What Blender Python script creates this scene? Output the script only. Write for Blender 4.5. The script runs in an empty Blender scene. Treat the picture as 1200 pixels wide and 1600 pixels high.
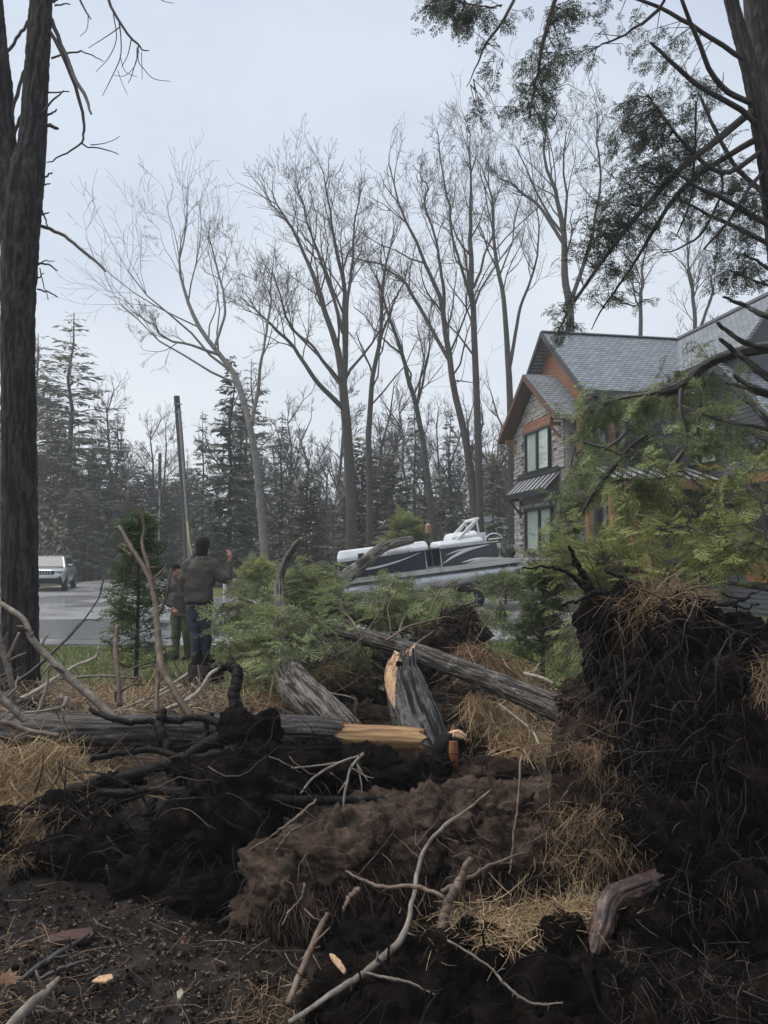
import bpy, bmesh, math, random
import numpy as np
from mathutils import Vector, Matrix

random.seed(11)
RS = np.random.default_rng(11)
SC = bpy.context.scene
COL = SC.collection
rad = math.radians

# ------------------------------------------------------------------ camera, sky, sun, exposure
CAM_H = 1.9
FPX = 1164.0                      # focal length in pixels of a 1200 x 1600 frame
PITCH = math.atan(62.0 / FPX)
cam = bpy.data.cameras.new('camera')
cam.sensor_fit = 'VERTICAL'
cam.sensor_height = 36.0
cam.sensor_width = 27.0
cam.lens = 36.0 * FPX / 1600.0
cam.clip_start = 0.05
cam.clip_end = 2000.0
cam_o = bpy.data.objects.new('camera', cam)
cam_o.location = (0, 0, CAM_H)
cam_o.rotation_euler = (math.pi / 2 + PITCH, 0, 0)
COL.objects.link(cam_o)
SC.camera = cam_o

SUN_EL, SUN_AZ = rad(60), rad(-85)          # azimuth measured from +y towards +x
world = bpy.data.worlds.new('World')
SC.world = world
world.use_nodes = True
wn, wl = world.node_tree.nodes, world.node_tree.links
wn.clear()
w_out = wn.new('ShaderNodeOutputWorld')
w_bg = wn.new('ShaderNodeBackground')
w_bg.inputs['Strength'].default_value = 0.1
w_sky = wn.new('ShaderNodeTexSky')
w_sky.sky_type = 'NISHITA'
w_sky.sun_disc = False
w_sky.sun_elevation = SUN_EL
w_sky.sun_rotation = SUN_AZ
w_tc = wn.new('ShaderNodeTexCoord')
w_map = wn.new('ShaderNodeMapping')
w_map.inputs['Scale'].default_value = (1.0, 1.0, 2.2)
w_no = wn.new('ShaderNodeTexNoise')
w_no.inputs['Scale'].default_value = 2.3
w_no.inputs['Detail'].default_value = 6.0
w_no.inputs['Roughness'].default_value = 0.5
w_ramp = wn.new('ShaderNodeValToRGB')
w_ramp.color_ramp.elements[0].position = 0.32
w_ramp.color_ramp.elements[0].color = (0.88, 0.90, 0.935, 1)
w_ramp.color_ramp.elements[1].position = 0.70
w_ramp.color_ramp.elements[1].color = (1.13, 1.11, 1.075, 1)
w_mix = wn.new('ShaderNodeMixRGB')
w_mix.inputs['Fac'].default_value = 0.93
wl.new(w_tc.outputs['Generated'], w_map.inputs['Vector'])
wl.new(w_map.outputs['Vector'], w_no.inputs['Vector'])
wl.new(w_no.outputs['Fac'], w_ramp.inputs['Fac'])
wl.new(w_sky.outputs['Color'], w_mix.inputs['Color1'])
w_sep = wn.new('ShaderNodeSeparateXYZ')
w_el = wn.new('ShaderNodeValToRGB')                       # overcast: whiter low down, bluer overhead
for _i, (_p, _c) in enumerate(((0.0, (3.75, 3.88, 4.05)), (0.47, (3.15, 3.48, 3.9)), (0.75, (2.85, 3.2, 3.75)))):
    if _i == 2: w_el.color_ramp.elements.new(_p)
    w_el.color_ramp.elements[_i].position = _p
    w_el.color_ramp.elements[_i].color = (*_c, 1)
w_mul = wn.new('ShaderNodeMixRGB'); w_mul.blend_type = 'MULTIPLY'; w_mul.inputs['Fac'].default_value = 1.0
wl.new(w_tc.outputs['Generated'], w_sep.inputs[0])
wl.new(w_sep.outputs['Z'], w_el.inputs['Fac'])
wl.new(w_el.outputs['Color'], w_mul.inputs['Color1'])
wl.new(w_ramp.outputs['Color'], w_mul.inputs['Color2'])
wl.new(w_mul.outputs['Color'], w_mix.inputs['Color2'])
wl.new(w_mix.outputs['Color'], w_bg.inputs['Color'])
wl.new(w_bg.outputs['Background'], w_out.inputs['Surface'])

sun = bpy.data.lights.new('sun', 'SUN')
sun.energy = 1.5
sun.angle = rad(55)
sun.color = (1.0, 0.94, 0.85)
sun_o = bpy.data.objects.new('sun', sun)
sd = Vector((math.sin(SUN_AZ) * math.cos(SUN_EL), math.cos(SUN_AZ) * math.cos(SUN_EL), math.sin(SUN_EL)))
sun_o.rotation_euler = (-sd).to_track_quat('-Z', 'Y').to_euler()
sun_o.location = sd * 60
COL.objects.link(sun_o)

SC.view_settings.view_transform = 'Standard'
SC.view_settings.look = 'None'
SC.view_settings.exposure = 1.17
SC.view_settings.gamma = 1.0
SC.view_settings.use_curve_mapping = False
SC.render.engine = 'CYCLES'
SC.cycles.max_bounces = 6
SC.cycles.transparent_max_bounces = 8
SC.cycles.use_denoising = True

# ------------------------------------------------------------------ helpers
def W(px, py, d):
    """World point seen at pixel (px, py) of the 1200 x 1600 frame, d metres ahead."""
    cx, cy = (px - 600.0) / FPX, (800.0 - py) / FPX
    y = math.cos(PITCH) - cy * math.sin(PITCH)
    z = math.sin(PITCH) + cy * math.cos(PITCH)
    s = d / y
    return (cx * s, d, CAM_H + z * s)

def PW(w, d):
    return w * d / FPX           # pixels -> metres at distance d

def tag(o, label=None, cat=None, group=None, kind=None):
    if label: o['label'] = label
    if cat: o['category'] = cat
    if group: o['group'] = group
    if kind: o['kind'] = kind
    return o

def empty(name, loc=(0, 0, 0), rz=0.0, label=None, cat=None, group=None):
    o = bpy.data.objects.new(name, None)
    o.empty_display_size = 0.2
    o.location = loc
    o.rotation_euler = (0, 0, rz)
    COL.objects.link(o)
    return tag(o, label, cat, group)

def link(name, me, parent=None, loc=None, world_coords=False):
    o = bpy.data.objects.new(name, me)
    COL.objects.link(o)
    if parent is not None:
        o.parent = parent
        if world_coords:          # mesh is in world space: undo the parent's placing
            m = Matrix.Translation(parent.location) @ parent.rotation_euler.to_matrix().to_4x4()
            o.matrix_parent_inverse = m.inverted()
    if loc is not None:
        o.location = loc
    return o

def copy_tree(o, parent=None):
    c = o.copy()
    COL.objects.link(c)
    if parent is not None:
        c.parent = parent
    for ch in list(o.children):
        copy_tree(ch, c)
    return c

def mesh_np(name, V, F, mats, smooth=True, tint=None, midx=None):
    """V (n,3); F list of int arrays (m,k). One mesh from numpy arrays."""
    if not isinstance(F, (list, tuple)):
        F = [F]
    F = [np.asarray(f, dtype=np.int32) for f in F if len(f)]
    V = np.asarray(V, dtype=np.float32)
    me = bpy.data.meshes.new(name)
    me.vertices.add(len(V))
    me.vertices.foreach_set('co', V.ravel())
    loops = np.concatenate([f.ravel() for f in F])
    tot = np.concatenate([np.full(len(f), f.shape[1], dtype=np.int32) for f in F])
    start = np.concatenate([[0], np.cumsum(tot)[:-1]]).astype(np.int32)
    me.loops.add(len(loops))
    me.loops.foreach_set('vertex_index', loops)
    me.polygons.add(len(tot))
    me.polygons.foreach_set('loop_start', start)
    try:
        me.polygons.foreach_set('loop_total', tot)
    except Exception:
        pass
    if smooth:
        me.polygons.foreach_set('use_smooth', np.ones(len(tot), dtype=bool))
    if not isinstance(mats, (list, tuple)):
        mats = [mats]
    for m in mats:
        me.materials.append(m)
    if midx is not None:
        me.polygons.foreach_set('material_index', np.asarray(midx, dtype=np.int32))
    me.update(calc_edges=True)
    me.validate()
    if tint is not None:
        a = me.attributes.new('tint', 'FLOAT', 'POINT')
        a.data.foreach_set('value', np.asarray(tint, dtype=np.float32))
    return me

class MB:
    """Collects simple solids; build() links them as ONE mesh object."""
    def __init__(s):
        s.v, s.f, s.m = [], [], []
    def add(s, V, F, mi=0):
        b = len(s.v)
        s.v += [tuple(map(float, p)) for p in V]
        s.f += [tuple(i + b for i in f) for f in F]
        s.m += [mi] * len(F)
        return s
    def box(s, lo, hi, mi=0, M=None):
        x0, y0, z0 = lo; x1, y1, z1 = hi
        V = [Vector(p) for p in ((x0,y0,z0),(x1,y0,z0),(x1,y1,z0),(x0,y1,z0),(x0,y0,z1),(x1,y0,z1),(x1,y1,z1),(x0,y1,z1))]
        if M is not None: V = [M @ p for p in V]
        return s.add(V, [(0,3,2,1),(4,5,6,7),(0,1,5,4),(1,2,6,5),(2,3,7,6),(3,0,4,7)], mi)
    def cbox(s, c, size, mi=0, M=None):
        return s.box([c[i]-size[i]/2 for i in range(3)], [c[i]+size[i]/2 for i in range(3)], mi, M)
    def prism(s, poly, axis, a, b, mi=0):
        """Extrude a 2-D polygon along an axis (0,1,2) from a to b."""
        def mk(p, t):
            q = list(p); q.insert(axis, t); return q
        n = len(poly)
        V = [mk(p, a) for p in poly] + [mk(p, b) for p in poly]
        F = [tuple(range(n))[::-1], tuple(range(n, 2*n))] + [(i, (i+1)%n, n+(i+1)%n, n+i) for i in range(n)]
        return s.add(V, F, mi)
    def tube(s, pts, r, sides=8, mi=0, cap=True):
        rr = r if hasattr(r, '__len__') else [r]*len(pts)
        V, F = tubes([(pts, rr)], sides)
        F = [tuple(f) for f in F]
        if cap:
            F += [tuple(range(sides))[::-1], tuple(range((len(pts)-1)*sides, len(pts)*sides))]
        return s.add(V, F, mi)
    def lathe(s, prof, c=(0,0,0), sides=20, mi=0, axis='z'):
        V, F = [], []
        for (r, h) in prof:
            for k in range(sides):
                a = 2*math.pi*k/sides
                p = (r*math.cos(a), r*math.sin(a), h)
                if axis == 'x': p = (p[2], p[0], p[1])
                if axis == 'y': p = (p[0], p[2], p[1])
                V.append((p[0]+c[0], p[1]+c[1], p[2]+c[2]))
        n = len(prof)
        for i in range(n-1):
            for k in range(sides):
                F.append((i*sides+k, i*sides+(k+1)%sides, (i+1)*sides+(k+1)%sides, (i+1)*sides+k))
        F.append(tuple(range(sides))[::-1]); F.append(tuple(range((n-1)*sides, n*sides)))
        return s.add(V, F, mi)
    def build(s, name, mats, parent=None, smooth=False, bevel=0.0, sub=0, loc=None):
        me = bpy.data.meshes.new(name)
        me.from_pydata(s.v, [], s.f)
        if not isinstance(mats, (list, tuple)): mats = [mats]
        for m in mats: me.materials.append(m)
        if len(mats) > 1: me.polygons.foreach_set('material_index', s.m)
        bm = bmesh.new(); bm.from_mesh(me)
        bmesh.ops.recalc_face_normals(bm, faces=bm.faces)
        bm.to_mesh(me); bm.free()
        if smooth: me.polygons.foreach_set('use_smooth', [True]*len(me.polygons))
        o = link(name, me, parent, loc)
        if bevel:
            b = o.modifiers.new('bevel', 'BEVEL'); b.width = bevel; b.segments = 2; b.limit_method = 'ANGLE'
        if sub:
            b = o.modifiers.new('subsurf', 'SUBSURF'); b.levels = sub; b.render_levels = sub
        return o

def tubes(polys, sides=5, squash=None):
    """polys: list of (pts, radii). Vectorised by equal point count. Returns V, F(quads)."""
    groups = {}
    for pts, rr in polys:
        groups.setdefault(len(pts), []).append((pts, rr))
    Vs, Fs, base = [], [], 0
    ang = np.arange(sides) * 2*np.pi/sides
    ca, sa = np.cos(ang), np.sin(ang)
    for n, lst in groups.items():
        P = np.array([p for p, _ in lst], dtype=np.float64)            # B,n,3
        R = np.array([r for _, r in lst], dtype=np.float64)            # B,n
        T = np.empty_like(P)
        T[:, 1:-1] = P[:, 2:] - P[:, :-2]
        T[:, 0] = P[:, 1] - P[:, 0]
        T[:, -1] = P[:, -1] - P[:, -2]
        T /= np.linalg.norm(T, axis=2, keepdims=True) + 1e-12
        D = P[:, -1] - P[:, 0]
        ax = np.argmin(np.abs(D), axis=1)
        ref = np.eye(3)[ax][:, None, :]
        U = np.cross(T, ref); U /= np.linalg.norm(U, axis=2, keepdims=True) + 1e-12
        Q = np.cross(T, U)
        ring = P[:, :, None, :] + R[:, :, None, None]*(ca[None, None, :, None]*U[:, :, None, :] + sa[None, None, :, None]*Q[:, :, None, :])
        B = len(lst)
        Vs.append(ring.reshape(-1, 3))
        idx = np.arange(B*n*sides).reshape(B, n, sides) + base
        a = idx[:, :-1]; b = np.roll(idx, -1, axis=2)[:, :-1]; c = np.roll(idx, -1, axis=2)[:, 1:]; d = idx[:, 1:]
        Fs.append(np.stack([a, b, c, d], axis=-1).reshape(-1, 4))
        base += B*n*sides
    return np.concatenate(Vs), np.concatenate(Fs)

def _hash(i, j, k, seed):
    h = (i*374761393 + j*668265263 + k*2147483647 + seed*974711) & 0xffffffff
    h = ((h ^ (h >> 13)) * 1274126177) & 0xffffffff
    h = h ^ (h >> 16)
    return (h & 0xffff) / 65535.0

def vnoise(P, seed=0):
    P = np.asarray(P, dtype=np.float64)
    I = np.floor(P).astype(np.int64); f = P - I
    f = f*f*(3 - 2*f)
    out = 0
    for dx in (0, 1):
        for dy in (0, 1):
            for dz in (0, 1):
                w = (f[..., 0] if dx else 1-f[..., 0])*(f[..., 1] if dy else 1-f[..., 1])*(f[..., 2] if dz else 1-f[..., 2])
                out = out + w*_hash(I[..., 0]+dx, I[..., 1]+dy, I[..., 2]+dz, seed)
    return out*2 - 1

def fbm(P, seed=0, oct=4, gain=0.5):
    P = np.asarray(P, dtype=np.float64)
    s, a = 0, 1.0
    for o in range(oct):
        s = s + a*vnoise(P*(2.03**o), seed + o*17)
        a *= gain
    return s

def worley(P, seed=0):
    """Cellular noise: distance to nearest and second nearest feature, and a random value of the nearest cell."""
    P = np.asarray(P, dtype=np.float64); I = np.floor(P).astype(np.int64)
    f1 = np.full(P.shape[:-1], 9.0); f2 = f1.copy(); cid = np.zeros(P.shape[:-1])
    for dx in (-1, 0, 1):
        for dy in (-1, 0, 1):
            for dz in (-1, 0, 1):
                a, b_, c = I[..., 0]+dx, I[..., 1]+dy, I[..., 2]+dz
                q = np.stack([a+_hash(a, b_, c, seed), b_+_hash(a, b_, c, seed+7), c+_hash(a, b_, c, seed+13)], -1)
                d = np.linalg.norm(q-P, axis=-1)
                n1 = d < f1
                f2 = np.where(n1, f1, np.minimum(f2, d)); cid = np.where(n1, _hash(a, b_, c, seed+29), cid); f1 = np.where(n1, d, f1)
    return f1, f2, cid

def smooth_path(pts, n):
    """Catmull-Rom through rows (x,y,z,...) -> n samples."""
    P = np.array(pts, dtype=np.float64)
    P = np.vstack([2*P[0]-P[1], P, 2*P[-1]-P[-2]])
    m = len(P) - 3
    out = []
    for t in np.linspace(0, m - 1e-6, n):
        i = int(t); f = t - i
        a, b, c, d = P[i], P[i+1], P[i+2], P[i+3]
        out.append(0.5*((2*b) + (c-a)*f + (2*a-5*b+4*c-d)*f*f + (3*b-3*c+d-a)*f**3))
    return np.array(out)

def px_path(lst, n):
    """lst rows: (px, py, depth, width_px) -> pts (n,3), radii (n)."""
    rows = []
    for (a, b, d, w) in lst:
        rows.append((*W(a, b, d), PW(w, d)/2))
    S = smooth_path(rows, n)
    return S[:, :3], np.maximum(S[:, 3], 0.0012)

# ------------------------------------------------------------------ materials
def mat(name, base=(0.5, 0.5, 0.5), rough=0.7, metal=0.0, spec=0.5):
    m = bpy.data.materials.new(name)
    m.use_nodes = True
    b = m.node_tree.nodes['Principled BSDF']
    b.inputs['Base Color'].default_value = (*base, 1)
    b.inputs['Roughness'].default_value = rough
    b.inputs['Metallic'].default_value = metal
    b.inputs['Specular IOR Level'].default_value = spec
    return m

def NL(m):
    return m.node_tree.nodes, m.node_tree.links, m.node_tree.nodes['Principled BSDF']

def noisy(m, cols, scale=4.0, detail=6.0, rough=0.6, stretch=(1, 1, 1), coord='Object', bump=0.0, bscale=None, bdist=0.02, rrange=None, dist=0.0):
    """Base colour from noise through a ramp; optional bump from a second noise."""
    n, l, b = NL(m)
    tc = n.new('ShaderNodeTexCoord')
    mp = n.new('ShaderNodeMapping'); mp.inputs['Scale'].default_value = stretch
    no = n.new('ShaderNodeTexNoise')
    no.inputs['Scale'].default_value = scale; no.inputs['Detail'].default_value = detail
    no.inputs['Roughness'].default_value = rough; no.inputs['Distortion'].default_value = dist
    rp = n.new('ShaderNodeValToRGB')
    el = rp.color_ramp.elements
    while len(el) < len(cols): el.new(0.5)
    for i, c in enumerate(cols):
        el[i].position = 0.28 + 0.44*i/max(1, len(cols)-1)
        el[i].color = (*c, 1)
    l.new(tc.outputs[coord], mp.inputs['Vector']); l.new(mp.outputs['Vector'], no.inputs['Vector'])
    l.new(no.outputs['Fac'], rp.inputs['Fac']); l.new(rp.outputs['Color'], b.inputs['Base Color'])
    if bump:
        n2 = n.new('ShaderNodeTexNoise')
        n2.inputs['Scale'].default_value = bscale or scale*4; n2.inputs['Detail'].default_value = 8
        n2.inputs['Roughness'].default_value = 0.65
        l.new(mp.outputs['Vector'], n2.inputs['Vector'])
        bp = n.new('ShaderNodeBump'); bp.inputs['Strength'].default_value = bump; bp.inputs['Distance'].default_value = bdist
        l.new(n2.outputs['Fac'], bp.inputs['Height']); l.new(bp.outputs['Normal'], b.inputs['Normal'])
    if rrange:
        mr = n.new('ShaderNodeMapRange')
        mr.inputs['From Min'].default_value = 0.35; mr.inputs['From Max'].default_value = 0.65
        mr.inputs['To Min'].default_value = rrange[0]; mr.inputs['To Max'].default_value = rrange[1]
        l.new(no.outputs['Fac'], mr.inputs['Value']); l.new(mr.outputs['Result'], b.inputs['Roughness'])
    return m

def tinted(m, c0, c1, trans=0.0, rough=0.6):
    """Colour per leaf / blade from the 'tint' point attribute; thin leaves let some light through."""
    n, l, b = NL(m)
    at = n.new('ShaderNodeAttribute'); at.attribute_name = 'tint'
    rp = n.new('ShaderNodeValToRGB')
    rp.color_ramp.elements[0].color = (*c0, 1); rp.color_ramp.elements[1].color = (*c1, 1)
    l.new(at.outputs['Fac'], rp.inputs['Fac']); l.new(rp.outputs['Color'], b.inputs['Base Color'])
    b.inputs['Roughness'].default_value = rough
    if trans:
        tr = n.new('ShaderNodeBsdfTranslucent'); mx = n.new('ShaderNodeMixShader'); mx.inputs['Fac'].default_value = trans
        l.new(rp.outputs['Color'], tr.inputs['Color'])
        out = [k for k in n if k.type == 'OUTPUT_MATERIAL'][0]
        l.new(b.outputs['BSDF'], mx.inputs[1]); l.new(tr.outputs['BSDF'], mx.inputs[2]); l.new(mx.outputs['Shader'], out.inputs['Surface'])
    return m

M = {}
M['bark_dark'] = noisy(mat('bark_dark', rough=0.85), [(0.016, 0.013, 0.014), (0.040, 0.032, 0.032), (0.075, 0.060, 0.058)], 9, stretch=(1, 1, 0.22), bump=0.9, bscale=22, bdist=0.02)
M['bark_grey'] = noisy(mat('bark_grey', rough=0.85), [(0.035, 0.030, 0.027), (0.085, 0.076, 0.068), (0.19, 0.175, 0.16)], 14, bump=0.7, bscale=40, bdist=0.012)
M['bark_lichen'] = noisy(mat('bark_lichen', rough=0.8), [(0.022, 0.019, 0.018), (0.06, 0.053, 0.047), (0.20, 0.20, 0.175)], 11, detail=9, rough=0.7, bump=0.6, bscale=50, bdist=0.012)
M['bark_log'] = noisy(mat('bark_log', rough=0.6), [(0.012, 0.010, 0.010), (0.040, 0.033, 0.031), (0.12, 0.10, 0.095)], 10, stretch=(0.35, 1, 1), bump=0.7, bscale=40, bdist=0.012)
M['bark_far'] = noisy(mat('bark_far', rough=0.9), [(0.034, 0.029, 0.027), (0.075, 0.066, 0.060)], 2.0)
M['bark_pale'] = noisy(mat('bark_pale', rough=0.9), [(0.09, 0.083, 0.075), (0.20, 0.19, 0.175)], 3.0)
M['bark_conifer'] = noisy(mat('bark_conifer', rough=0.9), [(0.024, 0.019, 0.017), (0.05, 0.042, 0.037)], 3.0)
M['stick_brown'] = noisy(mat('stick_brown', rough=0.55), [(0.05, 0.032, 0.022), (0.11, 0.072, 0.050), (0.19, 0.14, 0.105)], 12, bump=0.8, bscale=45, bdist=0.008)
M['stick_grey'] = noisy(mat('stick_grey', rough=0.6), [(0.07, 0.056, 0.045), (0.15, 0.125, 0.10), (0.26, 0.225, 0.19)], 14, bump=0.8, bscale=45, bdist=0.008)
M['stick_pale'] = noisy(mat('stick_pale', rough=0.6), [(0.16, 0.13, 0.10), (0.30, 0.26, 0.20), (0.42, 0.38, 0.31)], 14, bump=0.8, bscale=45, bdist=0.008)
M['stick_dark'] = noisy(mat('stick_dark', rough=0.55), [(0.010, 0.009, 0.009), (0.026, 0.021, 0.020), (0.05, 0.042, 0.038)], 16, bump=0.4, bscale=60, bdist=0.004)
M['wood_fresh'] = noisy(mat('wood_fresh', rough=0.65), [(0.06, 0.030, 0.014), (0.30, 0.17, 0.070), (0.52, 0.34, 0.17)], 4, detail=9, stretch=(0.6, 7, 7), bump=0.5, bscale=14, bdist=0.01)
M['wood_split'] = noisy(mat('wood_split', rough=0.75), [(0.15, 0.085, 0.04), (0.52, 0.33, 0.19), (0.70, 0.53, 0.36)], 14, detail=9, stretch=(4, 4, 0.5), bump=0.5, bscale=20, bdist=0.01)
M['wood_orange'] = noisy(mat('wood_orange', rough=0.6), [(0.12, 0.04, 0.012), (0.30, 0.115, 0.03)], 12, stretch=(1, 1, 0.5), bump=0.3)
M['root_black'] = noisy(mat('root_black', rough=0.6, spec=.12), [(0.0022, 0.0019, 0.0019), (0.007, 0.0057, 0.0053), (0.022, 0.017, 0.0145)], 18, bump=0.8, bscale=45, bdist=0.01)
M['root_red'] = noisy(mat('root_red', rough=0.4), [(0.010, 0.007, 0.006), (0.040, 0.017, 0.012), (0.10, 0.065, 0.052)], 14, bump=0.8, bscale=40, bdist=0.006)
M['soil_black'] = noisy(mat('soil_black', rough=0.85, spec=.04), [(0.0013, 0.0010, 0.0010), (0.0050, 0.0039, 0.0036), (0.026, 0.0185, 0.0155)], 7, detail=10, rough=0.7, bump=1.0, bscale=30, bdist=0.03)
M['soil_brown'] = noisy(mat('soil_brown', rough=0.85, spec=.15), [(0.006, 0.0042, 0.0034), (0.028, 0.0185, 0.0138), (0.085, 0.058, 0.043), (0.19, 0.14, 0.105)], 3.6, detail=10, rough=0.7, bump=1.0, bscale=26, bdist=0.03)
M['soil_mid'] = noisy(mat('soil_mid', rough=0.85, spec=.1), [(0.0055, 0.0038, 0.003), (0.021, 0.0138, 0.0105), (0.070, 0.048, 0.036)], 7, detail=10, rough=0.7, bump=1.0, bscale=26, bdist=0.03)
M['rootlet'] = tinted(mat('rootlet', rough=0.7), (0.016, 0.010, 0.008), (0.22, 0.145, 0.10))
M['rootlet_dark'] = tinted(mat('rootlet_dark', rough=0.7), (0.004, 0.003, 0.003), (0.040, 0.031, 0.027))
M['dry_grass'] = tinted(mat('dry_grass', rough=0.7), (0.14, 0.088, 0.044), (0.60, 0.44, 0.255), 0.15)
M['dry_grass_red'] = tinted(mat('dry_grass_red', rough=0.7), (0.060, 0.033, 0.018), (0.36, 0.235, 0.125), 0.15)
M['lawn'] = tinted(mat('lawn', rough=0.6), (0.045, 0.062, 0.014), (0.15, 0.19, 0.045), 0.2)
M['litter'] = tinted(mat('litter', rough=0.6), (0.020, 0.013, 0.010), (0.15, 0.088, 0.052), 0.1)
M['leaf_hem'] = tinted(mat('leaf_hem', rough=0.5), (0.058, 0.080, 0.028), (0.32, 0.37, 0.165), 0.45)
M['leaf_yel'] = tinted(mat('leaf_yel', rough=0.5), (0.075, 0.098, 0.026), (0.36, 0.40, 0.145), 0.45)
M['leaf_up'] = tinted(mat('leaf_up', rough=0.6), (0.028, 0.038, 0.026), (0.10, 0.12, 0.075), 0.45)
M['leaf_cedar'] = tinted(mat('leaf_cedar', rough=0.55), (0.030, 0.052, 0.018), (0.15, 0.20, 0.075), 0.3)
M['leaf_far'] = tinted(mat('leaf_far', rough=0.7), (0.085, 0.088, 0.066), (0.25, 0.25, 0.185), 0.35)  # paler than real needles: far haze is partly put into the colour
M['leaf_far_olive'] = tinted(mat('leaf_far_olive', rough=0.7), (0.10, 0.102, 0.066), (0.29, 0.285, 0.19), 0.35)  # olive needles, likewise paled to carry some of the haze
M['leaf_spruce'] = tinted(mat('leaf_spruce', rough=0.7), (0.040, 0.050, 0.037), (0.13, 0.15, 0.11), 0.25)

def bark(name, furrow, plate, tip, scale=12.0, rough=0.85, lichen=None):
    """Bark: furrows darker than the raised plates (ridge height is in 'tint'), broken up by noise and lichen."""
    m = mat(name, rough=rough, spec=.35)
    n, l, b = NL(m)
    at = n.new('ShaderNodeAttribute'); at.attribute_name = 'tint'
    geo = n.new('ShaderNodeNewGeometry')
    no = n.new('ShaderNodeTexNoise'); no.inputs['Scale'].default_value = scale*3; no.inputs['Detail'].default_value = 9; no.inputs['Roughness'].default_value = .7
    l.new(geo.outputs['Position'], no.inputs['Vector'])
    ad = n.new('ShaderNodeMath'); ad.operation = 'MULTIPLY_ADD'; ad.inputs[1].default_value = .9; l.new(no.outputs['Fac'], ad.inputs[0]); l.new(at.outputs['Fac'], ad.inputs[2])
    sb = n.new('ShaderNodeMath'); sb.operation = 'SUBTRACT'; sb.inputs[1].default_value = .45; l.new(ad.outputs[0], sb.inputs[0])
    rp = n.new('ShaderNodeValToRGB'); e = rp.color_ramp.elements
    e.new(.5); e[0].position = .25; e[1].position = .55; e[2].position = .9
    for i, c in enumerate((furrow, plate, tip)): e[i].color = (*c, 1)
    l.new(sb.outputs[0], rp.inputs['Fac'])
    col = rp.outputs['Color']
    if lichen:
        n2 = n.new('ShaderNodeTexNoise'); n2.inputs['Scale'].default_value = 7; n2.inputs['Detail'].default_value = 10; n2.inputs['Roughness'].default_value = .75
        l.new(geo.outputs['Position'], n2.inputs['Vector'])
        r2 = n.new('ShaderNodeValToRGB'); r2.color_ramp.elements[0].position = .55; r2.color_ramp.elements[1].position = .68
        l.new(n2.outputs['Fac'], r2.inputs['Fac'])
        mx = n.new('ShaderNodeMixRGB'); mx.inputs['Color2'].default_value = (*lichen, 1)
        ml = n.new('ShaderNodeMath'); ml.operation = 'MULTIPLY'; l.new(r2.outputs['Color'], ml.inputs[0]); l.new(at.outputs['Fac'], ml.inputs[1])
        l.new(ml.outputs[0], mx.inputs['Fac']); l.new(col, mx.inputs['Color1']); col = mx.outputs['Color']
    l.new(col, b.inputs['Base Color'])
    bp = n.new('ShaderNodeBump'); bp.inputs['Strength'].default_value = .8; bp.inputs['Distance'].default_value = .012
    l.new(no.outputs['Fac'], bp.inputs['Height']); l.new(bp.outputs['Normal'], b.inputs['Normal'])
    return m
M['bk_tree'] = bark('bark_tree', (.006, .005, .005), (.024, .019, .019), (.062, .052, .050), scale=15)
M['bk_grey'] = bark('bark_furrowed', (.018, .015, .013), (.10, .088, .076), (.24, .215, .19))
M['bk_stub'] = bark('bark_stub', (.024, .022, .021), (.105, .097, .091), (.28, .268, .255), scale=16)
M['bk_lichen'] = bark('bark_lichened', (.010, .0085, .008), (.056, .049, .043), (.14, .128, .115), lichen=(.36, .37, .33))
M['bk_log'] = bark('bark_wet_log', (.007, .006, .006), (.032, .027, .026), (.13, .115, .11), rough=.6)
# ------------------------------------------------------------------ ground
def ground_h(x, y):
    """Height of the land: lawn at 0, forest floor, torn-out pit in front."""
    x = np.asarray(x, float); y = np.asarray(y, float)
    P = np.stack([x, y, np.zeros_like(x)], -1)
    def ss(a, b, t):
        t = np.clip((t-a)/(b-a), 0, 1); return t*t*(3-2*t)
    floor_mask = (1-ss(10.2, 11.6, y + 0.5*vnoise(P*0.7, 3)))
    h = 0.05*fbm(P*1.3, 5, 4)*floor_mask + 0.012*fbm(P*0.5, 9, 2)
    pit = (1-ss(4.7, 6.2, y + 0.35*vnoise(P*0.9, 21)))
    h = h - 0.27*pit
    deep = np.exp(-(((x+0.35)/0.9)**2 + ((y-4.8)/0.55)**2))
    h = h - 0.35*deep
    h = h + pit*(0.06*fbm(P*3.0, 31, 4) + 0.045*np.abs(fbm(P*7.0, 35, 3)) + 0.016*fbm(P*19.0, 33, 2))
    bank = np.exp(-(((x-1.0)/1.4)**2 + ((y-8.0)/0.9)**2))
    h = h - 0.25*bank
    far = ss(60, 140, y)
    h = h + far*1.5
    return h

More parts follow.
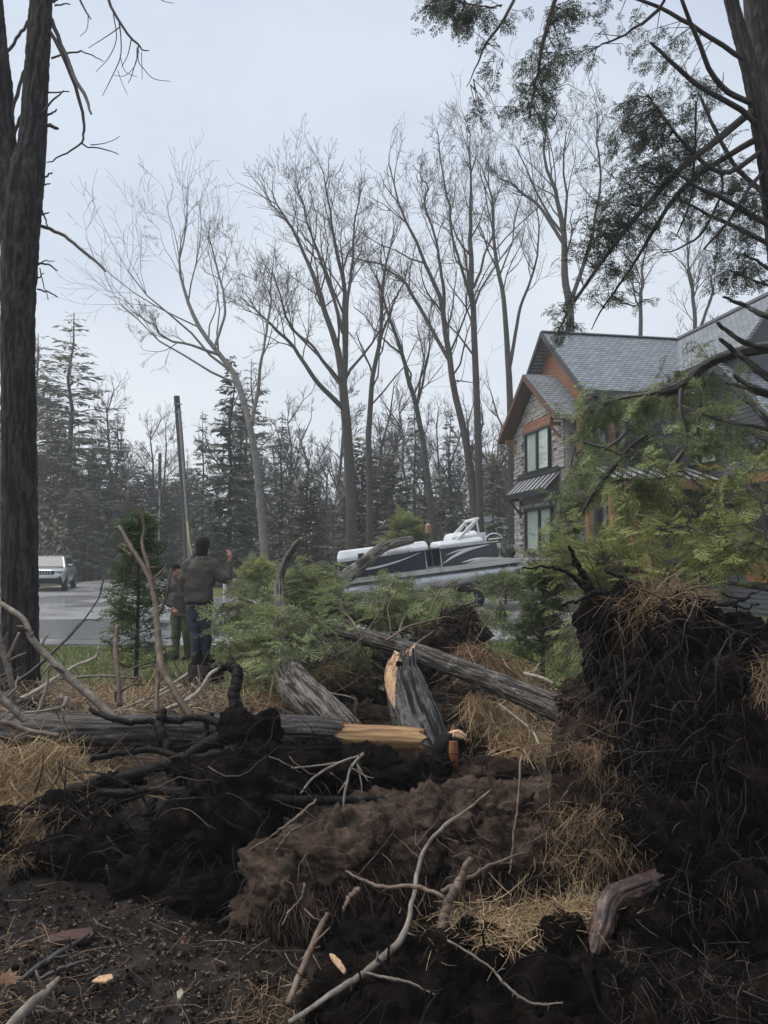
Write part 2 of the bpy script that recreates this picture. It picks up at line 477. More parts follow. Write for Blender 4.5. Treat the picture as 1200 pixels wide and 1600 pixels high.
def build_ground():
    nx, ny = 260, 300
    sx = np.linspace(-1, 1, nx)*math.asinh(260/1.7)
    xs = 1.7*np.sinh(sx)
    s0, s1 = math.asinh((-12-4.6)/1.6), math.asinh((420-4.6)/1.6)
    ys = 4.6 + 1.6*np.sinh(np.linspace(s0, s1, ny))
    X, Y = np.meshgrid(xs, ys)
    Z = ground_h(X, Y)
    V = np.stack([X, Y, Z], -1).reshape(-1, 3)
    idx = np.arange(nx*ny).reshape(ny, nx)
    F = np.stack([idx[:-1, :-1], idx[:-1, 1:], idx[1:, 1:], idx[1:, :-1]], -1).reshape(-1, 4)
    m = mat('ground_mix', rough=0.75, spec=.18)
    n, l, b = NL(m)
    geo = n.new('ShaderNodeNewGeometry')
    sep = n.new('ShaderNodeSeparateXYZ'); l.new(geo.outputs['Position'], sep.inputs[0])
    def noise(sc, det=8, r=0.65):
        k = n.new('ShaderNodeTexNoise'); k.inputs['Scale'].default_value = sc; k.inputs['Detail'].default_value = det
        k.inputs['Roughness'].default_value = r; l.new(geo.outputs['Position'], k.inputs['Vector']); return k
    def ramp(src, cols):
        k = n.new('ShaderNodeValToRGB'); e = k.color_ramp.elements
        while len(e) < len(cols): e.new(.5)
        for i, c in enumerate(cols):
            e[i].position = .3+.4*i/(len(cols)-1); e[i].color = (*c, 1)
        l.new(src.outputs['Fac'], k.inputs['Fac']); return k
    mud = ramp(noise(5), [(0.0025, 0.0019, 0.0017), (0.011, 0.0081, 0.0068), (0.042, 0.029, 0.023)])
    litter = ramp(noise(9, 10, 0.75), [(0.020, 0.014, 0.010), (0.062, 0.042, 0.030), (0.15, 0.105, 0.07)])
    lawn = ramp(noise(3.0, 10, 0.7), [(0.045, 0.055, 0.015), (0.085, 0.10, 0.028), (0.13, 0.135, 0.05)])
    wood = ramp(noise(2.0, 8), [(0.03, 0.024, 0.016), (0.07, 0.06, 0.036)])
    def ymask(a, bb, jit):
        nz = noise(0.9, 4)
        ad = n.new('ShaderNodeMath'); ad.operation = 'MULTIPLY_ADD'; ad.inputs[1].default_value = jit
        l.new(nz.outputs['Fac'], ad.inputs[0]); l.new(sep.outputs['Y'], ad.inputs[2])
        mr = n.new('ShaderNodeMapRange'); mr.inputs['From Min'].default_value = a+jit/2; mr.inputs['From Max'].default_value = bb+jit/2
        l.new(ad.outputs[0], mr.inputs['Value']); return mr
    def mix(f, a, c):
        k = n.new('ShaderNodeMixRGB'); l.new(f.outputs[0], k.inputs['Fac']); l.new(a.outputs['Color'], k.inputs['Color1']); l.new(c.outputs['Color'], k.inputs['Color2']); return k
    c1 = mix(ymask(5.6, 6.3, 0.9), mud, litter)
    c2 = mix(ymask(10.4, 11.3, 1.2), c1, lawn)
    c3 = mix(ymask(38, 42, 3), c2, wood)
    l.new(c3.outputs['Color'], b.inputs['Base Color'])
    rr = n.new('ShaderNodeMapRange'); l.new(noise(3.5, 6).outputs['Fac'], rr.inputs['Value'])
    rr.inputs['From Min'].default_value = 0.35; rr.inputs['From Max'].default_value = 0.65; rr.inputs['To Min'].default_value = 0.4; rr.inputs['To Max'].default_value = 0.9
    l.new(rr.outputs[0], b.inputs['Roughness'])
    bp = n.new('ShaderNodeBump'); bp.inputs['Strength'].default_value = 0.9; bp.inputs['Distance'].default_value = 0.03
    l.new(noise(24, 8, 0.7).outputs['Fac'], bp.inputs['Height']); l.new(bp.outputs['Normal'], b.inputs['Normal'])
    me = mesh_np('ground', V, F, m)
    tag(link('ground', me), kind='structure')
build_ground()

def wet_asphalt():
    m = mat('wet_asphalt', rough=0.3, spec=.9)
    n, l, b = NL(m)
    geo = n.new('ShaderNodeNewGeometry')
    n1 = n.new('ShaderNodeTexNoise'); n1.inputs['Scale'].default_value = 0.35; n1.inputs['Detail'].default_value = 5
    n2 = n.new('ShaderNodeTexNoise'); n2.inputs['Scale'].default_value = 14; n2.inputs['Detail'].default_value = 8
    for k in (n1, n2): l.new(geo.outputs['Position'], k.inputs['Vector'])
    rp = n.new('ShaderNodeValToRGB'); rp.color_ramp.elements[0].position = .3; rp.color_ramp.elements[1].position = .7
    rp.color_ramp.elements[0].color = (0.15, 0.15, 0.152, 1); rp.color_ramp.elements[1].color = (0.24, 0.24, 0.242, 1)  # base paler than wet asphalt; sky reflection put into the colour
    l.new(n2.outputs['Fac'], rp.inputs['Fac']); l.new(rp.outputs['Color'], b.inputs['Base Color'])
    mr = n.new('ShaderNodeMapRange'); mr.inputs['From Min'].default_value = .42; mr.inputs['From Max'].default_value = .58
    mr.inputs['To Min'].default_value = .18; mr.inputs['To Max'].default_value = .5
    l.new(n1.outputs['Fac'], mr.inputs['Value']); l.new(mr.outputs[0], b.inputs['Roughness'])
    n3 = n.new('ShaderNodeTexNoise'); n3.inputs['Scale'].default_value = 5; n3.inputs['Detail'].default_value = 3
    l.new(geo.outputs['Position'], n3.inputs['Vector'])
    bp = n.new('ShaderNodeBump'); bp.inputs['Strength'].default_value = 0.10; bp.inputs['Distance'].default_value = 0.02
    l.new(n3.outputs['Fac'], bp.inputs['Height']); l.new(bp.outputs['Normal'], b.inputs['Normal'])
    return m
M['asphalt'] = wet_asphalt()

def sheet(name, outline, z, m, n=0.5):
    """Flat paved sheet with a 5 cm edge, following an outline (list of x, y)."""
    N = len(outline)
    V = [(x, y, z) for x, y in outline] + [(x, y, z-0.12) for x, y in outline]
    F = [tuple(range(N))] + [(i, N+i, N+(i+1) % N, (i+1) % N) for i in range(N)]
    b = MB(); b.add(V, F)
    return tag(b.build(name, m), kind='structure')

def wob(pts, amp=0.12, step=0.7, seed=1):
    out = []
    r = np.random.default_rng(seed)
    for i in range(len(pts)):
        a, c = np.array(pts[i]), np.array(pts[(i+1) % len(pts)])
        L = np.linalg.norm(c-a); k = max(1, int(L/step)) if L < 40 else max(1, int(L/4))
        for j in range(k):
            out.append(tuple(a+(c-a)*j/k + r.normal(0, amp*0.4, 2)))
    return out
# street running across and away on the left, and the drive that leads to the house
sheet('road', wob([(-60, 15.6), (-9, 15.3), (-4, 15.0), (1.0, 15.4), (4.2, 16.6), (7.5, 17.0), (7.0, 22.0), (5.0, 30.5), (-3.0, 31.5), (-9.5, 30.0), (-11.5, 40), (-14, 60), (-20, 60), (-17.5, 38), (-22, 31), (-60, 33)]), 0.035, M['asphalt'])

def puddle(name, c, rx, ry, seed):
    m = M.get('water')
    if m is None:
        m = M['water'] = mat('puddle_water', (0.13, 0.132, 0.134), 0.14, spec=.9)
        n, l, b = NL(m)
        geo = n.new('ShaderNodeNewGeometry'); no = n.new('ShaderNodeTexNoise'); no.inputs['Scale'].default_value = 16; no.inputs['Detail'].default_value = 3
        l.new(geo.outputs['Position'], no.inputs['Vector'])
        bp = n.new('ShaderNodeBump'); bp.inputs['Strength'].default_value = 0.7; bp.inputs['Distance'].default_value = 0.03
        l.new(no.outputs['Fac'], bp.inputs['Height']); l.new(bp.outputs['Normal'], b.inputs['Normal'])
    r = np.random.default_rng(seed)
    ph = r.uniform(0, 6.28, 5)
    pts = []
    for k in range(64):
        a = 2*math.pi*k/64
        q = 1 + 0.16*math.sin(2*a+ph[0]) + 0.11*math.sin(3*a+ph[1]) + 0.07*math.sin(5*a+ph[2]) + 0.04*math.sin(9*a+ph[3])
        pts.append((c[0]+rx*q*math.cos(a), c[1]+ry*q*math.sin(a), 0.040+0.0005*seed))
    b = MB(); b.add(pts, [tuple(range(64))])
    tag(b.build(name, m), kind='structure')
puddle('puddle', (-7.6, 18.6), 4.6, 2.3, 1)
puddle('puddle', (4.2, 19.3), 1.9, 1.6, 2)
puddle('puddle', (-3.6, 18.0), 1.4, 1.3, 3)
# ------------------------------------------------------------------ house
M['siding'] = noisy(mat('siding_grey', rough=0.55), [(0.045, 0.050, 0.058), (0.075, 0.082, 0.093)], 3, stretch=(0.4, 0.4, 6))
M['siding_pale'] = noisy(mat('siding_pale', rough=0.6), [(0.26, 0.27, 0.28), (0.36, 0.37, 0.38)], 3)
M['black_metal'] = mat('black_metal', (0.012, 0.013, 0.015), 0.35, 0.0)
M['seam_metal'] = mat('seam_metal', (0.66, 0.67, 0.69), 0.3, 0.25)  # sky reflection on the pans is put into this pale base
M['fascia'] = noisy(mat('fascia_dark', rough=0.5), [(0.022, 0.023, 0.025), (0.040, 0.042, 0.045)], 4)
M['cedar'] = noisy(mat('cedar_orange', rough=0.5), [(0.11, 0.048, 0.024), (0.21, 0.095, 0.046), (0.27, 0.135, 0.070)], 5, stretch=(1, 1, 5), bump=0.15)
M['soffit'] = noisy(mat('soffit_brown', rough=0.6), [(0.055, 0.024, 0.013), (0.10, 0.045, 0.022)], 5)
M['mortar'] = noisy(mat('mortar', rough=0.9), [(0.10, 0.095, 0.088), (0.17, 0.16, 0.15)], 8)
M['pane_dark'] = mat('pane_shade', (0.03, 0.03, 0.034), 0.7)  # dark sheet colour standing in for shade behind the glass
M['pane_back'] = mat('pane_sky', (0.56, 0.585, 0.565), 0.8)  # sky reflected in the panes is put into this pale colour
def glass_mat():
    m = mat('window_glass', (0.6, 0.7, 0.68), 0.03)
    n, l, b = NL(m)
    tr = n.new('ShaderNodeBsdfTransparent'); tr.inputs['Color'].default_value = (0.93, 0.96, 0.945, 1)
    gl = n.new('ShaderNodeBsdfGlossy'); gl.inputs['Roughness'].default_value = 0.03
    lw = n.new('ShaderNodeLayerWeight'); lw.inputs['Blend'].default_value = .5; pw = n.new('ShaderNodeMath'); pw.operation = 'POWER'; pw.inputs[1].default_value = 3.0; l.new(lw.outputs['Facing'], pw.inputs[0]); fr = n.new('ShaderNodeMath'); fr.operation = 'MULTIPLY_ADD'; fr.inputs[1].default_value = .5; fr.inputs[2].default_value = .05; l.new(pw.outputs[0], fr.inputs[0])
    mx = n.new('ShaderNodeMixShader'); out = [k for k in n if k.type == 'OUTPUT_MATERIAL'][0]
    l.new(fr.outputs[0], mx.inputs['Fac']); l.new(tr.outputs['BSDF'], mx.inputs[1]); l.new(gl.outputs['BSDF'], mx.inputs[2]); l.new(mx.outputs['Shader'], out.inputs['Surface'])
    return m
M['glass'] = glass_mat()
def stone_mat():
    m = mat('ledge_stone', rough=0.85)
    n, l, b = NL(m)
    oi = n.new('ShaderNodeObjectInfo'); at = n.new('ShaderNodeAttribute'); at.attribute_name = 'tint'
    ad = n.new('ShaderNodeMath'); ad.operation = 'ADD'; l.new(oi.outputs['Random'], ad.inputs[0]); l.new(at.outputs['Fac'], ad.inputs[1])
    fr = n.new('ShaderNodeMath'); fr.operation = 'FRACT'; l.new(ad.outputs[0], fr.inputs[0])
    rp = n.new('ShaderNodeValToRGB'); e = rp.color_ramp.elements
    cols = [(0.25, 0.23, 0.21), (0.34, 0.325, 0.305), (0.29, 0.28, 0.265), (0.38, 0.365, 0.345), (0.27, 0.245, 0.22), (0.35, 0.335, 0.32)]
    while len(e) < len(cols): e.new(.5)
    for i, c in enumerate(cols): e[i].position = i/(len(cols)-1); e[i].color = (*c, 1)
    l.new(fr.outputs[0], rp.inputs['Fac'])
    geo = n.new('ShaderNodeNewGeometry'); no = n.new('ShaderNodeTexNoise'); no.inputs['Scale'].default_value = 14; no.inputs['Detail'].default_value = 8
    l.new(geo.outputs['Position'], no.inputs['Vector'])
    mx = n.new('ShaderNodeMixRGB'); mx.blend_type = 'MULTIPLY'; mx.inputs['Fac'].default_value = 0.5
    r2 = n.new('ShaderNodeValToRGB'); r2.color_ramp.elements[0].position = .3; r2.color_ramp.elements[0].color = (.45, .43, .42, 1); r2.color_ramp.elements[1].position = .7
    l.new(no.outputs['Fac'], r2.inputs['Fac']); l.new(rp.outputs['Color'], mx.inputs['Color1']); l.new(r2.outputs['Color'], mx.inputs['Color2'])
    l.new(mx.outputs['Color'], b.inputs['Base Color'])
    bp = n.new('ShaderNodeBump'); bp.inputs['Strength'].default_value = .8; bp.inputs['Distance'].default_value = .02
    l.new(no.outputs['Fac'], bp.inputs['Height']); l.new(bp.outputs['Normal'], b.inputs['Normal'])
    return m
M['stone'] = stone_mat()
def shingle_mat(name, axis):
    """Rows of asphalt shingles: brick pattern across (axis) and along the slope."""
    m = mat(name, rough=0.6)
    n, l, b = NL(m)
    tc = n.new('ShaderNodeTexCoord'); sp = n.new('ShaderNodeSeparateXYZ'); l.new(tc.outputs['Object'], sp.inputs[0])
    cb = n.new('ShaderNodeCombineXYZ')
    l.new(sp.outputs['X' if axis == 0 else 'Y'], cb.inputs[0]); l.new(sp.outputs['Z'], cb.inputs[1])
    bk = n.new('ShaderNodeTexBrick')
    bk.inputs['Scale'].default_value = 1.0; bk.inputs['Brick Width'].default_value = 0.26; bk.inputs['Row Height'].default_value = 0.105
    bk.inputs['Mortar Size'].default_value = 0.014; bk.inputs['Mortar Smooth'].default_value = 0.3; bk.inputs['Bias'].default_value = 0.0
    bk.inputs['Color1'].default_value = (0.15, 0.17, 0.195, 1); bk.inputs['Color2'].default_value = (0.235, 0.26, 0.295, 1); bk.inputs['Mortar'].default_value = (0.035, 0.04, 0.048, 1)
    l.new(cb.outputs[0], bk.inputs['Vector'])
    no = n.new('ShaderNodeTexNoise'); no.inputs['Scale'].default_value = 60; no.inputs['Detail'].default_value = 4; l.new(tc.outputs['Object'], no.inputs['Vector'])
    mx = n.new('ShaderNodeMixRGB'); mx.blend_type = 'OVERLAY'; mx.inputs['Fac'].default_value = 0.5
    l.new(bk.outputs['Color'], mx.inputs['Color1']); l.new(no.outputs['Fac'], mx.inputs['Color2']); l.new(mx.outputs['Color'], b.inputs['Base Color'])
    bp = n.new('ShaderNodeBump'); bp.inputs['Strength'].default_value = .8; bp.inputs['Distance'].default_value = .012; bp.invert = True
    l.new(bk.outputs['Fac'], bp.inputs['Height']); l.new(bp.outputs['Normal'], b.inputs['Normal'])
    b.inputs['Roughness'].default_value = 0.6
    return m
M['shingle_x'] = shingle_mat('roof_shingle', 0)
M['shingle_y'] = shingle_mat('roof_shingle_cross', 1)

TH = rad(10)
HN = (6.12, 25.0)
house = empty('house', (HN[0], HN[1], 0), TH, 'large grey house with stone gable, orange cedar trim and dark shingle roofs', 'house')

def on_front(px, v):
    """local x on the plane y=v that shows at pixel column px."""
    k = (px-600)/FPX
    ux, uy, vx, vy = math.cos(TH), math.sin(TH), -math.sin(TH), math.cos(TH)
    return (k*(HN[1]+v*vy) - HN[0] - v*vx)/(ux-k*uy)
def on_side(px, u):
    k = (px-600)/FPX
    ux, uy, vx, vy = math.cos(TH), math.sin(TH), -math.sin(TH), math.cos(TH)
    return (k*(HN[1]+u*uy) - HN[0] - u*ux)/(vx-k*vy)
def hz(py, u, v):
    y = HN[1]+u*math.sin(TH)+v*math.cos(TH)
    return CAM_H + (862-py)*y/FPX

def slab(b, p0, p1, q1, q0, t, mi=0):
    """Thick roof plane: corners p0,p1 (upper edge), q1,q0 (lower edge); t thickness downwards."""
    V = [p0, p1, q1, q0] + [(x, y, z-t) for x, y, z in (p0, p1, q1, q0)]
    b.add(V, [(0, 1, 2, 3), (7, 6, 5, 4), (0, 4, 5, 1), (1, 5, 6, 2), (2, 6, 7, 3), (3, 7, 4, 0)], mi)

# walls of the main block and of the wing
b = MB(); b.box((0.8, -0.45, -0.3), (12.0, 5.7, 7.0)); b.build('wall', M['siding'], house)
b = MB(); b.box((4.4, -5.0, -0.3), (12.0, -0.47, 5.35))
b.prism([(-5.0, 5.35), (0.3, 5.35), (-2.41, 7.55)], 0, 4.4, 11.9); b.build('wall', M['siding'], house)
# stone bay core
b = MB(); b.box((0.0, 0.0, -0.3), (0.79, 4.87, 6.55)); b.prism([(0.0, 6.55), (4.87, 6.55), (2.435, 8.15)], 0, 0.0, 0.79); b.build('bay_wall', M['mortar'], house)

# ledge stones of the bay: 300 as single parts, the rest joined
def stones():
    r = np.random.default_rng(3)
    holes = [(1.05, 3.68, 4.72, 6.78), (0.3, 4.6, 3.75, 4.75), (0.95, 3.75, 1.75, 3.55)]
    rows = []
    z = -0.1
    while z < 8.1:
        h = r.uniform(0.07, 0.15)
        half = 2.43 if z+h < 6.5 else max(0, 2.43-(z+h-6.5)/0.66)
        y = 2.435-half
        while y < 2.435+half-0.08:
            w = min(r.uniform(0.18, 0.62), 2.435+half-y)
            if not any(y < c1 and y+w > c0 and z < c3 and z+h > c2 for c0, c1, c2, c3 in holes):
                rows.append((y, w, z, h, r.uniform(0.02, 0.075)))
            y += w
        z += h
    mesh = None
    def unit():
        rr = np.random.default_rng(5)
        mb = MB(); mb.box((-1, 0, 0), (0, 1, 1))
        me = bpy.data.meshes.new('ledge_stone'); me.from_pydata(mb.v, [], mb.f); me.materials.append(M['stone'])
        bm = bmesh.new(); bm.from_mesh(me)
        bmesh.ops.bevel(bm, geom=[e for e in bm.edges], offset=0.07, segments=1, affect='EDGES')
        bmesh.ops.recalc_face_normals(bm, faces=bm.faces); bm.to_mesh(me); bm.free()
        return me
    me = unit()
    vis = sorted(rows, key=lambda q: -(q[1]*q[3]) if q[2] > 1.5 else 0)
    single, rest = vis[:300], vis[300:]
    for (y, w, z, h, t) in single:
        o = link('stone', me, house); o.location = (0.005, y+0.006, z+0.006); o.scale = (t+0.02, w-0.012, h-0.012)
    V0 = np.array([v.co for v in me.vertices]); F0 = [tuple(p.vertices) for p in me.polygons]
    Vs, Ft, Fq, tint = [], [], [], []
    base = 0
    extra = []
    zz = 0.0
    while zz < 6.4:                                   # narrow return towards the viewer
        h = r.uniform(0.07, 0.15); x = 0.0
        while x < 0.75:
            w = min(r.uniform(0.2, 0.5), 0.79-x); extra.append((x, w, zz, h, r.uniform(0.02, 0.06))); x += w
        zz += h
    for q, (a, w, z, h, t) in [(0, k) for k in rest] + [(1, k) for k in extra]:
        if q == 0: V = V0*np.array((t+0.02, w-0.012, h-0.012))+np.array((0.005, a+0.006, z+0.006))
        else:
            V = np.stack([V0[:, 1]*(w-0.012)+a+0.006, V0[:, 0]*(t+0.02)+0.005, V0[:, 2]*(h-0.012)+z+0.006], -1)
        Vs.append(V); tint += [r.uniform()]*len(V)
        for f in F0: (Fq if len(f) == 4 else Ft).append([i+base for i in f])
        base += len(V)
    o = link('stonework', mesh_np('stonework', np.concatenate(Vs), [np.array(Fq), np.array(Ft)], M['stone'], smooth=False, tint=tint), house)
    o['kind'] = 'stuff'
stones()

# roofs
b = MB()
slab(b, (0.25, 2.56, 10.15), (12, 2.56, 10.15), (12, -1.03, 7.18), (0.25, -1.03, 7.18), 0.16)
slab(b, (12, 2.56, 10.149), (0.25, 2.56, 10.149), (0.25, 6.15, 7.18), (12, 6.15, 7.18), 0.16)
rf = b.build('roof', M['shingle_x'], house)
b = MB(); b.prism([(2.40, 10.11), (2.72, 10.11), (2.56, 10.20)], 0, 0.24, 5.9); b.build('ridge_cap', M['fascia'], rf)
b = MB()
for (ya, za, yb, zb) in ((-1.05, 7.14, 2.56, 10.13), (6.17, 7.14, 2.56, 10.13)):
    b.prism([(ya, za-0.20), (ya, za+0.02), (yb, zb+0.02), (yb, zb-0.20)], 0, 0.19, 0.26)
b.box((0.2, -1.10, 6.96), (12, -1.035, 7.17))
b.build('fascia', M['fascia'], rf)
# cedar cladding below the main rake: single boards
k = 0
z = 7.02
while z < 9.9:
    half = (10.0-z-0.17)/0.826+0.05
    b = MB(); b.box((0.70, max(-0.6, 2.56-half), z), (0.795, 2.56+half, z+0.185)); b.build('cedar_board', M['cedar'], house)
    z += 0.19
# cedar soffit under the main rake overhang
b = MB(); b.prism([(-1.03, 6.98), (2.56, 9.95), (2.56, 9.99), (-1.03, 7.02)], 0, 0.27, 0.70); b.build('soffit', M['cedar'], house)
# bay gable roof
b = MB()
slab(b, (-0.5, 2.435, 8.47), (0.69, 2.435, 8.47), (0.69, -0.46, 6.46), (-0.5, -0.46, 6.46), 0.14)
slab(b, (0.69, 2.435, 8.469), (-0.5, 2.435, 8.469), (-0.5, 5.33, 6.46), (0.69, 5.33, 6.46), 0.14)
rb = b.build('bay_roof', M['shingle_x'], house)
b = MB()
b.prism([(-0.47, 6.24), (-0.47, 6.45), (2.435, 8.46), (2.435, 8.23)], 0, -0.57, -0.505)
b.prism([(5.34, 6.24), (5.34, 6.45), (2.435, 8.46), (2.435, 8.23)], 0, -0.57, -0.505)
b.build('rake_board', M['soffit'], rb)
b = MB()
b.prism([(-0.44, 6.27), (2.435, 8.26), (2.435, 8.30), (-0.44, 6.31)], 0, -0.5, -0.06)
b.prism([(5.31, 6.27), (2.435, 8.26), (2.435, 8.30), (5.31, 6.31)], 0, -0.5, -0.06)
b.build('bay_soffit', M['soffit'], house)
for yy in (0.25, 4.6):
    b = MB(); b.box((-0.48, yy-0.06, 6.2), (-0.02, yy+0.06, 6.32)); b.tube([(-0.44, yy, 6.2), (-0.06, yy, 5.8)], 0.05, 6); b.build('bracket', M['cedar'], house)
b = MB(); b.box((-0.10, 1.0, 6.42), (-0.03, 3.72, 6.76)); b.build('lintel', M['cedar'], house)

def window(x, y0, y1, z0, z1, mull, axis='y', pane_back=True, name='window'):
    """Framed window on a plane x=const (axis y) or y=const (axis x), facing -x / -y."""
    w = empty(name, (0, 0, 0)); w.parent = house
    def bx(b, d0, d1, a0, a1, c0, c1):
        if axis == 'y': b.box((x+d0, a0, c0), (x+d1, a1, c1))
        else: b.box((a0, x+d0, c0), (a1, x+d1, c1))
    b = MB(); t = 0.08
    bx(b, -0.11, 0.0, y0, y0+t, z0, z1); bx(b, -0.11, 0.0, y1-t, y1, z0, z1)
    bx(b, -0.11, 0.0, y0+t, y1-t, z0, z0+t); bx(b, -0.11, 0.0, y0+t, y1-t, z1-t, z1)
    b.build('frame', M['black_metal'], w)
    for mm in mull:
        b = MB(); bx(b, -0.105, -0.005, y0+(y1-y0)*mm-0.05, y0+(y1-y0)*mm+0.05, z0+t, z1-t); b.build('mullion', M['black_metal'], w)
    cuts = [0]+list(mull)+[1]
    for a, c in zip(cuts[:-1], cuts[1:]):
        b = MB(); bx(b, -0.055, -0.048, y0+(y1-y0)*a+0.055, y0+(y1-y0)*c-0.055, z0+t, z1-t); b.build('pane', M['glass'], w)
    b = MB(); bx(b, -0.02, -0.008, y0+t, y1-t, z0+t, z1-t); b.build('pane_back', M['pane_back'] if pane_back else M['pane_dark'], w)  # flat sheet behind the panes, painted pale for sky reflection, dark for interior shade
    return w
window(-0.005, 1.18, 3.54, 4.84, 6.41, (0.5,))
window(-0.005, 1.05, 3.6, 1.85, 3.5, (0.45,))
# standing seam awning over the lower bay window
aw = empty('awning'); aw.parent = house
b = MB(); b.prism([(-.62, 4.06), (-0.03, 4.66), (-0.03, 4.60), (-.62, 4.00)], 1, 0.45, 4.35)
o = b.build('metal_sheet', M['seam_metal'], aw)
for i in range(9):
    yy = 0.55+i*0.4625
    b = MB(); b.prism([(-.63, 4.065), (-0.03, 4.675), (-0.03, 4.695), (-.63, 4.085)], 1, yy-0.11, yy+0.11); b.build('seam', M['black_metal'], aw)
b = MB(); b.box((-.67, 0.4, 3.88), (-.625, 4.4, 4.09)); b.box((-.62, 0.4, 3.88), (-0.03, 0.44, 4.0)); b.box((-.62, 4.36, 3.88), (-0.03, 4.4, 4.0)); b.box((-0.08, 0.4, 4.68), (-0.025, 4.4, 4.86)); b.build('trim', M['black_metal'], aw)
for yy in (0.65, 4.15):
    b = MB(); b.tube([(-.55, yy, 3.90), (-0.06, yy, 3.35)], 0.05, 6); b.box((-0.09, yy-0.06, 3.2), (-0.026, yy+0.06, 3.9)); b.build('bracket', M['fascia'], aw)

# front of the main block: windows with cedar, porch roof, posts, door
VF = -0.455
x0, x1 = on_front(912, VF), on_front(952, VF)
window(VF, x0, x1, hz(712, 1, VF), hz(640, 1, VF), (0.4,), axis='x', pane_back=False)
for (a, c) in ((903, 912), (950, 962)):
    b = MB(); b.box((on_front(a, VF), VF-0.06, hz(715, 1, VF)), (on_front(c, VF), VF, hz(632, 1, VF))); b.build('cedar_trim', M['cedar'], house)
x0, x1 = on_front(966, VF), on_front(1000, VF)
window(VF, x0, x1, hz(712, 1, VF), hz(640, 1, VF), (0.5,), axis='x', pane_back=False)
pr = empty('porch_roof'); pr.parent = house
b = MB(); b.prism([(-2.3, 4.15), (-0.46, 4.75), (-0.46, 4.69), (-2.3, 4.07)], 0, 0.8, 4.38); b.build('metal_sheet', M['seam_metal'], pr)
for i in range(9):
    xx = 0.85+i*0.43
    b = MB(); b.prism([(-2.31, 4.155), (-0.46, 4.765), (-0.46, 4.81), (-2.31, 4.20)], 0, xx-0.03, xx+0.03); b.build('seam', M['black_metal'], pr)
b = MB(); b.box((0.78, -2.36, 3.85), (4.39, -2.305, 4.17)); b.build('beam', M['cedar'], pr)
for i, px in enumerate((921, 957, 990, 1010)):
    xx = on_front(px, -2.1)
    b = MB(); b.box((xx-0.09, -2.2, -0.1), (xx+0.09, -2.02, 3.9)); b.build('porch_post', M['cedar'], house)
for (a, c, p, q) in ((935, 953, 752, 845), (1040, 1060, 770, 850)):
    window(VF, on_front(a, VF), on_front(c, VF), hz(q, 1, VF), hz(p, 1, VF), (), axis='x', pane_back=False, name='sidelight')
b = MB(); xx = on_front(990, VF); b.box((xx, VF-0.05, 0.2), (xx+1.0, VF, 2.4)); dr = b.build('door', M['cedar'], house)
b = MB(); b.tube([(xx+0.12, VF-0.10, 1.1), (xx+0.12, VF-0.10, 1.5)], 0.015, 6); b.build('handle', M['black_metal'], dr)

# wing: lap siding boards on the wall towards the drive, openings with cedar heads
z = 0.1
bh = 0.14
i = 0
while z < 7.4:
    ya, yb = -5.0, -0.46
    if z > 5.3:
        h = (7.55-z-bh)/0.83; ya, yb = max(-5.0, -2.41-h), min(0.2, -2.41+h)
    if yb-ya > 0.3:
        b = MB(); b.prism([(4.36, z), (4.40, z), (4.40, z+bh+0.012), (4.385, z+bh+0.012)], 1, ya, yb); b.build('siding_board', M['siding'], house)
    z += bh
b = MB(); b.box((4.34, -0.58, 0.0), (4.42, -0.45, 5.2)); b.build('corner_board', M['fascia'], house)
for (pa, pb, pt, pbt) in ((1090, 1135, 762, 830), (1172, 1240, 752, 870)):
    ya, yb = on_side(pb, 4.36), on_side(pa, 4.36)
    zt = hz(pt, 4.36, (ya+yb)/2); zb = max(0.0, hz(pbt, 4.36, (ya+yb)/2))
    window(4.355, ya, yb, zb, zt, (0.5,), axis='y', pane_back=False)
    b = MB(); b.box((4.26, ya-0.15, zt+0.002), (4.35, yb+0.15, zt+0.28)); b.build('lintel', M['cedar'], house)
    b = MB(); b.box((4.28, ya-0.12, zb-0.75), (4.35, yb+0.1, zb-0.002)); b.build('cedar_panel', M['cedar'], house)
ya, yb = on_side(1128, 4.36), on_side(1072, 4.36)
window(4.355, ya, yb, 4.75, 6.3, (0.5,), axis='y', pane_back=True)
b = MB(); b.box((4.30, ya-0.12, 4.6), (4.35, yb+0.12, 4.745)); b.box((4.30, ya-0.12, 6.305), (4.35, yb+0.12, 6.45)); b.build('cedar_trim', M['cedar'], house)
# wing roof and the cross roof above it
b = MB()
slab(b, (4.0, -2.41, 7.88), (12, -2.41, 7.88), (12, -5.55, 5.15), (4.0, -5.55, 5.15), 0.15)
slab(b, (12, -2.41, 7.879), (4.0, -2.41, 7.879), (4.0, 0.0, 5.85), (12, 0.0, 5.85), 0.15)
rw = b.build('wing_roof', M['shingle_x'], house)
b = MB()
b.prism([(-5.57, 4.93), (-5.57, 5.16), (-2.41, 7.89), (-2.41, 7.64)], 0, 3.92, 3.995)
b.prism([(0.0, 5.63), (0.0, 5.86), (-2.41, 7.89), (-2.41, 7.64)], 0, 3.92, 3.995)
b.build('rake_board', M['fascia'], rw)
b = MB(); b.prism([(-5.45, 5.0), (-2.41, 7.63), (-2.41, 7.68), (-5.45, 5.05)], 0, 4.0, 4.38); b.build('soffit', M['cedar'], rw)
b = MB()
slab(b, (5.8, 2.56, 10.155), (5.8, -3.3, 10.155), (4.28, -3.3, 8.13), (4.28, 2.0, 8.13), 0.16)
slab(b, (5.8, -3.3, 10.154), (5.8, 2.56, 10.154), (9.5, 2.56, 6.5), (9.5, -3.3, 6.5), 0.16)
rc = b.build('cross_roof', M['shingle_y'], house)
b = MB(); b.prism([(5.66, 10.05), (5.94, 10.05), (5.80, 10.22)], 1, -3.3, 2.56); b.build('ridge_cap', M['fascia'], rc)
